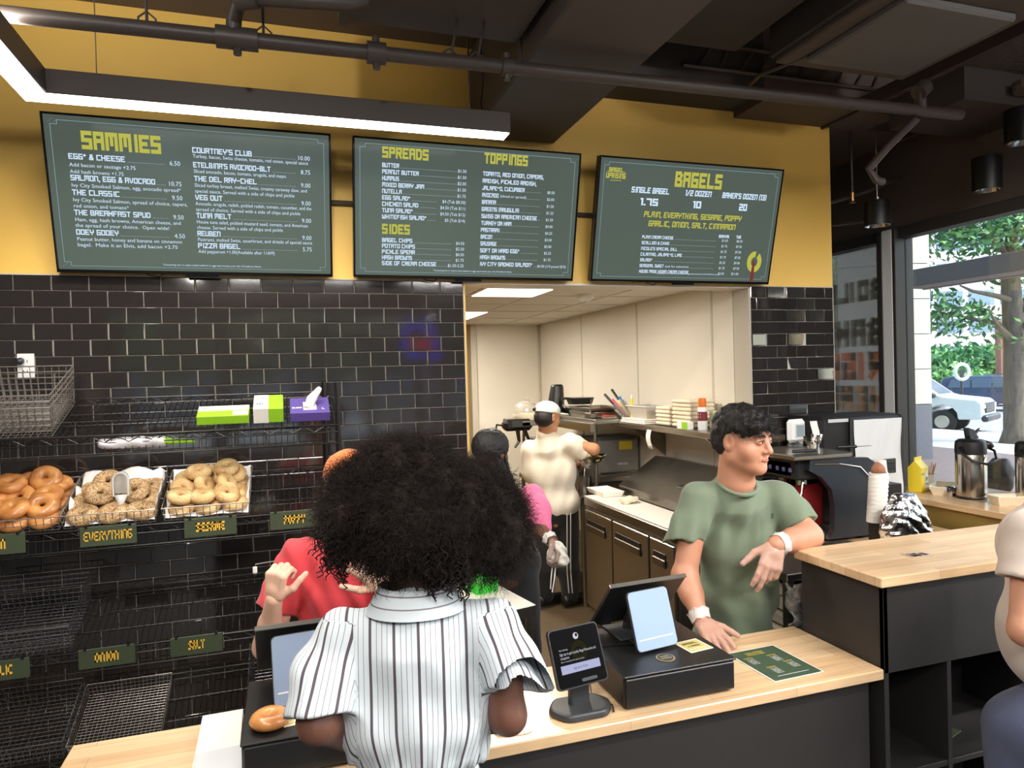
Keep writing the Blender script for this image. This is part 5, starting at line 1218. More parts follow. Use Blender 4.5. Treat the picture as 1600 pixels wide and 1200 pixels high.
g = G(); g.tube([(3.55,1.45,1.045),(3.55,1.42,1.045),(3.86,1.42,1.045),(3.86,1.45,1.045)],.006,6); g.build('door_handle_bar', M_steel, t)
for x,y in ((3.53,1.50),(3.88,1.50),(3.53,1.72),(3.88,1.72)): G().cyl((x,y,.885),(x,y,.94),.014,8).build('foot', M_black, t)

# pans and tubs
def pan(x,y,z,w,l,h,label,m=M_steel,name='steel_pan'):
    t = thing(name, label, 'pan', (x,y,z)); g = G(); a,b = w/2,l/2; e=.012
    g.add([(x-a+e,y-b+e,z+.002),(x+a-e,y-b+e,z+.002),(x+a-e,y+b-e,z+.002),(x-a+e,y+b-e,z+.002),(x-a,y-b,z+h),(x+a,y-b,z+h),(x+a,y+b,z+h),(x-a,y+b,z+h)],[(0,1,2,3),(0,4,5,1),(1,5,6,2),(2,6,7,3),(3,7,4,0)])
    o = g.build('pan_body', m, t); o.modifiers.new('s','SOLIDIFY').thickness = .003
    g = G(); g.tube([(x-a,y-b,z+h),(x+a,y-b,z+h),(x+a,y+b,z+h),(x-a,y+b,z+h)],.005,6,closed=True); g.build('rim', m, t); return t
pan(3.60,1.62,1.501,.30,.46,.045,'wide shallow steel tray on the over-shelf behind the cook'); pan(3.66,2.15,1.501,.34,.42,.06,'deep steel tray on the over-shelf, further back')
pan(3.60,1.62,1.552,.30,.44,.03,'second shallow tray stacked on the wide tray of the over-shelf')
for i,(y,h,lb) in enumerate(((1.50,.13,'nearest'),(1.64,.15,'second'),(1.78,.12,'third'),(1.92,.15,'farthest'))): 
    t = thing('steel_canister', 'steel food canister on the station table, %s of the four' % lb, 'canister', (3.42,y,.885), 'steel canisters on the station')
    G().lathe([(0,0),(.052,0),(.054,.01),(.054,h),(.058,h+.004)],18,(3.42,y,.886)).build('canister_body', M_steel, t, smooth='auto'); g = G(); g.cyl((3.42,y,.9+h*.5),(3.44,y+.02,.886+h+.07),.005,6); g.build('ladle_handle', M_chrome, t)
pan(3.68,2.30,.886,.16,.14,.10,'white plastic tub on the station table under the mid shelf', M_white, 'plastic_tub')
t = thing('frying_pan', 'round steel frying pan on the station table under the mid shelf', 'pan', (3.76,1.95,.89)); G().lathe([(0,0),(.09,0),(.12,.04),(.125,.042)],24,(3.76,1.95,.888)).build('pan_bowl', M_steel_dk, t, smooth='auto'); G().cyl((3.64,1.95,.92),(3.50,1.95,.94),.010,8).build('handle', M_black, t)
# black pot, skillet, dome and slicer on the over-shelf
t = thing('black_pot_lid', 'tall black tapered insert standing behind the cook cap', 'container', (3.42,2.1,1.50)); F_ = Field((3.30,2.0,1.49),(3.56,2.2,1.84),.008); F_.cap((3.42,2.1,1.52),(3.44,2.1,1.74),.085,.06,.02).plane((0,0,1.775),(0,0,1)).plane((0,0,1.502),(0,0,-1)); v,f = F_.mesh(); rawmesh('body', relax(v,f,1), f, M_black, t)
t = thing('frying_pan', 'black skillet standing on the over-shelf beside the trays', 'pan', (3.52,1.75,1.50)); G().lathe([(0,0),(.105,0),(.125,.055),(.129,.056)],24,(3.56,1.86,1.60)).build('pan_bowl', M_black, t, smooth='auto'); g = G(); g.tube([(3.46,1.80,1.65),(3.38,1.74,1.66),(3.30,1.68,1.655)],.011,8); g.build('handle', M_black, t)
t = thing('cake_dome', 'clear ribbed plastic dome over a pale base beside the cook cap', 'cake dome', (3.08,2.0,1.49))
G().box(2.98,3.40,1.86,2.3,1.43,1.475,.004).build('stand_shelf', M_steel, t); G().lathe([(.0,0),(.12,0),(.13,.03),(.128,.055)],24,(3.12,2.02,1.476)).build('dome_base', M_fiber, t, smooth='auto')
G().lathe([(.128,0),(.12,.05),(.085,.09),(.04,.105),(.02,.11),(.02,.125),(0,.127)],24,(3.12,2.02,1.53),caps=False).build('dome_cover', glass('clear_dome_plastic',(.94,.94,.92),2.5,.3,(232,228,216)), t, smooth='auto')
t = thing('manual_slicer', 'black hand cranked slicer clamped beyond the cook', 'slicer', (2.93,1.9,1.44))
g = G(); g.cbox((2.99,1.92,1.44),(.26,.12,.10),.03); g.build('slicer_body', M_black, t); g = G(); g.tube([(2.86,1.9,1.44),(2.80,1.9,1.45),(2.79,1.9,1.40)],.010,6); g.build('crank', M_black, t); g = G(); g.tube([(2.98,1.88,1.40),(2.99,1.88,1.30),(2.95,1.87,1.25)],[.02,.014,.010],6); g.tube([(3.04,1.88,1.40),(3.08,1.88,1.31)],[.02,.012],6); g.build('clamp', M_black, t); g = G(); g.cbox((2.97,1.855,1.45),(.10,.01,.06),.01); g.build('face_plate', M_dgrey, t)
g = G(); g.tube([(3.05,1.92,1.39),(3.05,1.95,1.2),(3.2,2.1,.9),(3.32,2.2,.89)],.012,6); g.build('support_arm', M_steel_dk, t)
t = thing('stainless_backsplash', 'row of steel hood parts behind the pans', 'steel parts', (3.7,1.6,1.5)); g = G(); g.cyl((3.5,1.5,1.57),(3.5,1.5,1.65),.004,6); g.tube([(3.46,1.95,1.56),(3.46,2.05,1.60),(3.5,2.2,1.58)],.014,7); g.box(3.42,3.48,1.35,1.46,1.50,1.55,.01); g.build('parts_cluster', M_steel_dk, t)
# utensil caddy leaning with coloured knives
t = thing('utensil_caddy', 'clear caddy of black and coloured handled knives, leaning', 'utensils', (3.70,1.24,1.50))
c0 = Vector((3.70,1.20,1.50)); ax = Vector((-.10,.30,.30)).normalized()
u_,w_ = frame_of(ax)
g = G(); g.tube([c0+ax*.0, c0+ax*.16],[.045,.062],12,caps=False); o = g.build('caddy_sleeve', glass('caddy_plastic',(.92,.92,.9),2.0,.2), t)
for i,(cc,ln) in enumerate((((20,20,22),.33),((26,26,28),.31),((30,110,196),.20),((232,206,40),.20),((206,44,84),.21),((40,150,190),.18),((24,24,26),.29),((220,190,40),.17))):
    a = i*2.4; b0 = c0+ax*.02+(u_*math.cos(a)+w_*math.sin(a))*.018; b1 = c0+ax*ln+(u_*math.cos(a)+w_*math.sin(a))*.045
    G().tube([b0,b0+(b1-b0)*.5,b1],[.006,.010,.011],7).build('knife_handle', mat('knife_handle_%d'%i, cc, .4), t, smooth=True, label=('black' if sum(cc) < 100 else 'coloured')+' knife handle')
t = thing('marker', 'yellow marker upright beside the knife caddy', 'marker', (3.72,1.0,1.6)); g = G(); g.cyl((3.70,1.16,1.50),(3.70,1.16,1.66),.011,8); g.build('barrel', mat('marker_yellow',(232,214,60),.4), t); G().cyl((3.70,1.16,1.66),(3.70,1.16,1.69),.009,8).build('cap', M_white, t)
t = thing('bacon_tray', 'steel tray with reddish food at the over-shelf end', 'food tray', (3.6,1.32,1.5)); G().box(3.50,3.66,1.27,1.42,1.501,1.515,.003).build('tray_body', M_steel, t); F_ = Field((3.49,1.26,1.51),(3.67,1.43,1.54),.005); F_.ell((3.58,1.34,1.517),(.07,.06,.010),.01).waves(.004,120,8); v,f = F_.mesh(); rawmesh('food', v, f, mat('red_brown_food',(146,62,44),.6,bump=.3,bscale=200), t)
# foreground steel tables left of the aisle
def rtable(corners, h, label, loc):
    t = thing('steel_table', label, 'table', loc)
    G().prism(corners, h-.04, h, lambda a,b,z: (a,b,z)).build('table_top', M_steel, t)
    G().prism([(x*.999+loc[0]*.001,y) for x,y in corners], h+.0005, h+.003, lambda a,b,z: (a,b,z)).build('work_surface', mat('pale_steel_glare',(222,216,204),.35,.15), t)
    cx = sum(c[0] for c in corners)/len(corners); cy = sum(c[1] for c in corners)/len(corners)
    for x,y in corners: a,b = x+(cx-x)*.08, y+(cy-y)*.08; G().cyl((a,b,0),(a,b,h-.04),.019,10).build('leg', M_steel, t)
    G().prism([(x+(cx-x)*.07,y+(cy-y)*.07) for x,y in corners], .28,.30, lambda a,b,z: (a,b,z)).build('under_shelf', M_steel_dk, t)
    return t
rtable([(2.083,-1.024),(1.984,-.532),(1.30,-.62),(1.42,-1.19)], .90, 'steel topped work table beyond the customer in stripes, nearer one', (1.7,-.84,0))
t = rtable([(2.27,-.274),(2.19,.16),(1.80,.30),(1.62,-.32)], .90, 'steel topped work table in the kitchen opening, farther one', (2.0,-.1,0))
t = thing('berry_basket', 'bright green plastic lattice basket on the nearer steel table', 'basket', (1.925,-.74,.903))
M_gr = mat('bright_green_plastic',(60,210,60),.4)
g = G()
for a in range(4):
    R = rz(a*PI/2+.3); O = Vector((1.925,-.74,.904))
    for i in range(8): g.tube([tuple(O+R@Vector((.052,-.045+.0128*i,0))), tuple(O+R@Vector((.062,-.052+.0148*i,.075)))],.0028,4)
    for h,e in ((0,.052),(.025,.0555),(.05,.059),(.075,.062)): g.tube([tuple(O+R@Vector((e,-e,h))),tuple(O+R@Vector((e,e,h)))],.003 if h < .07 else .005,5)
g.build('lattice', M_gr, t); o = G().cbox((1.925,-.74,.908),(.10,.10,.004),.001,rz(.3)).build('base', M_gr, t)

# ---------------------------------------------------------------- coffee corner on the right
t = thing('back_counter', 'steel edged back counter below the coffee machine', 'counter', (4.1,-.65,0))
g = G(); g.box(3.52,3.97,-1.22,-.32,.89,.93,.004); g.box(3.97,4.66,-1.22,-.02,.89,.93,.004); g.build('worktop', M_wood, t); G().box(3.55,4.64,-1.18,-.34,.02,.89,.003).build('cabinet', M_cab, t)
t = thing('espresso_machine', 'large black espresso machine with a curved side panel', 'coffee machine', (3.9,-.45,.93))
prof = [(3.83,.95),(4.18,.95),(4.205,1.05),(4.20,1.22),(4.165,1.33),(4.10,1.372),(3.90,1.382),(3.72,1.384),(3.71,1.325),(3.79,1.285),(3.855,1.215),(3.87,1.13),(3.865,1.0)]
M_mach = mat('machine_blue_black',(40,46,54),.28, spec=.6)
G().prism(prof, -.78,-.745, lambda a,b,h: (a,h,b)).build('side_panel', M_mach, t, label='glossy blue black curved side panel')
G().prism(prof, -.42,-.39, lambda a,b,h: (a,h,b)).build('side_panel', M_mach, t)
g = G(); g.box(4.0,4.17,-.745,-.42,.96,1.34,.01); g.build('back_body', M_black, t)
g = G(); g.box(3.60,3.98,-.80,-.38,1.385,1.412,.006); g.build('cup_tray', M_steel, t, label='steel cup tray edge')
g = G(); g.box(3.66,4.02,-.745,-.42,1.27,1.385,.01); g.build('head_unit', M_black, t)
g = G(); g.tube([(3.74,-.785,1.36),(3.90,-.787,1.352),(4.04,-.788,1.325),(4.11,-.788,1.26),(4.14,-.788,1.13)],.0035,6); g.build('chrome_trim', M_chrome, t)
for y in (-.62,-.48): g = G(); g.cyl((3.80,y,1.27),(3.80,y,1.20),.035,14); g.build('group_head', M_chrome, t); g = G(); g.tube([(3.80,y,1.195),(3.72,y-.01,1.19),(3.62,y-.02,1.185)],.012,8); g.build('portafilter', M_black, t)
g = G(); g.box(3.66,3.662+.002,-.70,-.43,1.29,1.36); [g.box(3.650,3.66,y-.012,y+.012,1.31,1.335,.004) for y in (-.70,-.65,-.60,-.54,-.48,-.44)]; g.build('buttons', mat('purple_grey_buttons',(92,84,128),.3), t)
G().box(3.62,3.90,-.66,-.655,1.0,1.23,.002).build('back_splash', mat('red_reflective_panel',(150,44,46),.18,.5), t, label='red glossy panel behind the groups')
g = G(); g.box(3.60,3.98,-.74,-.42,.955,.985,.006); g.build('drip_tray', M_steel, t)
g = G(); g.tube([(3.74,-.70,1.27),(3.70,-.72,1.16),(3.69,-.72,1.04)],.006,6); g.build('steam_wand', M_chrome, t)
for x,y in ((3.70,-.70),(4.12,-.70),(3.70,-.45),(4.12,-.45)): G().cyl((x,y,.93),(x,y,.958),.02,8).build('foot', M_black, t)
t = thing('ice_brewer', 'black tall appliance with a white film covered front', 'appliance', (4.36,-.35,.93))
G().box(4.17,4.80,-.36,-.03,.93,1.565,.02).build('cabinet', M_black, t); G().box(4.375,4.785,-.382,-.36,.96,1.555,.012).build('front_frame', M_dgrey, t)
g = G(); nu, nv = 22, 26
for i in range(nu+1):
    for j in range(nv+1):
        a,b = i/nu, j/nv; g.v.append((4.39+.375*a, -.388-.006*abs(math.sin(a*9+b*5+2*math.sin(b*4)))-.004*math.sin(a*17-b*9), .985+.555*b))
g.f = [(i*(nv+1)+j,(i+1)*(nv+1)+j,(i+1)*(nv+1)+j+1,i*(nv+1)+j+1) for i in range(nu) for j in range(nv)]; g.m = [0]*len(g.f)
g.build('film_front', mat('white_film',(222,224,226),.3), t, smooth=True, label='white wrinkled protective film')
g = G(); g.box(4.60,4.70,-.402,-.394,1.20,1.29,.006); g.build('control_panel', M_dgrey, t); g = G(); [g.box(4.615,4.685,-.4035,-.401,1.225+.016*i,1.232+.016*i) for i in range(3)]; g.build('vent_slats', M_black, t)
G().box(4.22,4.37,-.366,-.361,1.53,1.55).build('label_strip', M_card, t)
G().box(4.745,4.79,-.40,-.27,.95,1.56,.02).build('corner_post', M_dgrey, t)
t = thing('small_terminal', 'white framed small tablet terminal on a stand by the tiles', 'terminal', (3.93,-.30,1.41))
Rq = rz(.12); cq = Vector((3.925,-.43,1.502)); G().cbox(cq,(.135,.04,.135),.018,Rq).build('frame', M_white, t); G().cbox(cq+Rq@Vector((.012,-.0215,0)),(.072,.002,.082),.0008,Rq).build('bezel', M_card, t); G().cbox(cq+Rq@Vector((.012,-.0235,0)),(.056,.002,.066),.0006,Rq).build('screen', mat('pale_screen',(140,156,160),.15), t)
g = G(); g.cyl((3.925,-.42,1.412),(3.925,-.42,1.45),.02,10); g.lathe([(0,0),(.045,0),(.04,.012),(0,.014)],16,(3.925,-.42,1.412)); g.build('stand', M_dgrey, t)
t = thing('cutlery_cup', 'cluster of chrome spoons and tools on the coffee machine', 'utensils', (3.9,-.60,1.415)); g = G()
for i in range(12): a = i*2.39; x,y = 3.88+.035*math.cos(a), -.62+.03*math.sin(a); g.tube([(3.88,-.62,1.417),(x,y,1.45),(x+.02*math.cos(a),y,1.475+.01*(i%3))],[.004,.004,.008],5)
g.build('spoons', M_chrome, t); G().lathe([(.03,0),(.034,.04)],14,(3.88,-.62,1.417),caps=False).build('cup', M_chrome, t)
t = thing('paper_bag', 'small brown paper packet standing on the coffee machine', 'bag', (3.97,-.40,1.415)); G().prism([(-.035,0),(.035,0),(.035,.09),(.018,.115),(-.018,.115),(-.035,.09)], -.40,-.36, lambda a,b,h: (3.965+a,h,1.416+b)).build('packet_body', mat('tan_paper',(190,170,146),.8), t)
t = thing('receipt', 'tall white receipt standing beside the brown packet', 'paper', (4.03,-.46,1.415)); g = G(); g.add([(4.0+.05*(j)+.006*math.sin(i), -.47-.008*math.sin(i*.7), 1.416+.028*i) for i in range(6) for j in (0,1)], [(2*i,2*i+1,2*i+3,2*i+2) for i in range(5)]); o = g.build('paper_strip', M_paper, t); o.modifiers.new('s','SOLIDIFY').thickness = .0006
t = thing('knife', 'black handled knife lying on the coffee machine top', 'knife', (4.05,-.66,1.415)); G().tube([(3.99,-.68,1.424),(4.10,-.70,1.424)],.009,8).build('handle', M_black, t); G().box(4.10,4.20,-.71,-.69,1.422,1.424).build('blade', M_steel, t)
t = thing('knife', 'black knife further left beside the chrome spoons', 'knife', (3.75,-.7,1.415)); G().tube([(3.66,-.72,1.424),(3.80,-.73,1.424)],.009,8).build('handle', M_black, t); G().box(3.80,3.84,-.74,-.72,1.422,1.424).build('blade', M_steel, t)
def cup(x,y,z,r0,r1,h,n,label,name='paper_cup_stack',m=M_fiber,cat='cups'):
    t = thing(name, label, cat, (x,y,z)); g = G(); g.lathe([(0,0),(r0,0),(r1,h),(r1+.002,h+.002),(r1-.001,h+.003),(r0*.95,.012),(0,.012)],20,(x,y,z),caps=False); g.build('cup', m, t, smooth='auto')
    for i in range(n): g = G(); k = .011; g.lathe([(r1*.97,0),(r1+.002,k-.002),(r1+.003,k),(r1-.002,k)],20,(x,y,z+h+k*i),caps=False); g.build('cup', m, t, smooth='auto')
    return t
cup(4.36,-.62,.93,.03,.042,.09,0,'upturned paper cup in front of the white film')
t = thing('paper_cup_stack', 'grey white stack of paper cups on the machine corner', 'cups', (4.25,-.62,1.2))
for i in range(5): G().lathe([(.043,0),(.036,.085),(0,.086)],18,(4.30,-.66,1.20+.012*i),caps=False).build('cup', M_paper, t, smooth='auto')
G().box(4.22,4.40,-.72,-.56,.93,1.20,.005).build('riser_box', M_black, t)
t = thing('cup_lid_stack', 'tall leaning sleeve of paper cups with a brown packet behind the foil bag', 'cups', (3.90,-1.05,.93))
for i in range(11): G().lathe([(.046,0),(.042,.028),(.044,.030),(.036,.031)],16,(3.865+.002*i,-1.06,1.10+.021*i),caps=False,R=ry(-.05)).build('cup', M_paper, t, smooth='auto')
F_ = Field((3.82,-1.11,1.31),(3.96,-1.0,1.42),.006); F_.ell((3.885,-1.05,1.355),(.038,.03,.035),.01).waves(.006,70,3); v,f = F_.mesh(); rawmesh('brown_packet', v, f, mat('brown_wrapper',(150,100,74),.6), t)
G().box(3.85,3.93,-1.10,-1.02,.93,1.10,.005).build('riser_box', M_black, t)
t = thing('foil_bag', 'large crumpled silver foil bag behind the tall counter', 'bag', (3.88,-1.18,.93))
F_ = Field((3.70,-1.36,.90),(4.12,-1.14,1.32),.0075); F_.cap((3.80,-1.24,1.0),(3.93,-1.24,1.0),.07,.07,.03).cap((3.795,-1.24,1.09),(3.92,-1.24,1.09),.065,.06,.04).cap((3.80,-1.24,1.17),(3.90,-1.24,1.17),.055,.05,.06).cap((3.82,-1.24,1.245),(3.89,-1.24,1.24),.022,.022,.05).ell((4.0,-1.25,.98),(.07,.05,.07),.03).waves(.006,40,21,6,ridge=True).waves(.003,100,22,6,ridge=True).plane((0,0,.932),(0,0,-1)); v,f = F_.mesh()
rawmesh('foil', v, f, mat('silver_foil',(222,222,226),.16,metal=1.0,bump=.5,bscale=45), t, smooth=False)
# window ledge with drinks
t = thing('window_ledge', 'maple window ledge with airpots, olive panel below', 'counter', (5.02,-.9,0))
G().box(4.69,5.335,-1.68,-.24,1.035,1.07,.003).build('worktop', M_wood_y, t); G().box(4.72,4.75,-1.68,-.26,.0,1.035,.002).build('front_panel', mat('olive_panel',(148,124,62),.5), t); G().box(4.75,5.33,-.29,-.26,0,1.035,.002).build('end_panel', mat('olive_panel',(148,124,62),.5), t)
def airpot(x,y,z,label):
    t = thing('airpot', label, 'airpot', (x,y,z), 'steel coffee airpots on the window ledge')
    G().lathe([(0,.0),(.078,0),(.082,.006),(.082,.012),(.079,.016)],28,(x,y,z)).build('base_ring', M_black, t, smooth='auto')
    G().lathe([(.0785,.014),(.080,.03),(.080,.26),(.078,.265)],32,(x,y,z),caps=False).build('steel_body', mat('airpot_steel',(186,176,164),.2,metal=1,bump=.02,bscale=20), t, smooth='auto')
    G().lathe([(.081,.262),(.082,.30),(.078,.335),(.062,.348),(0,.35)],28,(x,y,z)).build('head', M_black, t, smooth='auto')
    g = G(); g.tube([(x+.06,y-.03,z+.315),(x+.10,y-.045,z+.312),(x+.112,y-.048,z+.30)],[.03,.02,.012],10); g.build('spout', M_black, t, smooth=True)
    g = G(); g.tube([(x-.085,y,z+.305),(x-.105,y-.03,z+.27),(x-.10,y-.09,z+.235),(x-.03,y-.125,z+.215),(x+.05,y-.12,z+.235),(x+.10,y-.07,z+.28),(x+.088,y-.01,z+.305)],.008,8); g.build('carry_handle', M_black, t, smooth=True)
    g = G(); g.prism([(-.03,0),(.02,0),(.035,.008),(.0,.055),(-.045,.07)],-.018,.018,lambda a,b,h: (x-.01+a+.02,y+h,z+.348+b)); g.build('pump_bracket', M_blackgl, t); g = G(); g.tube([(x+.0,y-.01,z+.35),(x+.02,y-.01,z+.375),(x+.045,y-.012,z+.40),(x+.06,y-.012,z+.402)],[.010,.009,.008,.012],8); g.build('lever', M_chrome, t, smooth=True)
    p = Print(lambda u,v,l: (x-.0805*math.sin(.15-u/.08), y-.0805*math.cos(.15-u/.08), z+.025+v)); p.block('WILTON',0,0,.0001,.2) ; p.g = G(); p.block('COFFEE',0,0,.011,.25); p.g.build('badge_lettering', M_dgrey, t)
airpot(4.945,-.70,1.071,'steel airpot with black pump head standing alone on the window ledge')
airpot(5.089,-0.954,1.071,'steel airpot cut off by the right edge of the picture')
t = thing('milk_carton', 'yellow and white cardboard carton on the far end of the ledge', 'carton', (4.89,-.40,1.071))
Rc = rz(.35); O = Vector((4.885,-.39,1.071))
def cq_(a,b,c): return tuple(O+Rc@Vector((a,b,c)))
g = G(); g.add([cq_(-.05,-.04,0),cq_(.05,-.04,0),cq_(.05,.04,0),cq_(-.05,.04,0),cq_(-.05,-.04,.15),cq_(.05,-.04,.15),cq_(.05,.04,.15),cq_(-.05,.04,.15),cq_(-.05,0,.195),cq_(.05,0,.195)],[(0,3,2,1),(0,1,5,4),(1,2,6,5),(2,3,7,6),(3,0,4,7),(4,5,9,8),(6,7,8,9),(5,6,9),(7,4,8)]); g.build('carton_body', mat('carton_yellow',(232,206,52),.45), t)
g = G(); g.box(-.05,.05,-.003,.003,.19,.215,.001,Rc,O); g.build('top_seal', mat('carton_yellow',(232,206,52),.45), t)
g = G(); g.add([cq_(-.002,-.0408,.02),cq_(.046,-.0408,.02),cq_(.046,-.0408,.13),cq_(.01,-.0408,.12)],[(0,1,2,3)]); g.build('white_field', M_paper, t); p = Print(lambda u,v,l: cq_(-.045+u,-.0412,.03+v)); p.block('OAT',.052,.035,.022,.25,0,width=.036); p.block('MILK',.052,.01,.014,.25,0,width=.036); p.block('NUTS',0,.075,.012,.2,0,width=.03); p.g.build('lettering', M_dgrey, t)
t = thing('stirrer_cup', 'white paper cup full of wooden stirrers and sugar sticks', 'cup', (4.99,-.36,1.071)); G().lathe([(0,0),(.033,0),(.046,.095),(.048,.097),(.044,.097),(.031,.01),(0,.01)],20,(4.99,-.36,1.071),caps=False).build('cup', M_paper, t, smooth='auto')
for i in range(9):
    a = i*2.4; o = G().tube([(4.99+.015*math.cos(a),-.36+.015*math.sin(a),1.085),(4.99+.055*math.cos(a)+.01,-.36+.04*math.sin(a),1.215+.01*(i%3))],.0035,4).build('stirrer', mat('wooden_stirrer',(196,150,98),.7), t)
def ftray(x,y,l,w,label,a=0.0):
    t = thing('fibre_tray', label, 'tray', (x,y,1.071)); R = rz(a); O = Vector((x,y,1.072)); g = G(); q = lambda u,v,h: tuple(O+R@Vector((u,v,h)))
    g.add([q(-l+.02,-w+.02,0),q(l-.02,-w+.02,0),q(l-.02,w-.02,0),q(-l+.02,w-.02,0),q(-l,-w,.05),q(l,-w,.05),q(l,w,.05),q(-l,w,.05)],[(0,1,2,3),(0,4,5,1),(1,5,6,2),(2,6,7,3),(3,7,4,0)]); o = g.build('tray_body', M_fiber, t); o.modifiers.new('s','SOLIDIFY').thickness = .004
    g = G(); g.tube([q(-l,-w,.05),q(l,-w,.05),q(l,w,.05),q(-l,w,.05)],.004,6,closed=True); g.build('rolled_rim', M_fiber, t)
ftray(4.955,-.505,.12,.055,'long open fibre tray on the ledge beside the yellow carton',.55)
ftray(4.93,-.93,.085,.05,'fibre tray on the ledge in front of the right airpot',-.35)
t = thing('thermos_base', 'glass jar with a chrome lid at the foot of the left airpot', 'jar', (4.93,-.60,1.071)); G().lathe([(0,0),(.03,0),(.033,.02),(.03,.05),(.022,.056),(0,.057)],16,(4.90,-.60,1.072)).build('jar_body', M_chrome, t, smooth='auto')

# ---------------------------------------------------------------- people
def V3(*a): return np.array(a, float)
def unit(v): v = np.asarray(v,float); return v/np.linalg.norm(v)
def skinmat(name, c, c2=None):
    m = mat(name, c, .5, bump=.04, bscale=120, var=.04, vscale=18); b = m.node_tree.nodes['Principled BSDF']
    b.inputs['Subsurface Weight'].default_value = .12; b.inputs['Subsurface Radius'].default_value = (.02,.008,.004); b.inputs['Subsurface Scale'].default_value = .5
    return m
def clothmat(name, c, rough=.85): return mat(name, c, rough, bump=.12, bscale=350, var=.03, vscale=10, sheen=.2)
M_hair = mat('black_hair', (22,19,18), .5, bump=.5, bscale=160, var=.25, vscale=40)
M_curl = mat('dark_brown_curls', (36,28,25), .8, spec=.25)
M_eye = mat('eye_white', (220,212,204), .2); M_iris = mat('dark_iris', (26,18,14), .15)
def fr_(fwd, up=(0,0,1)):
    f = unit(fwd); l = unit(np.cross(up, f)); u = np.cross(f, l); return l, f, u      # left, forward, up
def head_field(c, fwd, up, s, neck=None, neck_r=.055, res=.0035, jaw=1.0, nose=1.0):
    l,f,u = fr_(fwd, up)
    def q(x,y,z): return c + (l*x + f*y + u*z)*s
    R = np.stack([l,f,u],1)
    lo,hi = bounds([c], .17*s)
    if neck is not None: lo,hi = np.minimum(lo, np.asarray(neck)-.075), np.maximum(hi, np.asarray(neck)+.075)
    F = Field(lo,hi,res); r = lambda *a: tuple(v*s for v in a)
    F.ell(q(0,-.012,.035), r(.076,.096,.088), .02, R); F.ell(q(0,.028,-.03), r(.062*jaw,.062,.078), .03, R)
    F.cap(q(-.045*jaw,.0,-.055), q(-.012,.066,-.088), .026*s, .020*s, .03); F.cap(q(.045*jaw,.0,-.055), q(.012,.066,-.088), .026*s, .020*s, .03)
    F.ell(q(-.040*jaw,.052,-.028), r(.030,.028,.030), .02, R); F.ell(q(.040*jaw,.052,-.028), r(.030,.028,.030), .02, R)
    F.cap(q(-.034,.076,.028), q(.034,.076,.028), .012*s, .012*s, .018)
    F.ell(q(-.032,.103,.010), r(.020,.019,.013), .010, R, 'sub'); F.ell(q(.032,.103,.010), r(.020,.019,.013), .010, R, 'sub')
    F.cap(q(0,.084,.018), q(0,.104*nose,-.022), .0085*s, .013*s, .009); F.ell(q(-.012,.092,-.026), r(.010,.011,.009), .006, R); F.ell(q(.012,.092,-.026), r(.010,.011,.009), .006, R)
    F.cap(q(-.020,.080,-.052), q(.020,.080,-.052), .0085*s, .0085*s, .006); F.cap(q(0,.088,-.051), q(0,.088,-.051), .009*s, .009*s, .008)
    F.cap(q(-.016,.080,-.064), q(.016,.080,-.064), .0085*s, .0085*s, .007); F.cap(q(-.024,.094,-.058), q(.024,.094,-.058), .0028*s, .0028*s, .003, 'sub')
    F.ell(q(0,.070,-.090), r(.024,.020,.018), .014, R)
    for sg in (-1,1):
        F.ell(q(sg*.078,-.008,-.002), r(.011,.021,.033), .006, R); F.ell(q(sg*.087,-.002,.002), r(.006,.010,.018), .004, R, 'sub')
        F.ell(q(sg*.032,.080,.008), r(.0155,.013,.0115), .004, R)
    if neck is not None: F.cap(q(0,-.022,-.05), neck, neck_r*.92, neck_r*1.05, .03)
    return F, q, R
def eyes(q, R, s, par, brow=M_hair, look=(0,0)):
    for sg in (-1,1):
        g = G(); g.ball(tuple(q(sg*.031,.0835,.009)), (.0115*s,.0105*s,.0065*s), 12, 8, Matrix(R.tolist())); o = g.build('eye', M_eye, par, smooth=True)
        g = G(); g.ball(tuple(q(sg*.031+look[0],.0905,.009)), (.0056*s,.005*s,.0056*s), 10, 6, Matrix(R.tolist())); g.build('iris', M_iris, o, smooth=True)
        g = G(); g.tube([tuple(q(sg*a,b,c_)) for a,b,c_ in ((.014,.093,.027),(.028,.096,.033),(.046,.084,.029))], [.0028*s,.0042*s,.002*s], 6); g.build('eyebrow', brow, par, smooth=True)
        g = G(); g.tube([tuple(q(sg*a,b,c_)) for a,b,c_ in ((.018,.094,.011),(.031,.0975,.0165),(.045,.088,.011))], [.0016*s,.0022*s,.0014*s], 5); g.build('upper_lash', brow, par, smooth=True)
FL = ((.036,.024,.019),(.041,.027,.021),(.038,.026,.020),(.030,.020,.017))
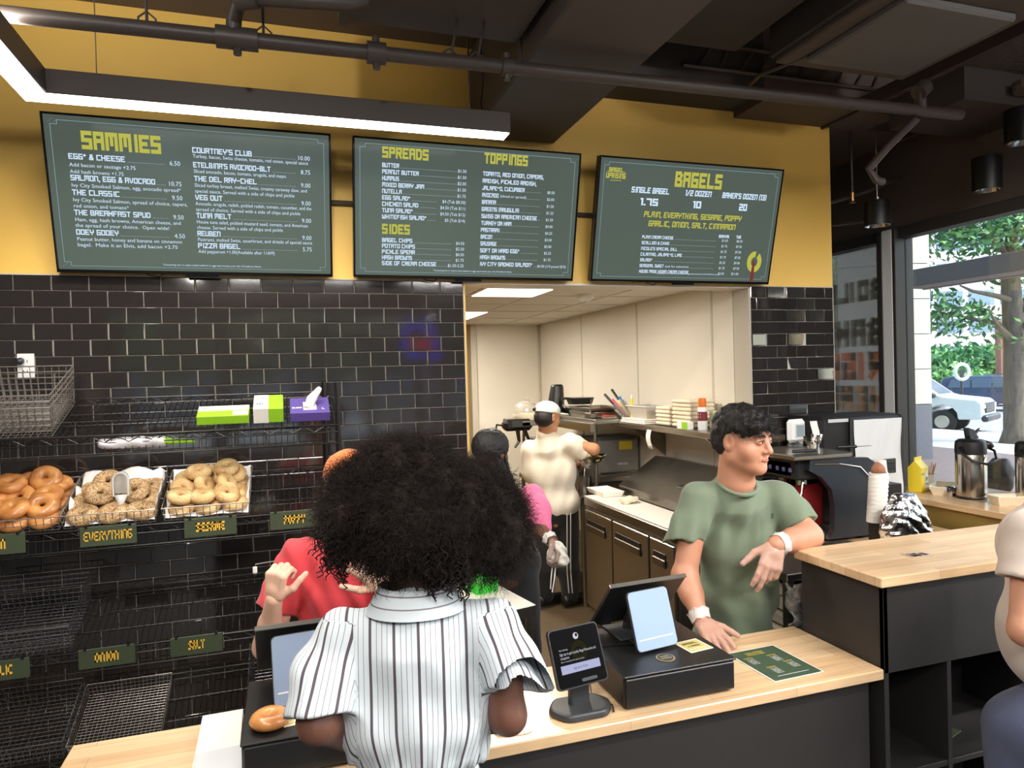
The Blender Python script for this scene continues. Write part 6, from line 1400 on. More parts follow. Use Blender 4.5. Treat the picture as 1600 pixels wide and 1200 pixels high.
def hand_field(w, d, n, side=1, s=1.0, curl=(.3,.35,.4,.45), thumb=(.5,.3), spread=.06, res=.003, grow=0.0, fore=None, fr=.028, thumb_in=0.0):
    """w wrist, d direction to the knuckles, n back-of-hand normal, side +1 puts the thumb on cross(d,n)"""
    d = unit(d); n = unit(n - d*np.dot(n,d)); u = np.cross(d,n)*side
    lo,hi = bounds([w, w+d*.17*s, w+u*.06*s, w-u*.05*s], .06*s)
    if fore is not None: lo,hi = np.minimum(lo, fore-.03), np.maximum(hi, fore+.03)
    F = Field(lo,hi,res); offs = (.029,.010,-.009,-.027)
    for i,o in enumerate(offs):
        b = w + d*(.082-.004*abs(i-1))*s + u*o*s
        F.cap(w+d*.012*s+u*o*.62*s, b, .0150*s+grow, .0118*s+grow, .010)
        p = b; a = curl[i]; dd = unit(d + u*spread*(1.2-i)*.8)
        ang = 0
        for k,L in enumerate(FL[i]):
            ang += a*(1.0 if k == 0 else 1.15); v = dd*math.cos(ang) - n*math.sin(ang)
            e = p + v*L*s; F.cap(p, e, (.0100-.0009*k)*s+grow, (.0092-.0011*k)*s+grow, .0035); p = e
    b = w + d*.020*s + u*.024*s - n*.006*s; v = unit(d*.62 + u*(.75-thumb_in) - n*.25); e = b+v*.042*s; F.cap(b, e, .0155*s+grow, .0120*s+grow, .010)
    v2 = unit(v*(1-thumb[0]*.5) + d*thumb[0] - n*thumb[1]); e2 = e+v2*.032*s; F.cap(e, e2, .0115*s+grow, .0100*s+grow, .004); v3 = unit(v2-n*thumb[1]*.5); F.cap(e2, e2+v3*.024*s, .0100*s+grow, .0085*s+grow, .003)
    F.ell(w+d*.030*s-n*.004*s, .024*s+grow, .012)
    if fore is not None: F.cap(w, fore, .024*s+grow*.5, fr, .012)
    return F
def cuff(w, d, r, m, par, name='glove_cuff', label=None, seed=1):
    d = unit(d); a,b = frame_of(d); a = np.array(a); b = np.array(b); rr_ = random.Random(seed); vs = []; n = 26; rows = 5
    for j in range(rows):
        for i in range(n):
            t = 2*PI*i/n; k = r*(1+.03*j) + .0012*math.sin(i*2.1+j)*j/2 + .001*math.sin(5*t)
            vs.append(tuple(w + d*(-.010+.009*j+.003*math.sin(i*1.3)) + (a*math.cos(t)+b*math.sin(t))*k))
    g = G(); g.add(vs, [(j*n+i, j*n+(i+1)%n, (j+1)*n+(i+1)%n, (j+1)*n+i) for j in range(rows-1) for i in range(n)]); g.tube([Vector(v) for v in vs[-n:]], .0022, 5, closed=True)
    return g.build(name, m, par, smooth=True, label=label)
M_glove = mat('clear_vinyl_glove', (226,206,194), .25, alpha=.26, spec=.7)
M_gcuff = mat('glove_cuff_white', (232,228,222), .35, alpha=.8)
def addmesh(name, fields, m, par, sm=1, label=None):
    ms = [F.mesh() for F in fields]; ms = [(relax(v,f,sm) if sm else v, f) for v,f in ms]; v,f = merge(ms)
    return rawmesh(name, v, f, m, par, True, label), v, f

# ===== 1. customer in the striped blouse, seen from behind
t = thing('person', 'customer with large dark curly hair in a striped blouse, seen from behind', 'person', (1.36,-2.43,0))
SK = skinmat('skin_deep_brown', (104,68,54))
bk = V3(.172,.985,0); rt = V3(.985,-.172,0); up = V3(0,0,1)
F1 = Field((1.02,-2.75,.0),(1.80,-1.95,1.62),.012)
F1.cap((1.3590,-2.3640,1.5080), (1.3550,-2.3650,1.3910), .052,.058,.03); F1.ell((1.3590,-2.3250,1.2710), (.13,.08,.12), .05); F1.ell((1.3630,-2.3080,1.0600), (.11,.09,.14), .06); F1.ell((1.3730,-2.2930,0.8560), (.15,.11,.14), .06)
hipz = V3(*(1.3700,-2.2940,0.7600)); F1.chain([hipz-rt*.07, V3(hipz[0]-.08,hipz[1],.48), V3(hipz[0]-.08,hipz[1],.08)], [.085,.058,.042], .03); F1.chain([hipz+rt*.07, V3(hipz[0]+.09,hipz[1]-.01,.48), V3(hipz[0]+.09,hipz[1]-.01,.08)], [.085,.058,.042], .03)
F1.cap(V3(hipz[0]-.08,hipz[1],.04), V3(hipz[0]-.05,hipz[1]+.14,.035), .04,.034,.02); F1.cap(V3(hipz[0]+.09,hipz[1],.04), V3(hipz[0]+.12,hipz[1]+.14,.035), .04,.034,.02)
LS, LE, LW = V3(*(1.1950,-2.3350,1.3510)), V3(*(1.1580,-2.3870,1.2180)), V3(*(1.2840,-2.2410,1.0700)); RS, RE, RW = V3(*(1.5150,-2.4160,1.3540)), V3(*(1.5210,-2.4420,1.1910)), V3(*(1.4960,-2.2560,1.0950))
Fa = Field(*bounds([LS,LE,LW],.07),.006).chain([LS,LE,LW],[.042,.037,.025],.02); Fb = Field(*bounds([RS,RE,RW],.07),.006).chain([RS,RE,RW],[.042,.034,.025],.02)
Fh = hand_field(LW, unit(rt*.8+bk*.5-up*.2), up*.9+bk*.1, -1, .92, (.5,.5,.55,.6), res=.0035); Fg = hand_field(RW, unit(-rt*.7+bk*.6-up*.2), up, 1, .92, (.5,.5,.55,.6), res=.0035)
addmesh('body', [F1,Fa,Fb,Fh,Fg], SK, t)
Fhd, q_, R_ = head_field(V3(*(1.3620,-2.3640,1.5980)), bk, up, .98, None, res=.006); addmesh('head', [Fhd], SK, t)
# blouse
lo,hi = bounds([(1.1150,-2.3600,1.4210),(1.6020,-2.4440,1.3840),(1.3610,-2.2670,1.0030),(1.3540,-2.3840,1.4680)], .06); F = Field(lo,hi,.005); Rb = np.stack([rt,bk,up],1)
F.cap((1.2230,-2.3490,1.3650), (1.4970,-2.4100,1.3710), .048,.048,.03); F.ell((1.3540,-2.3550,1.2700), (.158,.098,.125), .05, Rb); F.ell((1.3570,-2.3580,1.1790), (.162,.108,.085), .05, Rb); F.ell((1.3610,-2.3490,1.1140), (.142,.10,.05), .04, Rb)
F.cap((1.3540,-2.3790,1.4150), (1.3520,-2.3750,1.3430), .062,.09,.04)
hem1 = V3(*(1.1590,-2.3870,1.2300)); hem2 = V3(*(1.5360,-2.4770,1.2550))
F.sleeve([LS+rt*.01, V3(*(1.1720,-2.3650,1.2900)), hem1], [.054,.060,.064], unit(unit(hem1-LS)+.25*rt), .050, .03, .02); F.sleeve([RS-rt*.01, V3(*(1.5250,-2.4520,1.2950)), hem2], [.052,.056,.062], unit(unit(hem2-RS)-.35*rt), .048, .03, .02)
X,Y,Z = F._pts((slice(None),)*3); xl = (X-lo[0])*rt[0]+(Y-lo[1])*rt[1]; zw = V3(*(1.3600,-2.3490,1.0880))[2]
gath = np.exp(-((Z-zw)/.06)**2); F.d = (F.d + (.0035*np.sin(xl*230+3*np.sin(Z*20))*gath + .0022*np.sin(xl*70+Z*25) + .0018*np.sin(xl*38-Z*46+2))).astype(np.float32); F.waves(.0016,34,5,4)
F.plane((1.3600,-2.3490,1.0870), (0,0,-1)); v,f = F.mesh(); v = relax(v,f,1)
c0 = V3(*(1.3580,-2.3570,1.2050)); P = v-c0; ul = P@rt; zz = P[:,2]; sc = 1+np.clip((-zz-.0)/.10,0,1)**1.5*.28 - np.clip((zz-.02)/.12,0,1)*.0
u = ul*sc
for S,E,sd in ((LS,hem1,-1),(RS,hem2,1)):
    ax_ = unit(E-S); a_,b_ = frame_of(ax_); a_ = np.array(a_); b_ = np.array(b_); rel = v-S; tt = rel@ax_; rad = rel-np.outer(tt,ax_); d_ = np.linalg.norm(rad,axis=1); ang = np.arctan2(rad@a_, rad@b_)
    wgt = ((ul*sd > .118) & (tt > -.03)); u = np.where(wgt, ang*.062+.3*tt*0, u)
o = rawmesh('blouse', v, f, None or M_white, t, True); at = o.data.attributes.new('u','FLOAT','POINT'); at.data.foreach_set('value', u.astype(np.float32))
def stripemat():
    m = bpy.data.materials.new('striped_cotton'); m.use_nodes = True; n = m.node_tree; L = n.links; b = n.nodes['Principled BSDF']
    a = n.nodes.new('ShaderNodeAttribute'); a.attribute_name = 'u'; d = n.nodes.new('ShaderNodeMath'); d.operation = 'DIVIDE'; d.inputs[1].default_value = .046; L.new(a.outputs['Fac'], d.inputs[0])
    w = n.nodes.new('ShaderNodeMath'); w.operation = 'WRAP'; w.inputs[1].default_value = 1; w.inputs[2].default_value = 0; L.new(d.outputs[0], w.inputs[0])
    cr = n.nodes.new('ShaderNodeValToRGB'); cr.color_ramp.interpolation = 'CONSTANT'; e = cr.color_ramp.elements
    base, dk, th = lin((206,215,221)), lin((84,74,82)), lin((128,118,126))
    e[0].position = 0; e[0].color = dk; e[1].position = .115; e[1].color = base
    for p_,c_ in ((.32,th),(.345,base),(.54,th),(.57,base),(.76,th),(.785,base)):
        k = e.new(p_); k.color = c_
    L.new(w.outputs[0], cr.inputs[0]); L.new(cr.outputs[0], b.inputs['Base Color']); b.inputs['Roughness'].default_value = .8; return m
M_stripe = stripemat(); o.data.materials.clear(); o.data.materials.append(M_stripe)
# gathered peplum and collar
F = Field(*bounds([(1.2130,-2.3010,1.0990),(1.5240,-2.3600,1.0680),(1.3700,-2.2720,0.8430)],.09),.007); F.ell((1.3660,-2.3200,1.0310), (.125,.095,.05), .03, Rb); F.ell((1.3730,-2.3030,0.9040), (.165,.12,.10), .06, Rb); X,Y,Z = F._pts((slice(None),)*3); xl = (X-lo[0])*rt[0]+(Y-lo[1])*rt[1]; F.d = (F.d+.005*np.sin(xl*160+2*np.sin(Z*18))).astype(np.float32)
F.plane((1.3600,-2.3490,1.0820),(0,0,1)).plane((1.3710,-2.3030,0.8630),(0,0,-1)); v,f = F.mesh(); o = rawmesh('blouse_peplum', v, f, M_stripe, t, True); at = o.data.attributes.new('u','FLOAT','POINT'); at.data.foreach_set('value', (((v-c0)@rt)*1.15).astype(np.float32))
g = G(); n = 30; cc = V3(*(1.3540,-2.3790,1.4240)); us = []
for j,(r0_,h_) in enumerate(((.066,-.012),(.064,.012),(.058,.034),(.062,.036),(.072,.012),(.086,-.016))):
    for i in range(n):
        a = 2*PI*i/n; p_ = cc + rt*math.cos(a)*r0_*1.18 + bk*math.sin(a)*r0_*.92 + up*(h_ - (.03 if math.sin(a) > .6 else 0)*1.0*(j < 3 or 1)*max(0,math.sin(a)-.6)*2); g.v.append(tuple(p_)); us.append(h_*1.0+.012*j+.004)
g.f = [(j*n+i,j*n+(i+1)%n,(j+1)*n+(i+1)%n,(j+1)*n+i) for j in range(5) for i in range(n)]; g.m = [0]*len(g.f); o = g.build('collar', M_stripe, t, smooth=True); at = o.data.attributes.new('u','FLOAT','POINT'); at.data.foreach_set('value', np.array(us,np.float32)*.9+.008)
for W_,E_,nm in ((hem1,LS,'l'),(hem2,RS,'r')): pass
F = Field(*bounds([hipz],.28),.012); F = Field((hipz[0]-.25,hipz[1]-.2,.1),(hipz[0]+.25,hipz[1]+.2,1.02),.012); F.ell(hipz+up*.03,(.165,.12,.12),.05).chain([hipz-rt*.07, V3(hipz[0]-.08,hipz[1],.48), V3(hipz[0]-.08,hipz[1],.12)], [.10,.075,.06], .03).chain([hipz+rt*.07, V3(hipz[0]+.09,hipz[1]-.01,.48), V3(hipz[0]+.09,hipz[1]-.01,.12)], [.10,.075,.06], .03); v,f = F.mesh(); rawmesh('trousers', v, f, clothmat('dark_denim',(40,46,62)), t)
# hair
lo,hi = bounds([(1.1790,-2.3450,1.7500),(1.5570,-2.4250,1.7350),(1.3530,-2.3840,1.4230)], .17); F = Field(lo,hi,.006)
F.ell((1.3560,-2.3830,1.6150), (.150,.13,.098), .03, Rb); F.ell((1.2660,-2.3640,1.6070), (.085,.10,.090), .04, Rb); F.ell((1.4640,-2.4070,1.5970), (.090,.10,.092), .04, Rb); F.ell((1.3520,-2.3600,1.6890), (.085,.08,.045), .04, Rb); F.ell((1.2320,-2.3640,1.5720), (.048,.06,.05), .04, Rb); F.ell((1.4440,-2.4120,1.5380), (.088,.07,.058), .04, Rb); F.ell((1.3570,-2.3740,1.5170), (.09,.06,.045), .04, Rb); F.ell((1.5050,-2.4210,1.5450), (.05,.06,.07), .03, Rb)
F.waves(.010,42,31,7).waves(.006,95,32,8).waves(.003,190,33,6); v,f = F.mesh(); hair = rawmesh('curly_hair', v, f, M_curl, t); nn = normals(v,f)
idx = rng.integers(0,len(v),9500); ctr = V3(*(1.3580,-2.3840,1.6020)); V_,F2 = strands(v[idx]-nn[idx]*.006, nn[idx]*.8+unit(v[idx]-ctr)[:, :]*.5 if False else nn[idx], .040, .00075, 2.6, .0040, 10, .25, 3)
o = rawmesh('hair_curls', V_, F2, M_curl, t); o['kind'] = 'stuff'
low = np.where((nn[:,2] < -.35) & ((v-ctr)@rt > .01) & ((v-ctr)@rt < .10) | ((nn[:,2] < -.2) & ((v-ctr)@rt < -.135)))[0]; idx = rng.choice(low, 260); V_,F2 = strands(v[idx], nn[idx]*.4+V3(0,0,-1), .036, .0014, 3.0, .0055, 16, .5, 5, jitter=.2, taper=False); o = rawmesh('hanging_ringlets', V_, F2, M_curl, t); o['kind'] = 'stuff'
top = np.where(nn[:,2] > .1)[0]; idx = rng.choice(top, 5200); V_,F2 = strands(v[idx], nn[idx]+V3(0,0,.2), .034, .00045, 1.8, .003, 8, .1, 8); o = rawmesh('flyaway_hairs', V_, F2, M_curl, t); o['kind'] = 'stuff'

# ===== 2. man in the green tee leaning on the counters
t = thing('person', 'young man in a sage green tee and clear gloves leaning on the counters', 'person', (2.72,-1.40,0))
SK2 = skinmat('skin_warm_tan', (196,140,112)); vd = V3(.59,.80,0); sr = V3(.80,-.59,0)
hf = unit(.84*sr - .52*vd - .10*up); hc = V3(*(2.7550,-1.5310,1.6000)); nk = V3(*(2.7500,-1.4890,1.4390))
Fh_, q_, R_ = head_field(hc, hf, unit(up+.10*hf), 1.06, nk, .068, jaw=1.14)
TS = unit(.45*sr-.89*vd); TL = unit(np.cross(up, TS)); Rt = np.stack([TL,-TS,up],1)
F1 = Field((2.35,-1.75,0),(3.05,-1.12,1.58),.012); F1.cap(nk,(2.7800,-1.4390,1.2330),.06,.10,.03).ell((2.7890,-1.4220,1.1010),(.14,.09,.2),.05,Rt).ell((2.7880,-1.4050,0.8150),(.14,.10,.15),.05,Rt)
hp = V3(*(2.8070,-1.3720,0.6180)); 
for sg in (-1,1):
    k_ = V3(hp[0]+sg*.10,hp[1]+.02,.50); F1.chain([hp+TL*sg*.08, k_, V3(k_[0],k_[1]+.02,.09)],[.08,.055,.045],.03)
S1,E1,W1 = V3(*(2.6070,-1.4440,1.3740)), V3(*(2.5190,-1.4830,1.0970)), V3(*(2.5030,-1.6160,0.9700)); S2,E2,W2 = V3(*(2.9320,-1.5180,1.3640)), V3(*(2.9520,-1.6410,1.2390)), V3(*(2.7350,-1.7290,1.2490))
Fa = Field(*bounds([S1,E1,W1],.08),.006).chain([S1,E1,W1],[.052,.044,.029],.02).cap(E1,E1+(W1-E1)*.4,.046,.044,.02); Fb = Field(*bounds([S2,E2,W2],.08),.006).chain([S2,E2,W2],[.052,.046,.031],.02).cap(E2,E2+(W2-E2)*.5,.047,.043,.02)
d1_ = unit(V3(*(2.4920,-1.7280,0.9470))-W1); n1_ = unit(up*.8-vd*.5-d1_*0); d2_ = unit(V3(*(2.6730,-1.7630,1.1440))-W2); n2_ = unit(-vd*.92+up*.1+sr*.25)
H1 = dict(w=W1,d=d1_,n=n1_,side=-1,s=1.0,curl=(.12,.15,.18,.25),thumb=(.5,.1),spread=.10); H2 = dict(w=W2,d=d2_,n=n2_,side=1,s=1.05,curl=(.22,.28,.62,.7),thumb=(.55,.05),spread=.08)
Q1 = hand_field(**H1); Q2 = hand_field(**H2)
addmesh('body', [F1,Fh_,Fa,Fb,Q1,Q2], SK2, t); eyes(q_,R_,1.06,t,look=(.002,0))
for H,nm,fo in ((H1,1,E1),(H2,2,E2)):
    Qg = hand_field(grow=.0018, **H); addmesh('glove', [Qg], M_glove, t, label='clear plastic glove'); w_ = H['w']; cuff(w_+unit(fo-w_)*.012, unit(fo-w_), .0345, M_gcuff, t, seed=nm)
g = G(); g.tube([tuple(q_(a,b,c_)) for a,b,c_ in ((-.019,.0895,-.0575),(0,.0985,-.056),(.019,.0895,-.0575))],[.0032,.0048,.0032],7); g.build('lips', mat('lips_muted',(178,108,96),.4), t, smooth=True)
# hair: tapered sides, textured fringe
F = Field(*bounds([hc],.17),.0045); r1 = 1.06
F.ell(q_(0,-.014,.052), (.082*r1,.104*r1,.078*r1), .02, R_); F.cap(q_(-.045,.074,.062),q_(.045,.074,.062),.026,.026,.02); F.ell(q_(0,-.04,.0),(.079*r1,.078*r1,.07*r1),.02,R_)
F.ell(q_(0,.112,-.035),(.088,.090,.095),.012,R_,'sub'); F.ell(q_(0,.034,-.085),(.14,.075,.088),.01,R_,'sub'); F.ell(q_(-.085,-.004,-.006),(.022,.030,.036),.006,R_,'sub'); F.ell(q_(.085,-.004,-.006),(.022,.030,.036),.006,R_,'sub')
F.waves(.0035,90,51,6,ridge=True).waves(.0022,200,52,5); v,f = F.mesh(); rawmesh('hair', v, f, M_hair, t); nn = normals(v,f); ok = np.where(((v-hc)@R_[:,2]) > .02)[0]; idx = rng.choice(ok, 3600)
fl = unit(hf*.5+V3(0,0,-.1)); V_,F2 = strands(v[idx]-nn[idx]*.003, nn[idx]*.35+fl*.8, .022, .0006, .35, .003, 7, .35, 9, jitter=.25); o = rawmesh('hair_strands', V_, F2, M_hair, t); o['kind'] = 'stuff'
# tee
M_green = clothmat('sage_green_cotton', (112,126,104))
lo,hi = bounds([(2.4350,-1.5030,1.4450),(3.0250,-1.6200,1.4170),(2.8110,-1.3730,0.6180)], .10); F = Field(lo,hi,.0055)
F.cap((2.6580,-1.4190,1.3600),(2.9120,-1.4900,1.3610),.072,.072,.04); F.ell((2.7910,-1.4430,1.1940),(.180,.122,.17),.05,Rt); F.ell((2.7850,-1.4230,0.9740),(.170,.128,.15),.06,Rt); F.ell((2.7800,-1.4140,0.7420),(.176,.128,.20),.06,Rt); F.plane((2.7760,-1.4140,0.6280),(0,0,-1)); F.cap((2.7570,-1.4790,1.4340),(2.7700,-1.4660,1.3510),.072,.11,.04)
hm1 = V3(*(2.5370,-1.4550,1.2200)); hm2 = V3(*(2.9510,-1.5990,1.2690))
F.sleeve([S1, V3(*(2.5680,-1.4490,1.2790)), hm1],[.066,.068,.068], unit(unit(hm1-S1)+.35*sr), .054, .03, .025); F.sleeve([S2, V3(*(2.9520,-1.5560,1.3070)), hm2],[.066,.066,.066], unit(hm2-S2), .053, .03, .025); F.cap(nk+V3(0,0,.09), nk+V3(0,0,.012)+TS*.012, .070,.070,.006,'sub')
X,Y,Z = F._pts((slice(None),)*3); xl = X*TL[0]+Y*TL[1]; zt = Z-V3(*(2.7710,-1.4560,1.3120))[2]; dn = np.clip(-zt/.2,0,1)
F.d = (F.d + .0075*np.sin(xl*48+zt*10+1.4*np.sin(zt*14))*dn + .0055*np.sin(xl*95-zt*22)*np.exp(-((zt+.06)/.10)**2) + .005*np.sin(zt*50+xl*34)*np.exp(-((zt+.28)/.09)**2)).astype(np.float32); F.waves(.003,34,61,5); 
o, v, f = addmesh('tee_shirt', [F], M_green, t)
g = G(); n = 36; cc = nk+V3(0,0,-.006)+TS*.008
ring = [tuple(cc + (TL*math.cos(2*PI*i/n)*.072 + TS*math.sin(2*PI*i/n)*.078) + up*(-.034*max(0,math.sin(2*PI*i/n))+.016*max(0,-math.sin(2*PI*i/n)))) for i in range(n)]; g.tube(ring,.0075,8,closed=True); g.build('neckband', M_green, t, smooth=True)
for hm,S in ((hm1,S1),(hm2,S2)):
    d = unit(hm-S); a_,b_ = frame_of(d); ring = [tuple(hm-d*.004+(np.array(a_)*math.cos(2*PI*i/28)+np.array(b_)*math.sin(2*PI*i/28))*.0655) for i in range(28)]
p0 = V3(*(2.8300,-1.5960,1.3180)); g = G(); g.cbox(tuple(p0), (.009,.004,.018), .001); g.build('chest_logo', mat('logo_dark_green',(52,66,60),.6), t)
F = Field((hp[0]-.25,hp[1]-.22,.1),(hp[0]+.25,hp[1]+.24,1.0),.012); F.ell(hp+up*.03,(.165,.125,.12),.05)
for sg in (-1,1): k_ = V3(hp[0]+sg*.10,hp[1]+.02,.50); F.chain([hp+TL*sg*.08, k_, V3(k_[0],k_[1]+.02,.10)],[.10,.08,.065],.03)
v,f = F.mesh(); rawmesh('trousers', v, f, clothmat('black_trouser_cloth',(30,30,32)), t)
g = G(); 
for sg in (-1,1): o = G().cbox((hp[0]+sg*.10,hp[1]-.02,.045),(.09,.26,.09),.03).build('shoe', M_black, t)

# ===== 3. person in red with an orange cap
t = thing('person', 'person in a red tee and orange cap with both hands raised, behind the till', 'person', (1.20,-1.25,0))
SK3 = skinmat('skin_light', (226,184,160)); hc = V3(*(1.3140,-1.3410,1.4950)); nk = V3(*(1.2940,-1.3160,1.3380)); vv = unit(hc-V3(1.125,-3.755,1.87)); vv[2] = 0; vv = unit(vv); s3 = unit(np.cross(vv,up))
Fh_, q_, R_ = head_field(hc, -vv+s3*.25-up*.1, up, 1.0, nk, .058)
F1 = Field((.85,-1.55,0),(1.60,-.95,1.5),.012); F1.cap(nk,(1.2730,-1.2680,1.2290),.055,.07,.03).ell((1.2600,-1.2450,1.1110),(.115,.06,.2),.05).ell((1.2520,-1.2360,0.8130),(.13,.09,.15),.05)
hp = V3(*(1.2490,-1.2050,0.6620))
for sg in (-1,1): k_ = V3(hp[0]+sg*.10,hp[1]+.02,.48); F1.chain([hp+s3*sg*.08,k_,V3(k_[0],k_[1]+.02,.08)],[.08,.055,.045],.03)
S1,E1,W1 = V3(*(1.1310,-1.2640,1.2700)), V3(*(1.0300,-1.3200,0.9900)), V3(*(1.0600,-1.4730,1.1930)); S2,E2,W2 = V3(*(1.4420,-1.3430,1.2690)), V3(*(1.4820,-1.4640,1.0520)), V3(*(1.3840,-1.5780,1.2240))
Fa = Field(*bounds([S1,E1,W1],.08),.006).chain([S1,E1,W1],[.050,.042,.026],.02).cap(E1,E1+(W1-E1)*.5,.042,.037,.02); Fb = Field(*bounds([S2,E2,W2],.08),.006).chain([S2,E2,W2],[.050,.040,.026],.02)
Q1 = hand_field(W1, unit(up*.93+s3*.12-vv*.2), unit(-vv*.75-s3*.5), 1, 1.0, (1.05,1.1,1.1,1.05), thumb=(.7,.55)); Q2 = hand_field(W2, unit(up*.75-s3*.6-vv*.15), unit(-vv*.65+s3*.5), -1, 1.0, (.7,.75,.8,.85), thumb=(.6,.4))
addmesh('body', [F1,Fh_,Fa,Fb,Q1,Q2], SK3, t); eyes(q_,R_,1.0,t)
M_red = clothmat('red_cotton', (206,62,70))
lo,hi = bounds([(1.0100,-1.4130,1.3750),(1.5420,-1.4800,1.3380),(1.2500,-1.1850,0.6290)], .09); F = Field(lo,hi,.0055); Rt = np.stack([s3,vv,up],1)
F.cap((1.1560,-1.2510,1.2550),(1.4150,-1.3250,1.2580),.064,.064,.04); F.ell((1.2760,-1.2710,1.1280),(.158,.11,.15),.05,Rt); F.ell((1.2650,-1.2590,0.9340),(.165,.125,.17),.06,Rt); F.cap((1.2900,-1.3100,1.3150),(1.2820,-1.2920,1.2340),.066,.09,.04)
hm1 = V3(*(1.0570,-1.2950,1.0970)); hm2 = V3(*(1.4700,-1.4180,1.1140))
F.sleeve([S1,V3(*(1.0940,-1.2750,1.1730)),hm1],[.060,.066,.068],None,.05,.03,.02); F.sleeve([S2,(S2+hm2)/2,hm2],[.060,.064,.068],None,.05,.03,.02)
X,Y,Z = F._pts((slice(None),)*3); xl = X*s3[0]+Y*s3[1]; zt = Z-V3(*(1.2780,-1.2910,1.2340))[2]; F.d = (F.d+.007*np.sin(xl*40+zt*22+np.sin(zt*15))*np.clip(-zt/.12,0,1)+.004*np.sin(xl*90+zt*40)).astype(np.float32); F.waves(.0025,30,71,5); addmesh('tee_shirt', [F], M_red, t)
F = Field(*bounds([hc],.19),.005); F.ell(q_(0,-.012,.055),(.088,.108,.080),.02,R_); F.plane(q_(0,0,.030),-(R_[:,2]*1.0+R_[:,1]*.12)); F.cap(q_(-.035,.095,.038),q_(.035,.095,.038),.008,.008,.02); F.cap(q_(-.045,.13,.030),q_(.045,.13,.030),.006,.006,.03); F.waves(.002,70,5,4); v,f = F.mesh(); M_or = clothmat('orange_corduroy', (224,120,48)); rawmesh('cap', v, f, M_or, t)
p = Print(lambda u,v_,l: tuple(q_(-.02+.0+u*1.0, .098-abs(u)*.3, .085+v_) )); p.block('DC',-.01,0,.026,.25,width=.045); p.g.build('cap_lettering', mat('cap_navy_ink',(40,42,56),.6), t)
g = G(); g.tube([tuple(W1+unit(V3(*W1)-E1)*-.0+(s3*math.cos(a)+vv*math.sin(a))*.030) for a in [2*PI*i/16 for i in range(16)]],.0022,5,closed=True)
F = Field((hp[0]-.25,hp[1]-.22,.1),(hp[0]+.25,hp[1]+.24,.98),.012); F.ell(hp+up*.03,(.155,.115,.12),.05)
for sg in (-1,1): k_ = V3(hp[0]+sg*.10,hp[1]+.02,.48); F.chain([hp+s3*sg*.08,k_,V3(k_[0],k_[1]+.02,.10)],[.095,.075,.06],.03)
v,f = F.mesh(); rawmesh('trousers', v, f, MATS['black_trouser_cloth'], t)
for sg in (-1,1): G().cbox((hp[0]+sg*.10,hp[1]-.02,.045),(.09,.25,.09),.03).build('shoe', M_black, t)

# ===== 4. kitchen worker with long dark braids
t = thing('person', 'kitchen worker with long dark braids and a pink top holding a cloth', 'person', (2.25,-.35,0))
SK4 = skinmat('skin_brown', (112,76,60)); hc = V3(*(2.1030,-0.3450,1.4790)); nk = V3(*(2.1300,-0.3560,1.3410)); vv = unit(hc-V3(1.125,-3.755,1.87)); vv[2]=0; vv=unit(vv); s4 = unit(np.cross(vv,up)); fw = unit(vv*.75+s4*.6)
Fh_, q_, R_ = head_field(hc, fw-up*.15, up, .95, nk, .05, res=.006)
S1,E1,W1 = V3(*(2.2740,-0.4770,1.2590)), V3(*(2.2660,-0.5810,1.1200)), V3(*(2.2800,-0.7230,1.0840)); hp = V3(*(2.1850,-0.3270,0.8920))
F1 = Field((1.85,-.8,0),(2.75,.3,1.5),.014); F1.cap(nk,(2.1680,-0.3590,1.2330),.05,.08,.03).ell((2.1830,-0.3550,1.1310),(.12,.09,.15),.05).ell(hp,(.15,.13,.14),.05)
legs = [(hp+s4*.06*sg-up*.02, V3(*hp)+s4*.07*sg-up*.45, V3(hp[0]+s4[0]*.07*sg,hp[1]+s4[1]*.07*sg,.09)) for sg in (-1,1)]
for a,b,c_ in legs: F1.chain([a,b,c_],[.08,.055,.045],.03)
S0 = V3(*(2.0260,-0.2500,1.2200)); F1.chain([S0, S0-up*.25, S0-up*.45+fw*.12],[.045,.038,.03],.02)
Fa = Field(*bounds([S1,E1,W1],.07),.007).chain([S1,E1,W1],[.042,.036,.024],.02); dh = unit(V3(*(2.2930,-0.7590,1.0420))-W1); HH = dict(w=W1,d=dh,n=unit(s4+up*.6),side=1,s=.95,curl=(.8,.85,.9,.9),thumb=(.6,.4),res=.004)
addmesh('body', [F1,Fh_,Fa,hand_field(**HH)], SK4, t); addmesh('glove', [hand_field(grow=.002,**HH)], M_glove, t); cuff(W1+unit(E1-W1)*.01, unit(E1-W1), .030, M_gcuff, t, seed=4)
M_pink = clothmat('pink_fleece', (226,112,150))
F = Field(*bounds([(2.0230,-0.2690,1.2970),(2.3150,-0.5740,1.2240),(2.1720,-0.3220,0.9920)],.14),.008); F.cap((2.0460,-0.2780,1.2130),(2.2670,-0.4540,1.2340),.062,.062,.04).ell((2.1700,-0.3400,1.0960),(.145,.11,.13),.05); hm = V3(*(2.2820,-0.5650,1.1240)); F.chain([S1,V3(*(2.2730,-0.5300,1.1880)),hm],[.060,.070,.055],.03); F.chain([S0,S0-up*.16],[.06,.065],.03); F.plane((2.1660,-0.3410,0.9810),(0,0,-1)); F.waves(.005,42,81,5); addmesh('pink_top', [F], M_pink, t)
F = Field((hp[0]-.32,hp[1]-.3,.03),(hp[0]+.3,hp[1]+.3,1.1),.012); F.ell(hp+up*.02,(.165,.15,.13),.05)
for a,b,c_ in legs: F.chain([a,b,c_+up*.02],[.10,.085,.075],.03)
F.waves(.004,30,4,4); v,f = F.mesh(); rawmesh('trousers', v, f, MATS['black_trouser_cloth'], t)
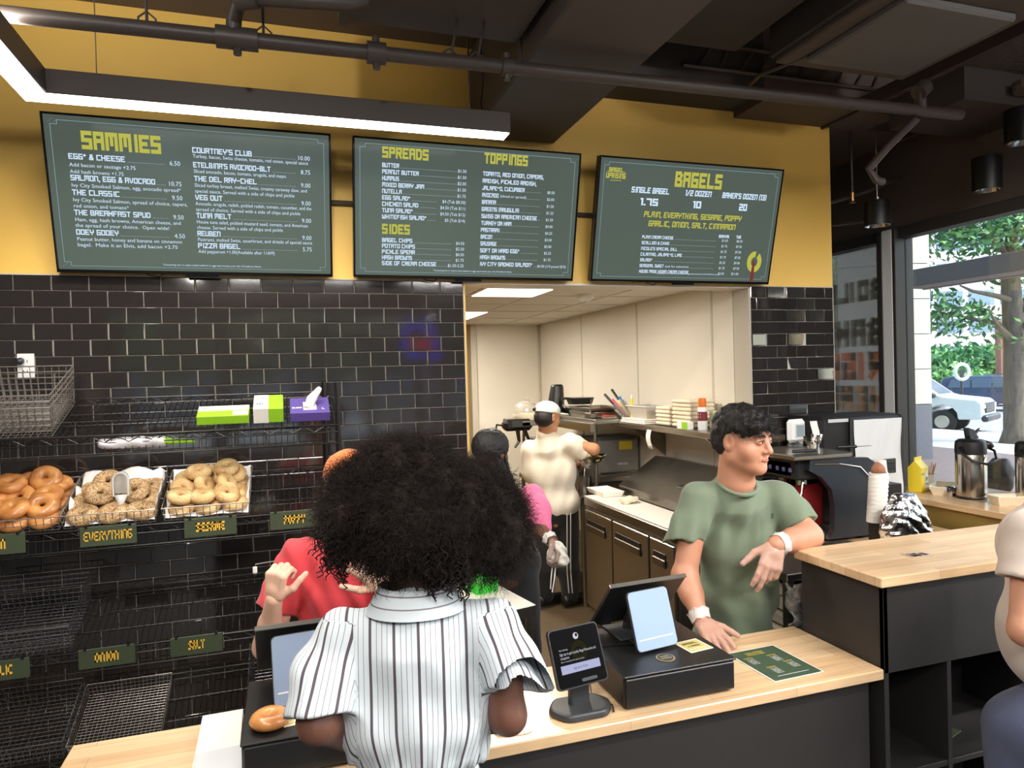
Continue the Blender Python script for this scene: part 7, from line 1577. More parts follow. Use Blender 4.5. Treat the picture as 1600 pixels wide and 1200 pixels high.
for a,b,c_ in legs: e = c_+fw*.10; F = Field(*bounds([c_,e],.09),.008); F.cap(V3(c_[0],c_[1],.05)-fw*.03,V3(e[0],e[1],.04),.048,.042,.02).plane((0,0,.006),(0,0,-1)); addmesh('shoe',[F],M_black,t)
F = Field(*bounds([hc],.16),.006); F.ell(q_(0,-.014,.03),(.087,.106,.094),.02,R_); F.ell(q_(0,.11,-.04),(.09,.07,.09),.01,R_,'sub'); F.waves(.003,110,90,6,ridge=True); addmesh('hair', [F], M_hair, t, 0)
g = G(); rb = random.Random(4)
for i in range(46):
    a = rb.uniform(-1,1); h0 = hc + s4*(.06*a+.01) - vv*(.05*(1-abs(a))+.01) - up*rb.uniform(-.02,.06); x1 = 788+rb.uniform(-28,44); 
    e = V3(*(2.1470,-0.4600,1.0100)) + s4*rb.uniform(-.09,.14) + up*rb.uniform(-.10,.14) - vv*rb.uniform(0,.03); m_ = (h0+e)/2 + s4*.015*a - vv*.05
    pts = []
    for k in range(16):
        u_ = k/15; p_ = h0*(1-u_)**2+m_*2*u_*(1-u_)+e*u_**2; pts.append(tuple(p_+V3(math.sin(k*1.9+i),math.cos(k*1.9+i),0)*.002))
    g.tube(pts, [.0048+.0012*(k%2) for k in range(16)], 5)
g.build('braids', M_hair, t, smooth=True)
ct = thing('cleaning_cloth', 'crumpled pale cloth hanging from the gloved hand of the braided worker', 'cloth', tuple(V3(*(2.2870,-0.7570,1.0190))))
F = Field(*bounds([(2.2930,-0.7590,1.0250)],.11),.005); F.ell((2.2940,-0.7590,1.0540),(.03,.03,.03),.02).ell((2.2850,-0.7460,1.0100),(.038,.032,.042),.03).ell((2.3050,-0.7840,1.0120),(.026,.026,.03),.02); F.waves(.007,75,91,6,ridge=True); v,f = F.mesh(); rawmesh('cloth', v, f, mat('off_white_cloth',(206,202,190),.9,bump=.3,bscale=80), ct)
g = G(); g.tube([(2.2800,-0.7560,0.9740),(2.2730,-0.7540,0.9150),(2.2660,-0.7420,0.8520)],.0035,5); g.tube([(2.2660,-0.7510,0.9750),(2.2580,-0.7500,0.9150),(2.2580,-0.7400,0.8670)],.003,5); g.build('hanging_strings', M_paper, ct)

# ===== 5. cook in the white tee and mesh cap
t = thing('person', 'cook in a white tee and white mesh cap working at the steel station', 'person', (3.10,1.45,0))
SK5 = skinmat('skin_olive', (196,142,104)); hc = V3(*(3.0400,1.2970,1.5340)); nk = V3(*(3.0240,1.3220,1.4230)); vv = unit(hc-V3(1.125,-3.755,1.87)); vv[2]=0; vv=unit(vv); s5 = unit(np.cross(vv,up)); fw = unit(vv*.62+s5*.78)
Fh_, q_, R_ = head_field(hc, fw-up*.15, up, 1.0, nk, .055, res=.006)
S1,E1,W1 = V3(*(3.2050,1.2410,1.3240)), V3(*(3.3660,1.1680,1.2760)), V3(*(3.4240,1.2740,1.2070)); S0,E0,W0 = V3(*(2.9490,1.4810,1.2820)), V3(*(3.1190,1.6330,1.0180)), V3(*(3.4400,1.6360,1.1030)); hp = V3(*(3.1290,1.4160,0.7630))
F1 = Field((2.6,.9,0),(3.7,2.1,1.5),.016); F1.cap(nk,(3.0690,1.3370,1.2630),.05,.09,.03).ell((3.0920,1.3800,1.1040),(.13,.10,.18),.05).ell(hp,(.14,.12,.14),.05)
legs = [(hp+s5*.08*sg, V3(*hp)+s5*.09*sg-up*.45, V3(hp[0]+s5[0]*.10*sg,hp[1]+s5[1]*.10*sg,.10)) for sg in (-1,1)]
for a,b,c_ in legs: F1.chain([a,b,c_],[.08,.055,.045],.03)
F1.chain([S0,E0,W0],[.045,.038,.027],.02)
Fa = Field(*bounds([S1,E1,W1],.08),.008).chain([S1,E1,W1],[.050,.045,.028],.02)
HA = dict(w=W1,d=unit(-s5*.8-up*.5+vv*.1),n=unit(up*.5-vv*.7),side=1,s=1.0,curl=(.5,.5,.6,.6),res=.005)
addmesh('body', [F1,Fh_,Fa,hand_field(**HA)], SK5, t); addmesh('glove', [hand_field(grow=.003,**HA)], mat('dark_purple_glove',(196,184,190),.3), t)
M_wt = clothmat('white_cotton', (236,226,208))
F = Field(*bounds([(2.8560,1.4590,1.3400),(3.3330,1.2520,1.2810),(3.0720,1.3820,0.7740)],.16),.008); Rt = np.stack([s5,vv,up],1); F.cap((2.9610,1.4240,1.2760),(3.2050,1.2940,1.3150),.072,.070,.05).ell((3.0920,1.3800,1.1040),(.205,.13,.22),.06,Rt).ell((3.1200,1.3880,0.8450),(.195,.13,.16),.06,Rt).cap((3.0360,1.3390,1.4010),(3.0670,1.3590,1.3070),.075,.12,.05)
hm = V3(*(3.3100,1.2490,1.2620)); F.sleeve([S1,(S1+hm)/2,hm],[.078,.080,.082],None,.06,.04,.02); F.chain([S0,S0-up*.2],[.07,.08],.04); F.plane((3.1100,1.3690,0.7570),(0,0,-1)); X,Y,Z = F._pts((slice(None),)*3); xl = X*s5[0]+Y*s5[1]; F.d = (F.d+.004*np.sin(xl*26+Z*14)+.0025*np.sin(xl*60-Z*20)).astype(np.float32); F.waves(.0018,22,95,4); addmesh('tee_shirt', [F], M_wt, t)
F = Field((hp[0]-.4,hp[1]-.4,.03),(hp[0]+.4,hp[1]+.4,1.05),.014); F.ell(hp+up*.02,(.16,.15,.13),.05)
for a,b,c_ in legs: F.chain([a,b,c_],[.105,.085,.07],.03)
v,f = F.mesh(); rawmesh('trousers', v, f, MATS['black_trouser_cloth'], t)
g = G(); a,b,c_ = legs[1]
for dx in (-.012,.016): g.tube([tuple(hp+s5*(.10+dx)-vv*.155+up*.02), tuple(b+s5*(.0+dx)-vv*.088), tuple(c_+s5*dx-vv*.072+up*.03)],.0045,5)
g.build('side_stripes', M_white, t)
for a,b,c_ in legs:
    e = c_+unit(fw)*.15; F = Field(*bounds([c_,e],.09),.008); F.cap(V3(c_[0],c_[1],.06)-fw*.04,V3(e[0],e[1],.045),.052,.045,.02).plane((0,0,.006),(0,0,-1)); addmesh('shoe',[F],M_black,t)
F = Field(*bounds([hc],.16),.006); F.ell(q_(0,-.030,-.004),(.085,.088,.085),.02,R_); F.ell(q_(0,.11,-.03),(.09,.08,.09),.01,R_,'sub'); addmesh('hair', [F], M_hair, t, 0)
F = Field(*bounds([hc+V3(0,0,.05)],.22),.006); F.ell(q_(0,-.010,.050),(.088,.110,.078),.02,R_); F.plane(q_(0,0,.034),-R_[:,2]); o,v,f = addmesh('cap', [F], mat('white_mesh_cap',(232,232,228),.7,bump=.6,bscale=260), t, 0)
F = Field(*bounds([q_(0,.14,.04)],.12),.005); F.ell(q_(0,.125,.038),(.062,.075,.010),.01,R_); addmesh('cap_brim', [F], mat('cap_brim_white',(226,224,218),.6), t); g = G(); g.ball(tuple(q_(.02,-.115,.055)),(.022,.016,.014),8,6); g.ball(tuple(q_(.05,-.10,.048)),(.016,.012,.012),8,6); g.build('cap_clip', M_black, t, smooth=True)
bt_ = thing('mixing_bowl', 'steel bowl of chopped food under the cook\'s hands', 'bowl', tuple(V3(*(3.3990,1.2820,1.1620)))); o3 = (3.4040,1.2800,1.1620)
G().lathe([(0,0),(.06,0),(.12,.05),(.125,.055),(.115,.05),(.055,.008),(0,.008)],20,o3,caps=False).build('bowl_body', M_chrome, bt_, smooth='auto'); F = Field(*bounds([o3],.13),.006); F.ell((o3[0],o3[1],o3[2]+.03),(.09,.09,.022),.01).waves(.006,110,7); v,f = F.mesh(); rawmesh('food', v, f, mat('yellow_green_food',(206,190,90),.6,bump=.4,bscale=150,var=.3,vscale=60), bt_)

# ===== 6. customer cut off by the right edge
t = thing('person', 'customer in a beige tee cut off by the right edge of the picture', 'person', (3.05,-2.50,0))
vv = V3(.75,.66,0); s6 = V3(.66,-.75,0); S1,E1,W1 = V3(*(3.0560,-2.3870,1.3940)), V3(*(2.9910,-2.4120,1.1460)), V3(*(3.2860,-2.3070,1.1170)); hc = V3(*(3.1980,-2.3760,1.7310)); nk = V3(*(3.1930,-2.3770,1.5500)); hp = V3(*(3.1850,-2.3530,0.7950))
Fh_, q_, R_ = head_field(hc, vv, up, 1.0, nk, .058, res=.006)
F1 = Field(*bounds([hp,nk,(hp[0],hp[1],.1)],.28),.014); F1.cap(nk,nk-up*.1,.055,.09,.03).ell(nk-up*.25,(.12,.09,.2),.05).ell(hp,(.13,.1,.14),.05)
legs = [(hp+s6*.08*sg, V3(*hp)+s6*.08*sg-up*.40, V3(hp[0]+s6[0]*.08*sg,hp[1]+s6[1]*.08*sg,.09)) for sg in (-1,1)]
for a,b,c_ in legs: F1.chain([a,b,c_],[.08,.055,.045],.03)
Fa = Field(*bounds([S1,E1,W1],.08),.007).chain([S1,E1,W1],[.046,.040,.027],.02)
addmesh('body', [F1,Fh_,Fa,hand_field(W1,unit(vv+s6*.5),up,1,1.0,(.3,.3,.3,.3),res=.005)], SK2, t)
F = Field(*bounds([S1,hp,nk],.25),.007); Rt = np.stack([s6,vv,up],1); F.cap(S1+s6*.02,S1+s6*.22,.066,.066,.04).ell(nk-up*.22+s6*.01,(.17,.12,.17),.05,Rt).ell(nk-up*.45,(.165,.125,.20),.06,Rt); hm = V3(*(3.0200,-2.3980,1.2720)); F.sleeve([S1,(S1+hm)/2,hm],[.062,.066,.070],None,.055,.03,.02); F.plane((3.1380,-2.3680,0.8660),(0,0,-1)); F.waves(.004,26,97,5); addmesh('tee_shirt', [F], clothmat('beige_cotton',(206,190,178)), t)
F = Field((hp[0]-.3,hp[1]-.3,.1),(hp[0]+.3,hp[1]+.3,1.0),.014); F.ell(hp+up*.02,(.155,.13,.13),.05)
for a,b,c_ in legs: F.chain([a,b,c_],[.10,.08,.065],.03)
v,f = F.mesh(); rawmesh('trousers', v, f, clothmat('blue_grey_denim',(72,78,104)), t)
for a,b,c_ in legs: G().cbox((c_[0],c_[1]+.03,.045),(.09,.24,.09),.03).build('shoe', M_black, t)
F = Field(*bounds([hc],.17),.008); F.ell(q_(0,-.02,.04),(.086,.10,.09),.02,R_); addmesh('hair', [F], M_hair, t, 0)
# ===== 7. person seated outside beyond the ledge
t = thing('person', 'seated person with dark hair and a pink top, outside beyond the airpots', 'person', (6.5,.28,-.3))
hc = V3(*(6.4820,0.2860,0.9820)); up = V3(0,0,1); vv = V3(.8,.6,0); s7 = V3(.6,-.8,0); nk = hc-up*.14
Fh_, q_, R_ = head_field(hc, vv, up, .98, nk, .05, res=.007); hp = hc-up*.72; kn = hp+vv*.42
F1 = Field(*bounds([hp,nk,kn,V3(kn[0],kn[1],-.3)],.22),.016); F1.cap(nk,nk-up*.1,.05,.08,.03).ell(nk-up*.25,(.12,.09,.2),.05).ell(hp,(.14,.11,.11),.05)
for sg in (-1,1): F1.chain([hp+s7*.08*sg,kn+s7*.10*sg,V3(kn[0],kn[1],-.24)+s7*.10*sg],[.08,.06,.045],.03); F1.chain([nk-up*.08+s7*.16*sg,nk-up*.33+s7*.19*sg,nk-up*.42+vv*.22+s7*.10*sg],[.045,.038,.028],.02)
addmesh('body', [F1,Fh_], SK3, t)
F = Field(*bounds([hp,nk],.26),.01); F.cap(nk-up*.08-s7*.15,nk-up*.08+s7*.15,.062,.062,.05).ell(nk-up*.3,(.16,.12,.24),.05).waves(.005,26,3,4); 
for sg in (-1,1): F.chain([nk-up*.08+s7*.16*sg,nk-up*.27+s7*.185*sg],[.06,.06],.03)
addmesh('pink_top', [F], clothmat('magenta_cotton',(214,96,168)), t)
F = Field(*bounds([hc],.22),.008); F.ell(q_(0,-.015,.02),(.10,.115,.11),.03,R_).ell(q_(0,-.05,-.07),(.09,.06,.09),.04,R_).ell(q_(0,.12,-.03),(.09,.075,.09),.01,R_,'sub').waves(.004,60,3,5); addmesh('hair', [F], mat('dark_brown_hair',(62,50,48),.5,bump=.4,bscale=100), t, 0)
bn = thing('bench', 'low dark bench under the person seated outside', 'bench', (hp[0],hp[1],-.3)); G().box(hp[0]-.5,hp[0]+.45,hp[1]-.25,hp[1]+.25,hp[2]-.13,hp[2]-.09,.01).build('seat', M_frame, bn)
for a,b in ((-.45,-.2),(.4,-.2),(-.45,.2),(.4,.2)): G().cyl((hp[0]+a,hp[1]+b,-.3),(hp[0]+a,hp[1]+b,hp[2]-.12),.02,8).build('leg', M_frame, bn)

# ---------------------------------------------------------------- the street outside
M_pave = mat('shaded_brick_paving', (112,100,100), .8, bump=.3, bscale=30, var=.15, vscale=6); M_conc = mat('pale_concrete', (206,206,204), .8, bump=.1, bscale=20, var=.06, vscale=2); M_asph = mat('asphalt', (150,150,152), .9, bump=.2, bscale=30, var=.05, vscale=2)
OR = 0
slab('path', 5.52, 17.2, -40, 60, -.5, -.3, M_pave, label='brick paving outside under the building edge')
for nm,x0,x1,z,m_,lb in (('sidewalk',17.2,21.6,-.32,M_conc,'pale concrete pavement in the sun'),('road',21.6,140,-.48,M_asph,'sunlit street')): slab(nm, x0,x1,-60,160,z-.4,z,m_,label=lb)
st_ = struct(G().box(21.6,21.75,-60,100,-.6,-.31,.01).build('kerb', M_conc))
# rows of pavers near the window, picked out singly where they show
pv = bpy.data.objects['path']; pm = None
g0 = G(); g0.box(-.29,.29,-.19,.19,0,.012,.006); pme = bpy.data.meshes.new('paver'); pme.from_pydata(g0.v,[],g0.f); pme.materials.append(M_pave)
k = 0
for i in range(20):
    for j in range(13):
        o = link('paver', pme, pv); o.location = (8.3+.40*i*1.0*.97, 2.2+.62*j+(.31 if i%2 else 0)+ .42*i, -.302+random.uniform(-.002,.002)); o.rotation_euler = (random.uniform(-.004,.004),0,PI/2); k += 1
# pier and canopy beam
Dp = V3(14.40,9.2,0); ex = unit(V3(14.66-15.034,8.14-11.026,0)); ey = V3(-ex[1],ex[0],0)
M_stone = mat('pale_stone_cladding', (212,208,192), .7, bump=.1, bscale=25, var=.05, vscale=3); M_gran = mat('blue_grey_granite', (104,106,116), .4, bump=.1, bscale=80, var=.25, vscale=60)
pr_ = thing('stone_pier', 'stone clad pier with a granite base outside the shop', 'pier', (14.3,9.2,-.3))
A = V3(15.03,11.03,0); B = V3(*(14.6600,8.4060,-0.3000)); L_ = np.linalg.norm(B-A); e1 = unit(B-A); e2 = V3(e1[1],-e1[0],0)
if np.dot(e2, V3(1,.6,0)) < 0: e2 = -e2
def blk(s0,s1,d0,d1,z0,z1,nm,m_): 
    g = G(); g.prism([(s0,d0),(s1,d0),(s1,d1),(s0,d1)],z0,z1,lambda a,b,h: tuple(A+e1*a+e2*b+V3(0,0,h))); return g.build(nm,m_,pr_)
blk(.01,L_-.01,.02,.40,-.3,8.5,'core',M_gran)
zs_ = [-.3,1.26,2.06,2.86,3.66,4.46,5.26,6.06,6.86]
for i in range(len(zs_)-1):
    xs_ = [0,.95,1.9,L_-.34,L_]
    for a,b in zip(xs_[:-1],xs_[1:]): blk(a+.008,b-.008,-.02,.05,zs_[i]+.01,zs_[i+1]-.01,'stone_panel' if i else 'granite_panel',M_stone if i else M_gran)
    blk(L_-.02,L_+.03,-.02,.42,zs_[i]+.01,zs_[i+1]-.01,'stone_panel' if i else 'granite_panel',M_stone if i else M_gran)
cb = thing('canopy_beam', 'long brown grey canopy beam crossing the window view', 'beam', (14.5,6.5,3.4)); M_cb = mat('canopy_brown_grey',(118,108,104),.6,var=.03,vscale=1); 
g = G(); p0 = V3(*(11.8270,6.0560,3.4170)); 
bz0, bz1 = V3(*(11.8670,6.0410,3.2650))[2], V3(*(11.8760,6.0430,3.5680))[2]
g.box(p0[0]-.0,p0[0]+.55,-30,p0[1]+.1,bz0,bz1,.01); g.build('beam_body', M_cb, cb); G().box(p0[0]+.55,p0[0]+.60,-30,p0[1]+.1,bz0-.02,bz1,.01).build('outer_trim', M_conc, cb)
for y in (-6,-18): G().cyl((p0[0]+.3,y,-.3),(p0[0]+.3,y,bz0),.12,12).build('post', M_cb, cb)
# vehicles
M_tyre = mat('tyre_black',(34,34,36),.8); M_cglass = mat('car_glass',(70,84,96),.08,spec=.8); M_lens = mat('headlight_lens',(226,230,234),.1,spec=.8); M_grille = mat('grille_dark',(46,48,54),.4)
def vehicle(name, label, cat, pos_, ang, paint, kind, grp=None, scale=1.0):
    t = thing(name, label, cat, pos_, grp, rot=(0,0,ang)); t.scale = (scale,)*3
    def B(g,nm,m_,lab=None,par=None,sm='auto'): return g.build(nm,m_,par or t,smooth=sm,local=True,label=lab)
    if kind == 'truck':
        prof = [(-4.5,.55),(-4.5,1.22),(-1.95,1.24),(-1.93,1.30),(-1.62,1.86),(-.55,1.90),(-.25,1.86),(.42,1.32),(.62,1.26),(1.52,1.16),(1.66,1.05),(1.70,.62),(1.62,.50),(.98,.48),(.95,.72),(.80,.92),(.52,1.0),(.24,.92),(.08,.72),(.05,.45),(-2.6,.45),(-2.62,.72),(-2.8,.95),(-3.05,1.0),(-3.3,.92),(-3.45,.72),(-3.5,.5)]; w = .98; wl = (.515,-3.03); wr = .40
        win = [[(-1.50,1.34),(-1.36,1.76),(-.98,1.79),(-.98,1.33)],[(-.92,1.33),(-.92,1.79),(-.42,1.78),(-.30,1.70),(.12,1.36),(.10,1.33)]]; ws = ((.40,1.34),(-.22,1.83)); nose = 1.70
    else:
        prof = [(-3.3,.4),(-3.35,1.0),(-3.1,1.62),(-2.7,1.70),(-.7,1.70),(.05,1.18),(1.05,1.06),(1.28,.85),(1.30,.45),(.95,.38),(.85,.62),(.55,.75),(.25,.62),(.15,.36),(-2.0,.36),(-2.1,.62),(-2.4,.75),(-2.7,.62),(-2.8,.38)]; w = .92; wl = (.55,-2.4); wr = .35
        win = [[(-2.9,1.15),(-2.75,1.55),(-1.95,1.60),(-1.95,1.14)],[(-1.88,1.14),(-1.88,1.60),(-1.1,1.60),(-1.1,1.14)],[(-1.03,1.14),(-1.03,1.60),(-.75,1.59),(-.12,1.17),(-.15,1.14)]]; ws = ((.0,1.20),(-.66,1.65)); nose = 1.30
    g = G()
    n = len(prof); zt = 1.28 if kind == 'truck' else 1.12
    def wd(z): return w*(1 - max(0,(z-zt))*.22)
    vs = [(x,-wd(z),z) for x,z in prof]+[(x,wd(z),z) for x,z in prof]; g.add(vs,[tuple(range(n)),tuple(range(n,2*n))[::-1]]+[((i+1)%n,i,n+i,n+(i+1)%n) for i in range(n)]); o = B(g,'body',paint,sm=False); bv = o.modifiers.new('b','BEVEL'); bv.width = .05; bv.segments = 2; bv.limit_method = 'ANGLE'; bv.angle_limit = .6
    for sg in (-1,1):
        for q in win: g = G(); g.add([(x,sg*(wd(z)+.006),z) for x,z in q],[tuple(range(len(q)))]); B(g,'window',M_cglass,sm=False)
        for x in wl:
            g = G(); g.tube([(x,sg*(w-.22),wr),(x,sg*(w+.02),wr)],wr,22); wo_ = B(g,'wheel',M_tyre); g = G(); g.tube([(x,sg*(w+.0),wr),(x,sg*(w+.035),wr)],[wr*.62,wr*.55],14); B(g,'rim',M_steel,None,wo_)
        g = G(); g.cbox((.28 if kind == 'truck' else -.1,sg*(w+.10),1.30 if kind=='truck' else 1.16),(.10,.26,.17),.03); B(g,'side_mirror',M_black)
        g = G(); g.cbox((-.8,sg*(w+.012),1.14 if kind == 'truck' else .98),(.16,.02,.03),.005); B(g,'door_handle',M_grille)
        g = G(); g.cbox((nose-.06,sg*(w-.22),.93 if kind == 'truck' else .78),(.16,.34,.18),.03); B(g,'headlight',M_lens)
        g = G(); g.box(-.96,-.945,sg*(w+.004)-.004,sg*(w+.004)+.004,.55,1.28); g.box(.14,.155,sg*(w+.004)-.004,sg*(w+.004)+.004,.95,1.28); B(g,'door_seam',M_grille)
    g = G(); (xa,za),(xb,zb_) = ws; g.add([(xa+.01,-.80,za),(xa+.01,.80,za),(xb+.02,.68,zb_),(xb+.02,-.68,zb_)],[(0,1,2,3)]); B(g,'windscreen',M_cglass,sm=False)
    g = G(); g.box(nose-.03,nose+.03,-.62,.62,.70 if kind == 'truck' else .6,1.05 if kind == 'truck' else .82,.02); gr_ = B(g,'grille',M_grille)
    for zz in (.78,.86,.94) if kind == 'truck' else (.68,.75): g = G(); g.box(nose+.03,nose+.045,-.58,.58,zz,zz+.02); B(g,'grille_bar',M_steel_dk,None,gr_)
    g = G(); g.box(nose-.05,nose+.14,-.95,.95,.42,.64,.05); B(g,'bumper',M_grille)
    if kind == 'truck':
        p = Print(lambda u,v,l: (-.82+u,-(w+.012),1.02+v)); p.block('MALL TRADER',0,0,.055,.22,width=.62); [p.line(.05,-.05-.05*i,.55,-.05-.05*i,.012) for i in range(3)]; B(p.g,'door_lettering',M_dgrey,sm=False)
    return t
M_wp = mat('white_car_paint',(214,224,226),.25,coat=.6); M_np = mat('navy_car_paint',(60,70,100),.2,coat=.8); M_rp = mat('red_car_paint',(196,50,66),.25,coat=.6); M_sp = mat('silver_car_paint',(184,190,196),.25,coat=.6); M_kp = mat('dark_car_paint',(44,46,54),.25,coat=.6)
tr = V3(*(23.5720,14.4110,-0.4800)); ang = math.atan2(-.31,.95)-.80
vehicle('pickup_truck','white pickup truck parked on the street behind the tree','truck',(tr[0]-.95,tr[1]+.40,-.48),ang,M_wp,'truck',scale=.98)
c1 = V3(*(34.3840,20.1880,0.7910)); vehicle('parked_car','dark navy car parked beyond the white pickup','car',(c1[0],c1[1],-.48),ang+.1,M_np,'suv')
c1 = V3(*(38.8030,21.9140,0.6530)); vehicle('parked_car','dark car half hidden behind the tree trunk','car',(c1[0],c1[1],-.48),ang+.1,M_kp,'suv')
c1 = V3(*(69.6160,47.7140,0.9370)); vehicle('parked_car','small red car far away across the street','car',(c1[0],c1[1],-.48),ang,M_rp,'suv')
c1 = V3(*(59.4940,42.5720,1.1090)); vehicle('parked_car','small silver car far away, left of the red one','car',(c1[0],c1[1],-.48),ang,M_sp,'suv')
c1 = V3(*(60.8180,46.3490,1.1300)); vehicle('parked_car','small dark car far away beside the hedge','car',(c1[0],c1[1],-.48),ang,M_kp,'suv')
sg_ = thing('street_sign', 'white round street sign on a dark post beyond the pickup', 'sign', tuple(V3(*(28.8600,18.8110,0.4050)))); c1 = V3(*(28.8920,18.8150,1.4880)); r_ = V3(.95,-.31,0); G().cyl((c1[0],c1[1],-.48),(c1[0],c1[1],c1[2]),.05,8).build('post',M_grille,sg_)
g = G(); n = 24; g.tube([tuple(c1-V3(.31,.95,0)*.05+r_*math.cos(2*PI*i/n)*.30+V3(0,0,1)*math.sin(2*PI*i/n)*.33) for i in range(n)],.075,6,closed=True); g.build('ring',M_white,sg_); g = G(); g.prism([(.13*math.cos(a),.13*math.sin(a)) for a in [2*PI*i/14 for i in range(14)]],0,.05,lambda a,b,h: tuple(c1-V3(.31,.95,0)*(.02+h)+r_*a+V3(0,0,1)*b)); g.build('centre',M_grille,sg_)
pl_ = thing('utility_post', 'thin reddish brown post standing beyond the parked cars', 'post', tuple(V3(*(39.3080,24.9080,0.9880)))); c1 = V3(*(39.3080,24.9080,0.9880)); G().cyl((c1[0],c1[1],-.48),(c1[0]-.05,c1[1],4.2),.20,10).build('post_shaft',mat('rusty_post',(150,104,88),.8),pl_)
# trees
M_bark = mat('grey_brown_bark',(110,100,88),.95,bump=.9,bscale=9,var=.25,vscale=5,stretch=(3,3,.6))
M_lf = [mat('leaf_green_%s'%a,c,.55) for a,c in (('mid',(88,146,84)),('light',(128,180,104)),('deep',(58,110,66)))]
for m_ in M_lf: m_.node_tree.nodes['Principled BSDF'].inputs['Transmission Weight'].default_value = 0
def leaves(cs, n, size, seed):
    r = np.random.default_rng(seed); C_ = np.array([c[:3] for c in cs]); R0 = np.array([c[3] for c in cs]); pk = r.choice(len(cs), n, p=R0**2/np.sum(R0**2)); d = r.normal(size=(n,3)); d /= np.linalg.norm(d,axis=1)[:,None]; p = C_[pk]+d*(R0[pk]*r.random(n)**.45)[:,None]*np.array([1,1,.55])
    a = r.normal(size=(n,3)); a /= np.linalg.norm(a,axis=1)[:,None]; b = np.cross(a, r.normal(size=(n,3))); b /= np.linalg.norm(b,axis=1)[:,None]; s = size*(.6+.8*r.random(n))[:,None]
    V = np.stack([p-a*s,p+b*s*.4,p+a*s,p-b*s*.4],1).reshape(-1,3); F = np.arange(4*n).reshape(-1,4); return V,F
def tree(label, base, h, r0, limbs, crowns, n, size, seed, grp=None, name='street_tree'):
    t = thing(name, label, 'tree', tuple(base), grp); g = G(); g.tube([tuple(V3(*base)+V3(0,0,0)),tuple(V3(*base)+V3(0,0,.35)),tuple(V3(*base)+V3(.02,0,h*.4)),tuple(V3(*base)+V3(-.05,.05,h*.7)),tuple(V3(*base)+V3(.05,0,h))],[r0*1.5,r0*1.08,r0,r0*.8,r0*.3],12); g.build('trunk',M_bark,t,smooth=True)
    for pts,ra in limbs: g = G(); g.tube([tuple(p) for p in pts],[ra*(1-.75*i/(len(pts)-1)) for i in range(len(pts))],7); g.build('branch',M_bark,t,smooth=True)
    for k in range(3): V,F = leaves(crowns, n//3, size, seed+k); o = rawmesh('foliage',V,F,M_lf[k],t,False); o['kind'] = 'stuff'
    return t
D_ = 18.5
def lp(*pts): return [V3(*p) for p in pts]
lb = [(lp((19.6570,9.7340,3.4960),(19.0750,9.8180,3.6370),(18.4160,9.9270,3.7620),(18.0060,9.9560,3.9130)),.09),(lp((19.5780,9.7460,2.4700),(19.0330,9.7150,2.8130),(18.7530,9.7050,3.1500)),.10),(lp((19.5990,9.7410,2.6410),(19.3450,10.0370,2.9220),(18.6290,10.4800,3.1340),(18.2240,10.7180,3.2780)),.08),(lp((19.7280,9.7060,3.1510),(20.0690,9.6030,3.6560),(20.4680,9.3760,4.1430)),.13),(lp((19.7130,9.7040,2.6380),(19.8250,9.3580,3.0350),(20.1870,9.0370,3.4230)),.10),(lp((19.6820,9.7370,4.3520),(19.0990,9.7240,5.0140),(18.1820,9.7090,5.3970),(17.3680,9.7620,5.4580)),.09),(lp((19.7740,9.7120,4.6920),(20.0760,9.4130,5.3260),(20.4100,8.9940,5.5840)),.09),(lp((19.5910,9.7620,4.0120),(19.2360,10.1960,4.3270),(18.6040,10.6160,4.8160)),.07)]
cr = [(*(18.0020,10.2930,5.4280),1.6),(*(19.2770,10.2010,5.7190),1.7),(*(19.4480,9.2990,5.2780),1.6),(*(18.2390,10.9250,3.4400),1.1),(*(18.7170,10.5550,2.9650),.9),(*(20.5790,9.4480,4.3270),1.6),(*(19.6620,9.7710,6.4090),2.5),(*(19.7030,10.7660,3.2500),.6),(*(20.5280,9.4410,2.6140),1.4),(*(18.6760,11.6610,6.1070),1.6),(*(20.4220,10.5490,4.3130),.6)]
tree('street tree with a thick ridged trunk and spreading branches, right of the pickup', (19.7090,9.7880,-0.3200), 6.5, .27, lb, cr, 6000, .11, 11)
far = [((*(43.8880,32.9060,2.2390),),3.0),((*(49.1840,35.3980,1.9320),),3.0),((*(49.3260,33.2540,2.1500),),3.2),((*(47.2910,29.7050,1.9910),),2.8),((*(39.3170,30.1760,2.2370),),2.6),((*(49.3260,29.0520,2.2310),),3.2),((*(17.7560,14.0300,3.9580),),2.2),((*(20.7160,17.2550,2.1720),),2.4)]
for i,(c_,r_) in enumerate(far):
    cr = [(c_[0],c_[1],c_[2]+.3-(1.2 if i < 6 else 0),r_),(c_[0]+r_*.6,c_[1]-r_*.2,c_[2]+.4-(1.2 if i < 6 else 0),r_*.7),(c_[0]-r_*.6,c_[1]+r_*.2,c_[2],r_*.7)]
    tree(('bushy tree across the street above the pickup cab','bushy tree across the street, second from the pier','bushy tree across the street above the red car','bushy tree across the street beside the trunk','leafy tree glimpsed close beside the pier','bushy tree across the street, beyond the picture edge','leafy tree seen through the narrow pane by the tiles, upper','leafy tree seen through the narrow pane by the tiles, lower')[i], (c_[0],c_[1],-.48), c_[2]+1.5, .14, [], cr, 3000 if i < 6 else 3600, .26 if i < 6 else .13, 40+i*7)
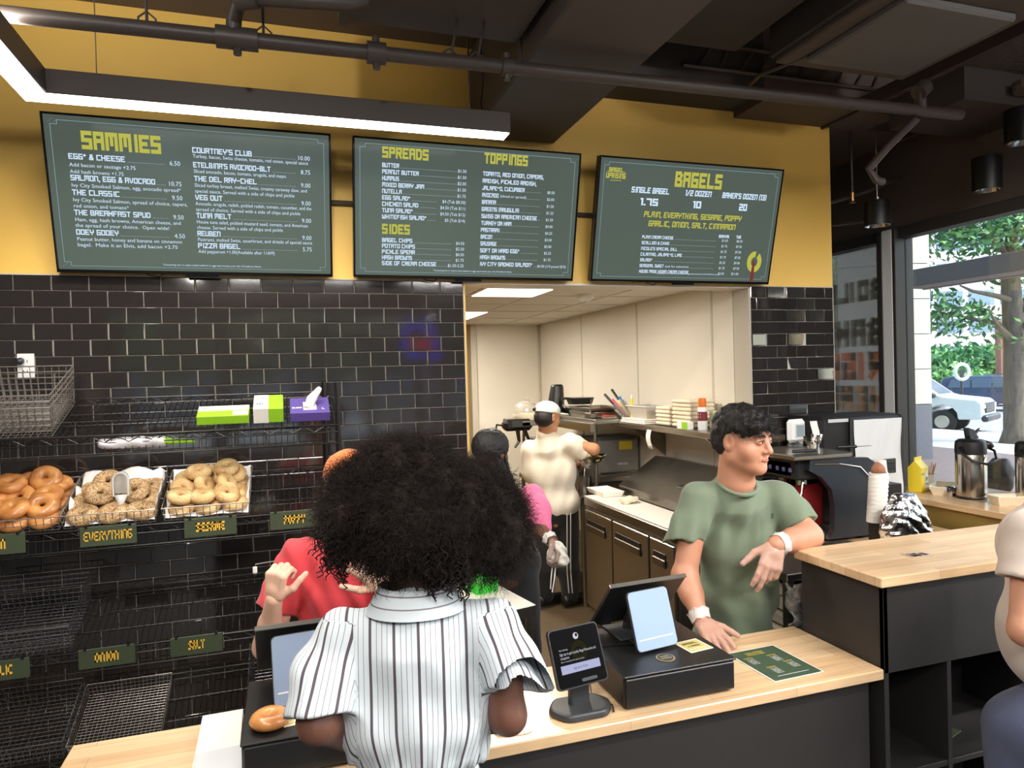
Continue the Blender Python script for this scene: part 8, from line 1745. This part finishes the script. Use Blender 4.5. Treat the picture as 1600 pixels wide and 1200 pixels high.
hd = thing('hedge','clipped low green hedge across the street','hedge',tuple(V3(*(38.8100,28.2240,1.2130)))); c_ = V3(*(38.8100,28.2240,1.2130)); V,F = leaves([(c_[0]+a*1.0,c_[1]-a*.33,c_[2]-.2,.9) for a in (-3,-2,-1,0,1,2)], 2600,.14,5); o = rawmesh('foliage',V,F,M_lf[1],hd,False); o['kind']='stuff'
# office building far behind
ob = thing('office_building','pale office building with bands of windows behind the trees','building',tuple(V3(*(95.4340,70.9870,6.1960)))); c_ = V3(*(95.3240,70.9730,2.4940)); rr3 = V3(.93,-.36,0); ff3 = V3(.36,.93,0); M_off = mat('pale_precast',(232,224,226),.8); M_owin = mat('office_window_glass',(120,146,170),.1,spec=.8)
def ob_box(nm,a0,a1,d0,d1,z0,z1,m_): g = G(); g.prism([(a0,d0),(a1,d0),(a1,d1),(a0,d1)],z0,z1,lambda a,b,h: tuple(V3(c_[0],c_[1],0)+rr3*a+ff3*b+V3(0,0,h))); return g.build(nm,m_,ob)
ob_box('wall',-45,30,0,20,-.5,34,M_off)
for fl in range(8):
    z = 2.2+4.0*fl
    for k in range(15):
        a = -40+4.4*k; ob_box('window',a,a+3.5,-.10,.1,z,z+2.1,M_owin)
        if k%2 == 0: pass
ob_box('lower_wing',-45,30,-3,0,-.5,1.2,mat('brick_wing',(190,130,112),.8))
# trees seen mirrored: outside the front windows
for i in range(6):
    x = -3+2.2*i; y = -16-random.uniform(0,3); tree('street tree outside the front windows behind the camera, number %s from the left wall'%('one','two','three','four','five','six')[i], (x,y,-.3), 4.5, .16, [], [(x,y,3.4,1.7),(x+.8,y,2.4,1.2),(x-.7,y+.4,4.6,1.5)], 2400, .16, 200+i)
slab('pavement_front', -20, 5.5, -60, -9.1, -.5, -.3, M_conc)
fb = thing('facing_building','pale building across the street behind the camera','building',(0,-42,-.3)); G().box(-30,30,-46,-42,-.3,16,.0).build('wall', mat('facing_wall',(176,170,160),.8), fb)
for i in range(10):
    for j in range(4): G().box(-26+5.4*i,-22.6+5.4*i,-42.05,-41.9,1+3.8*j,3.2+3.8*j).build('window', M_owin, fb)
slab('building_soffit', 5.52, 12.4, -30, 40, 6.4, 6.6, M_cb, label='soffit of the building over the pavement')
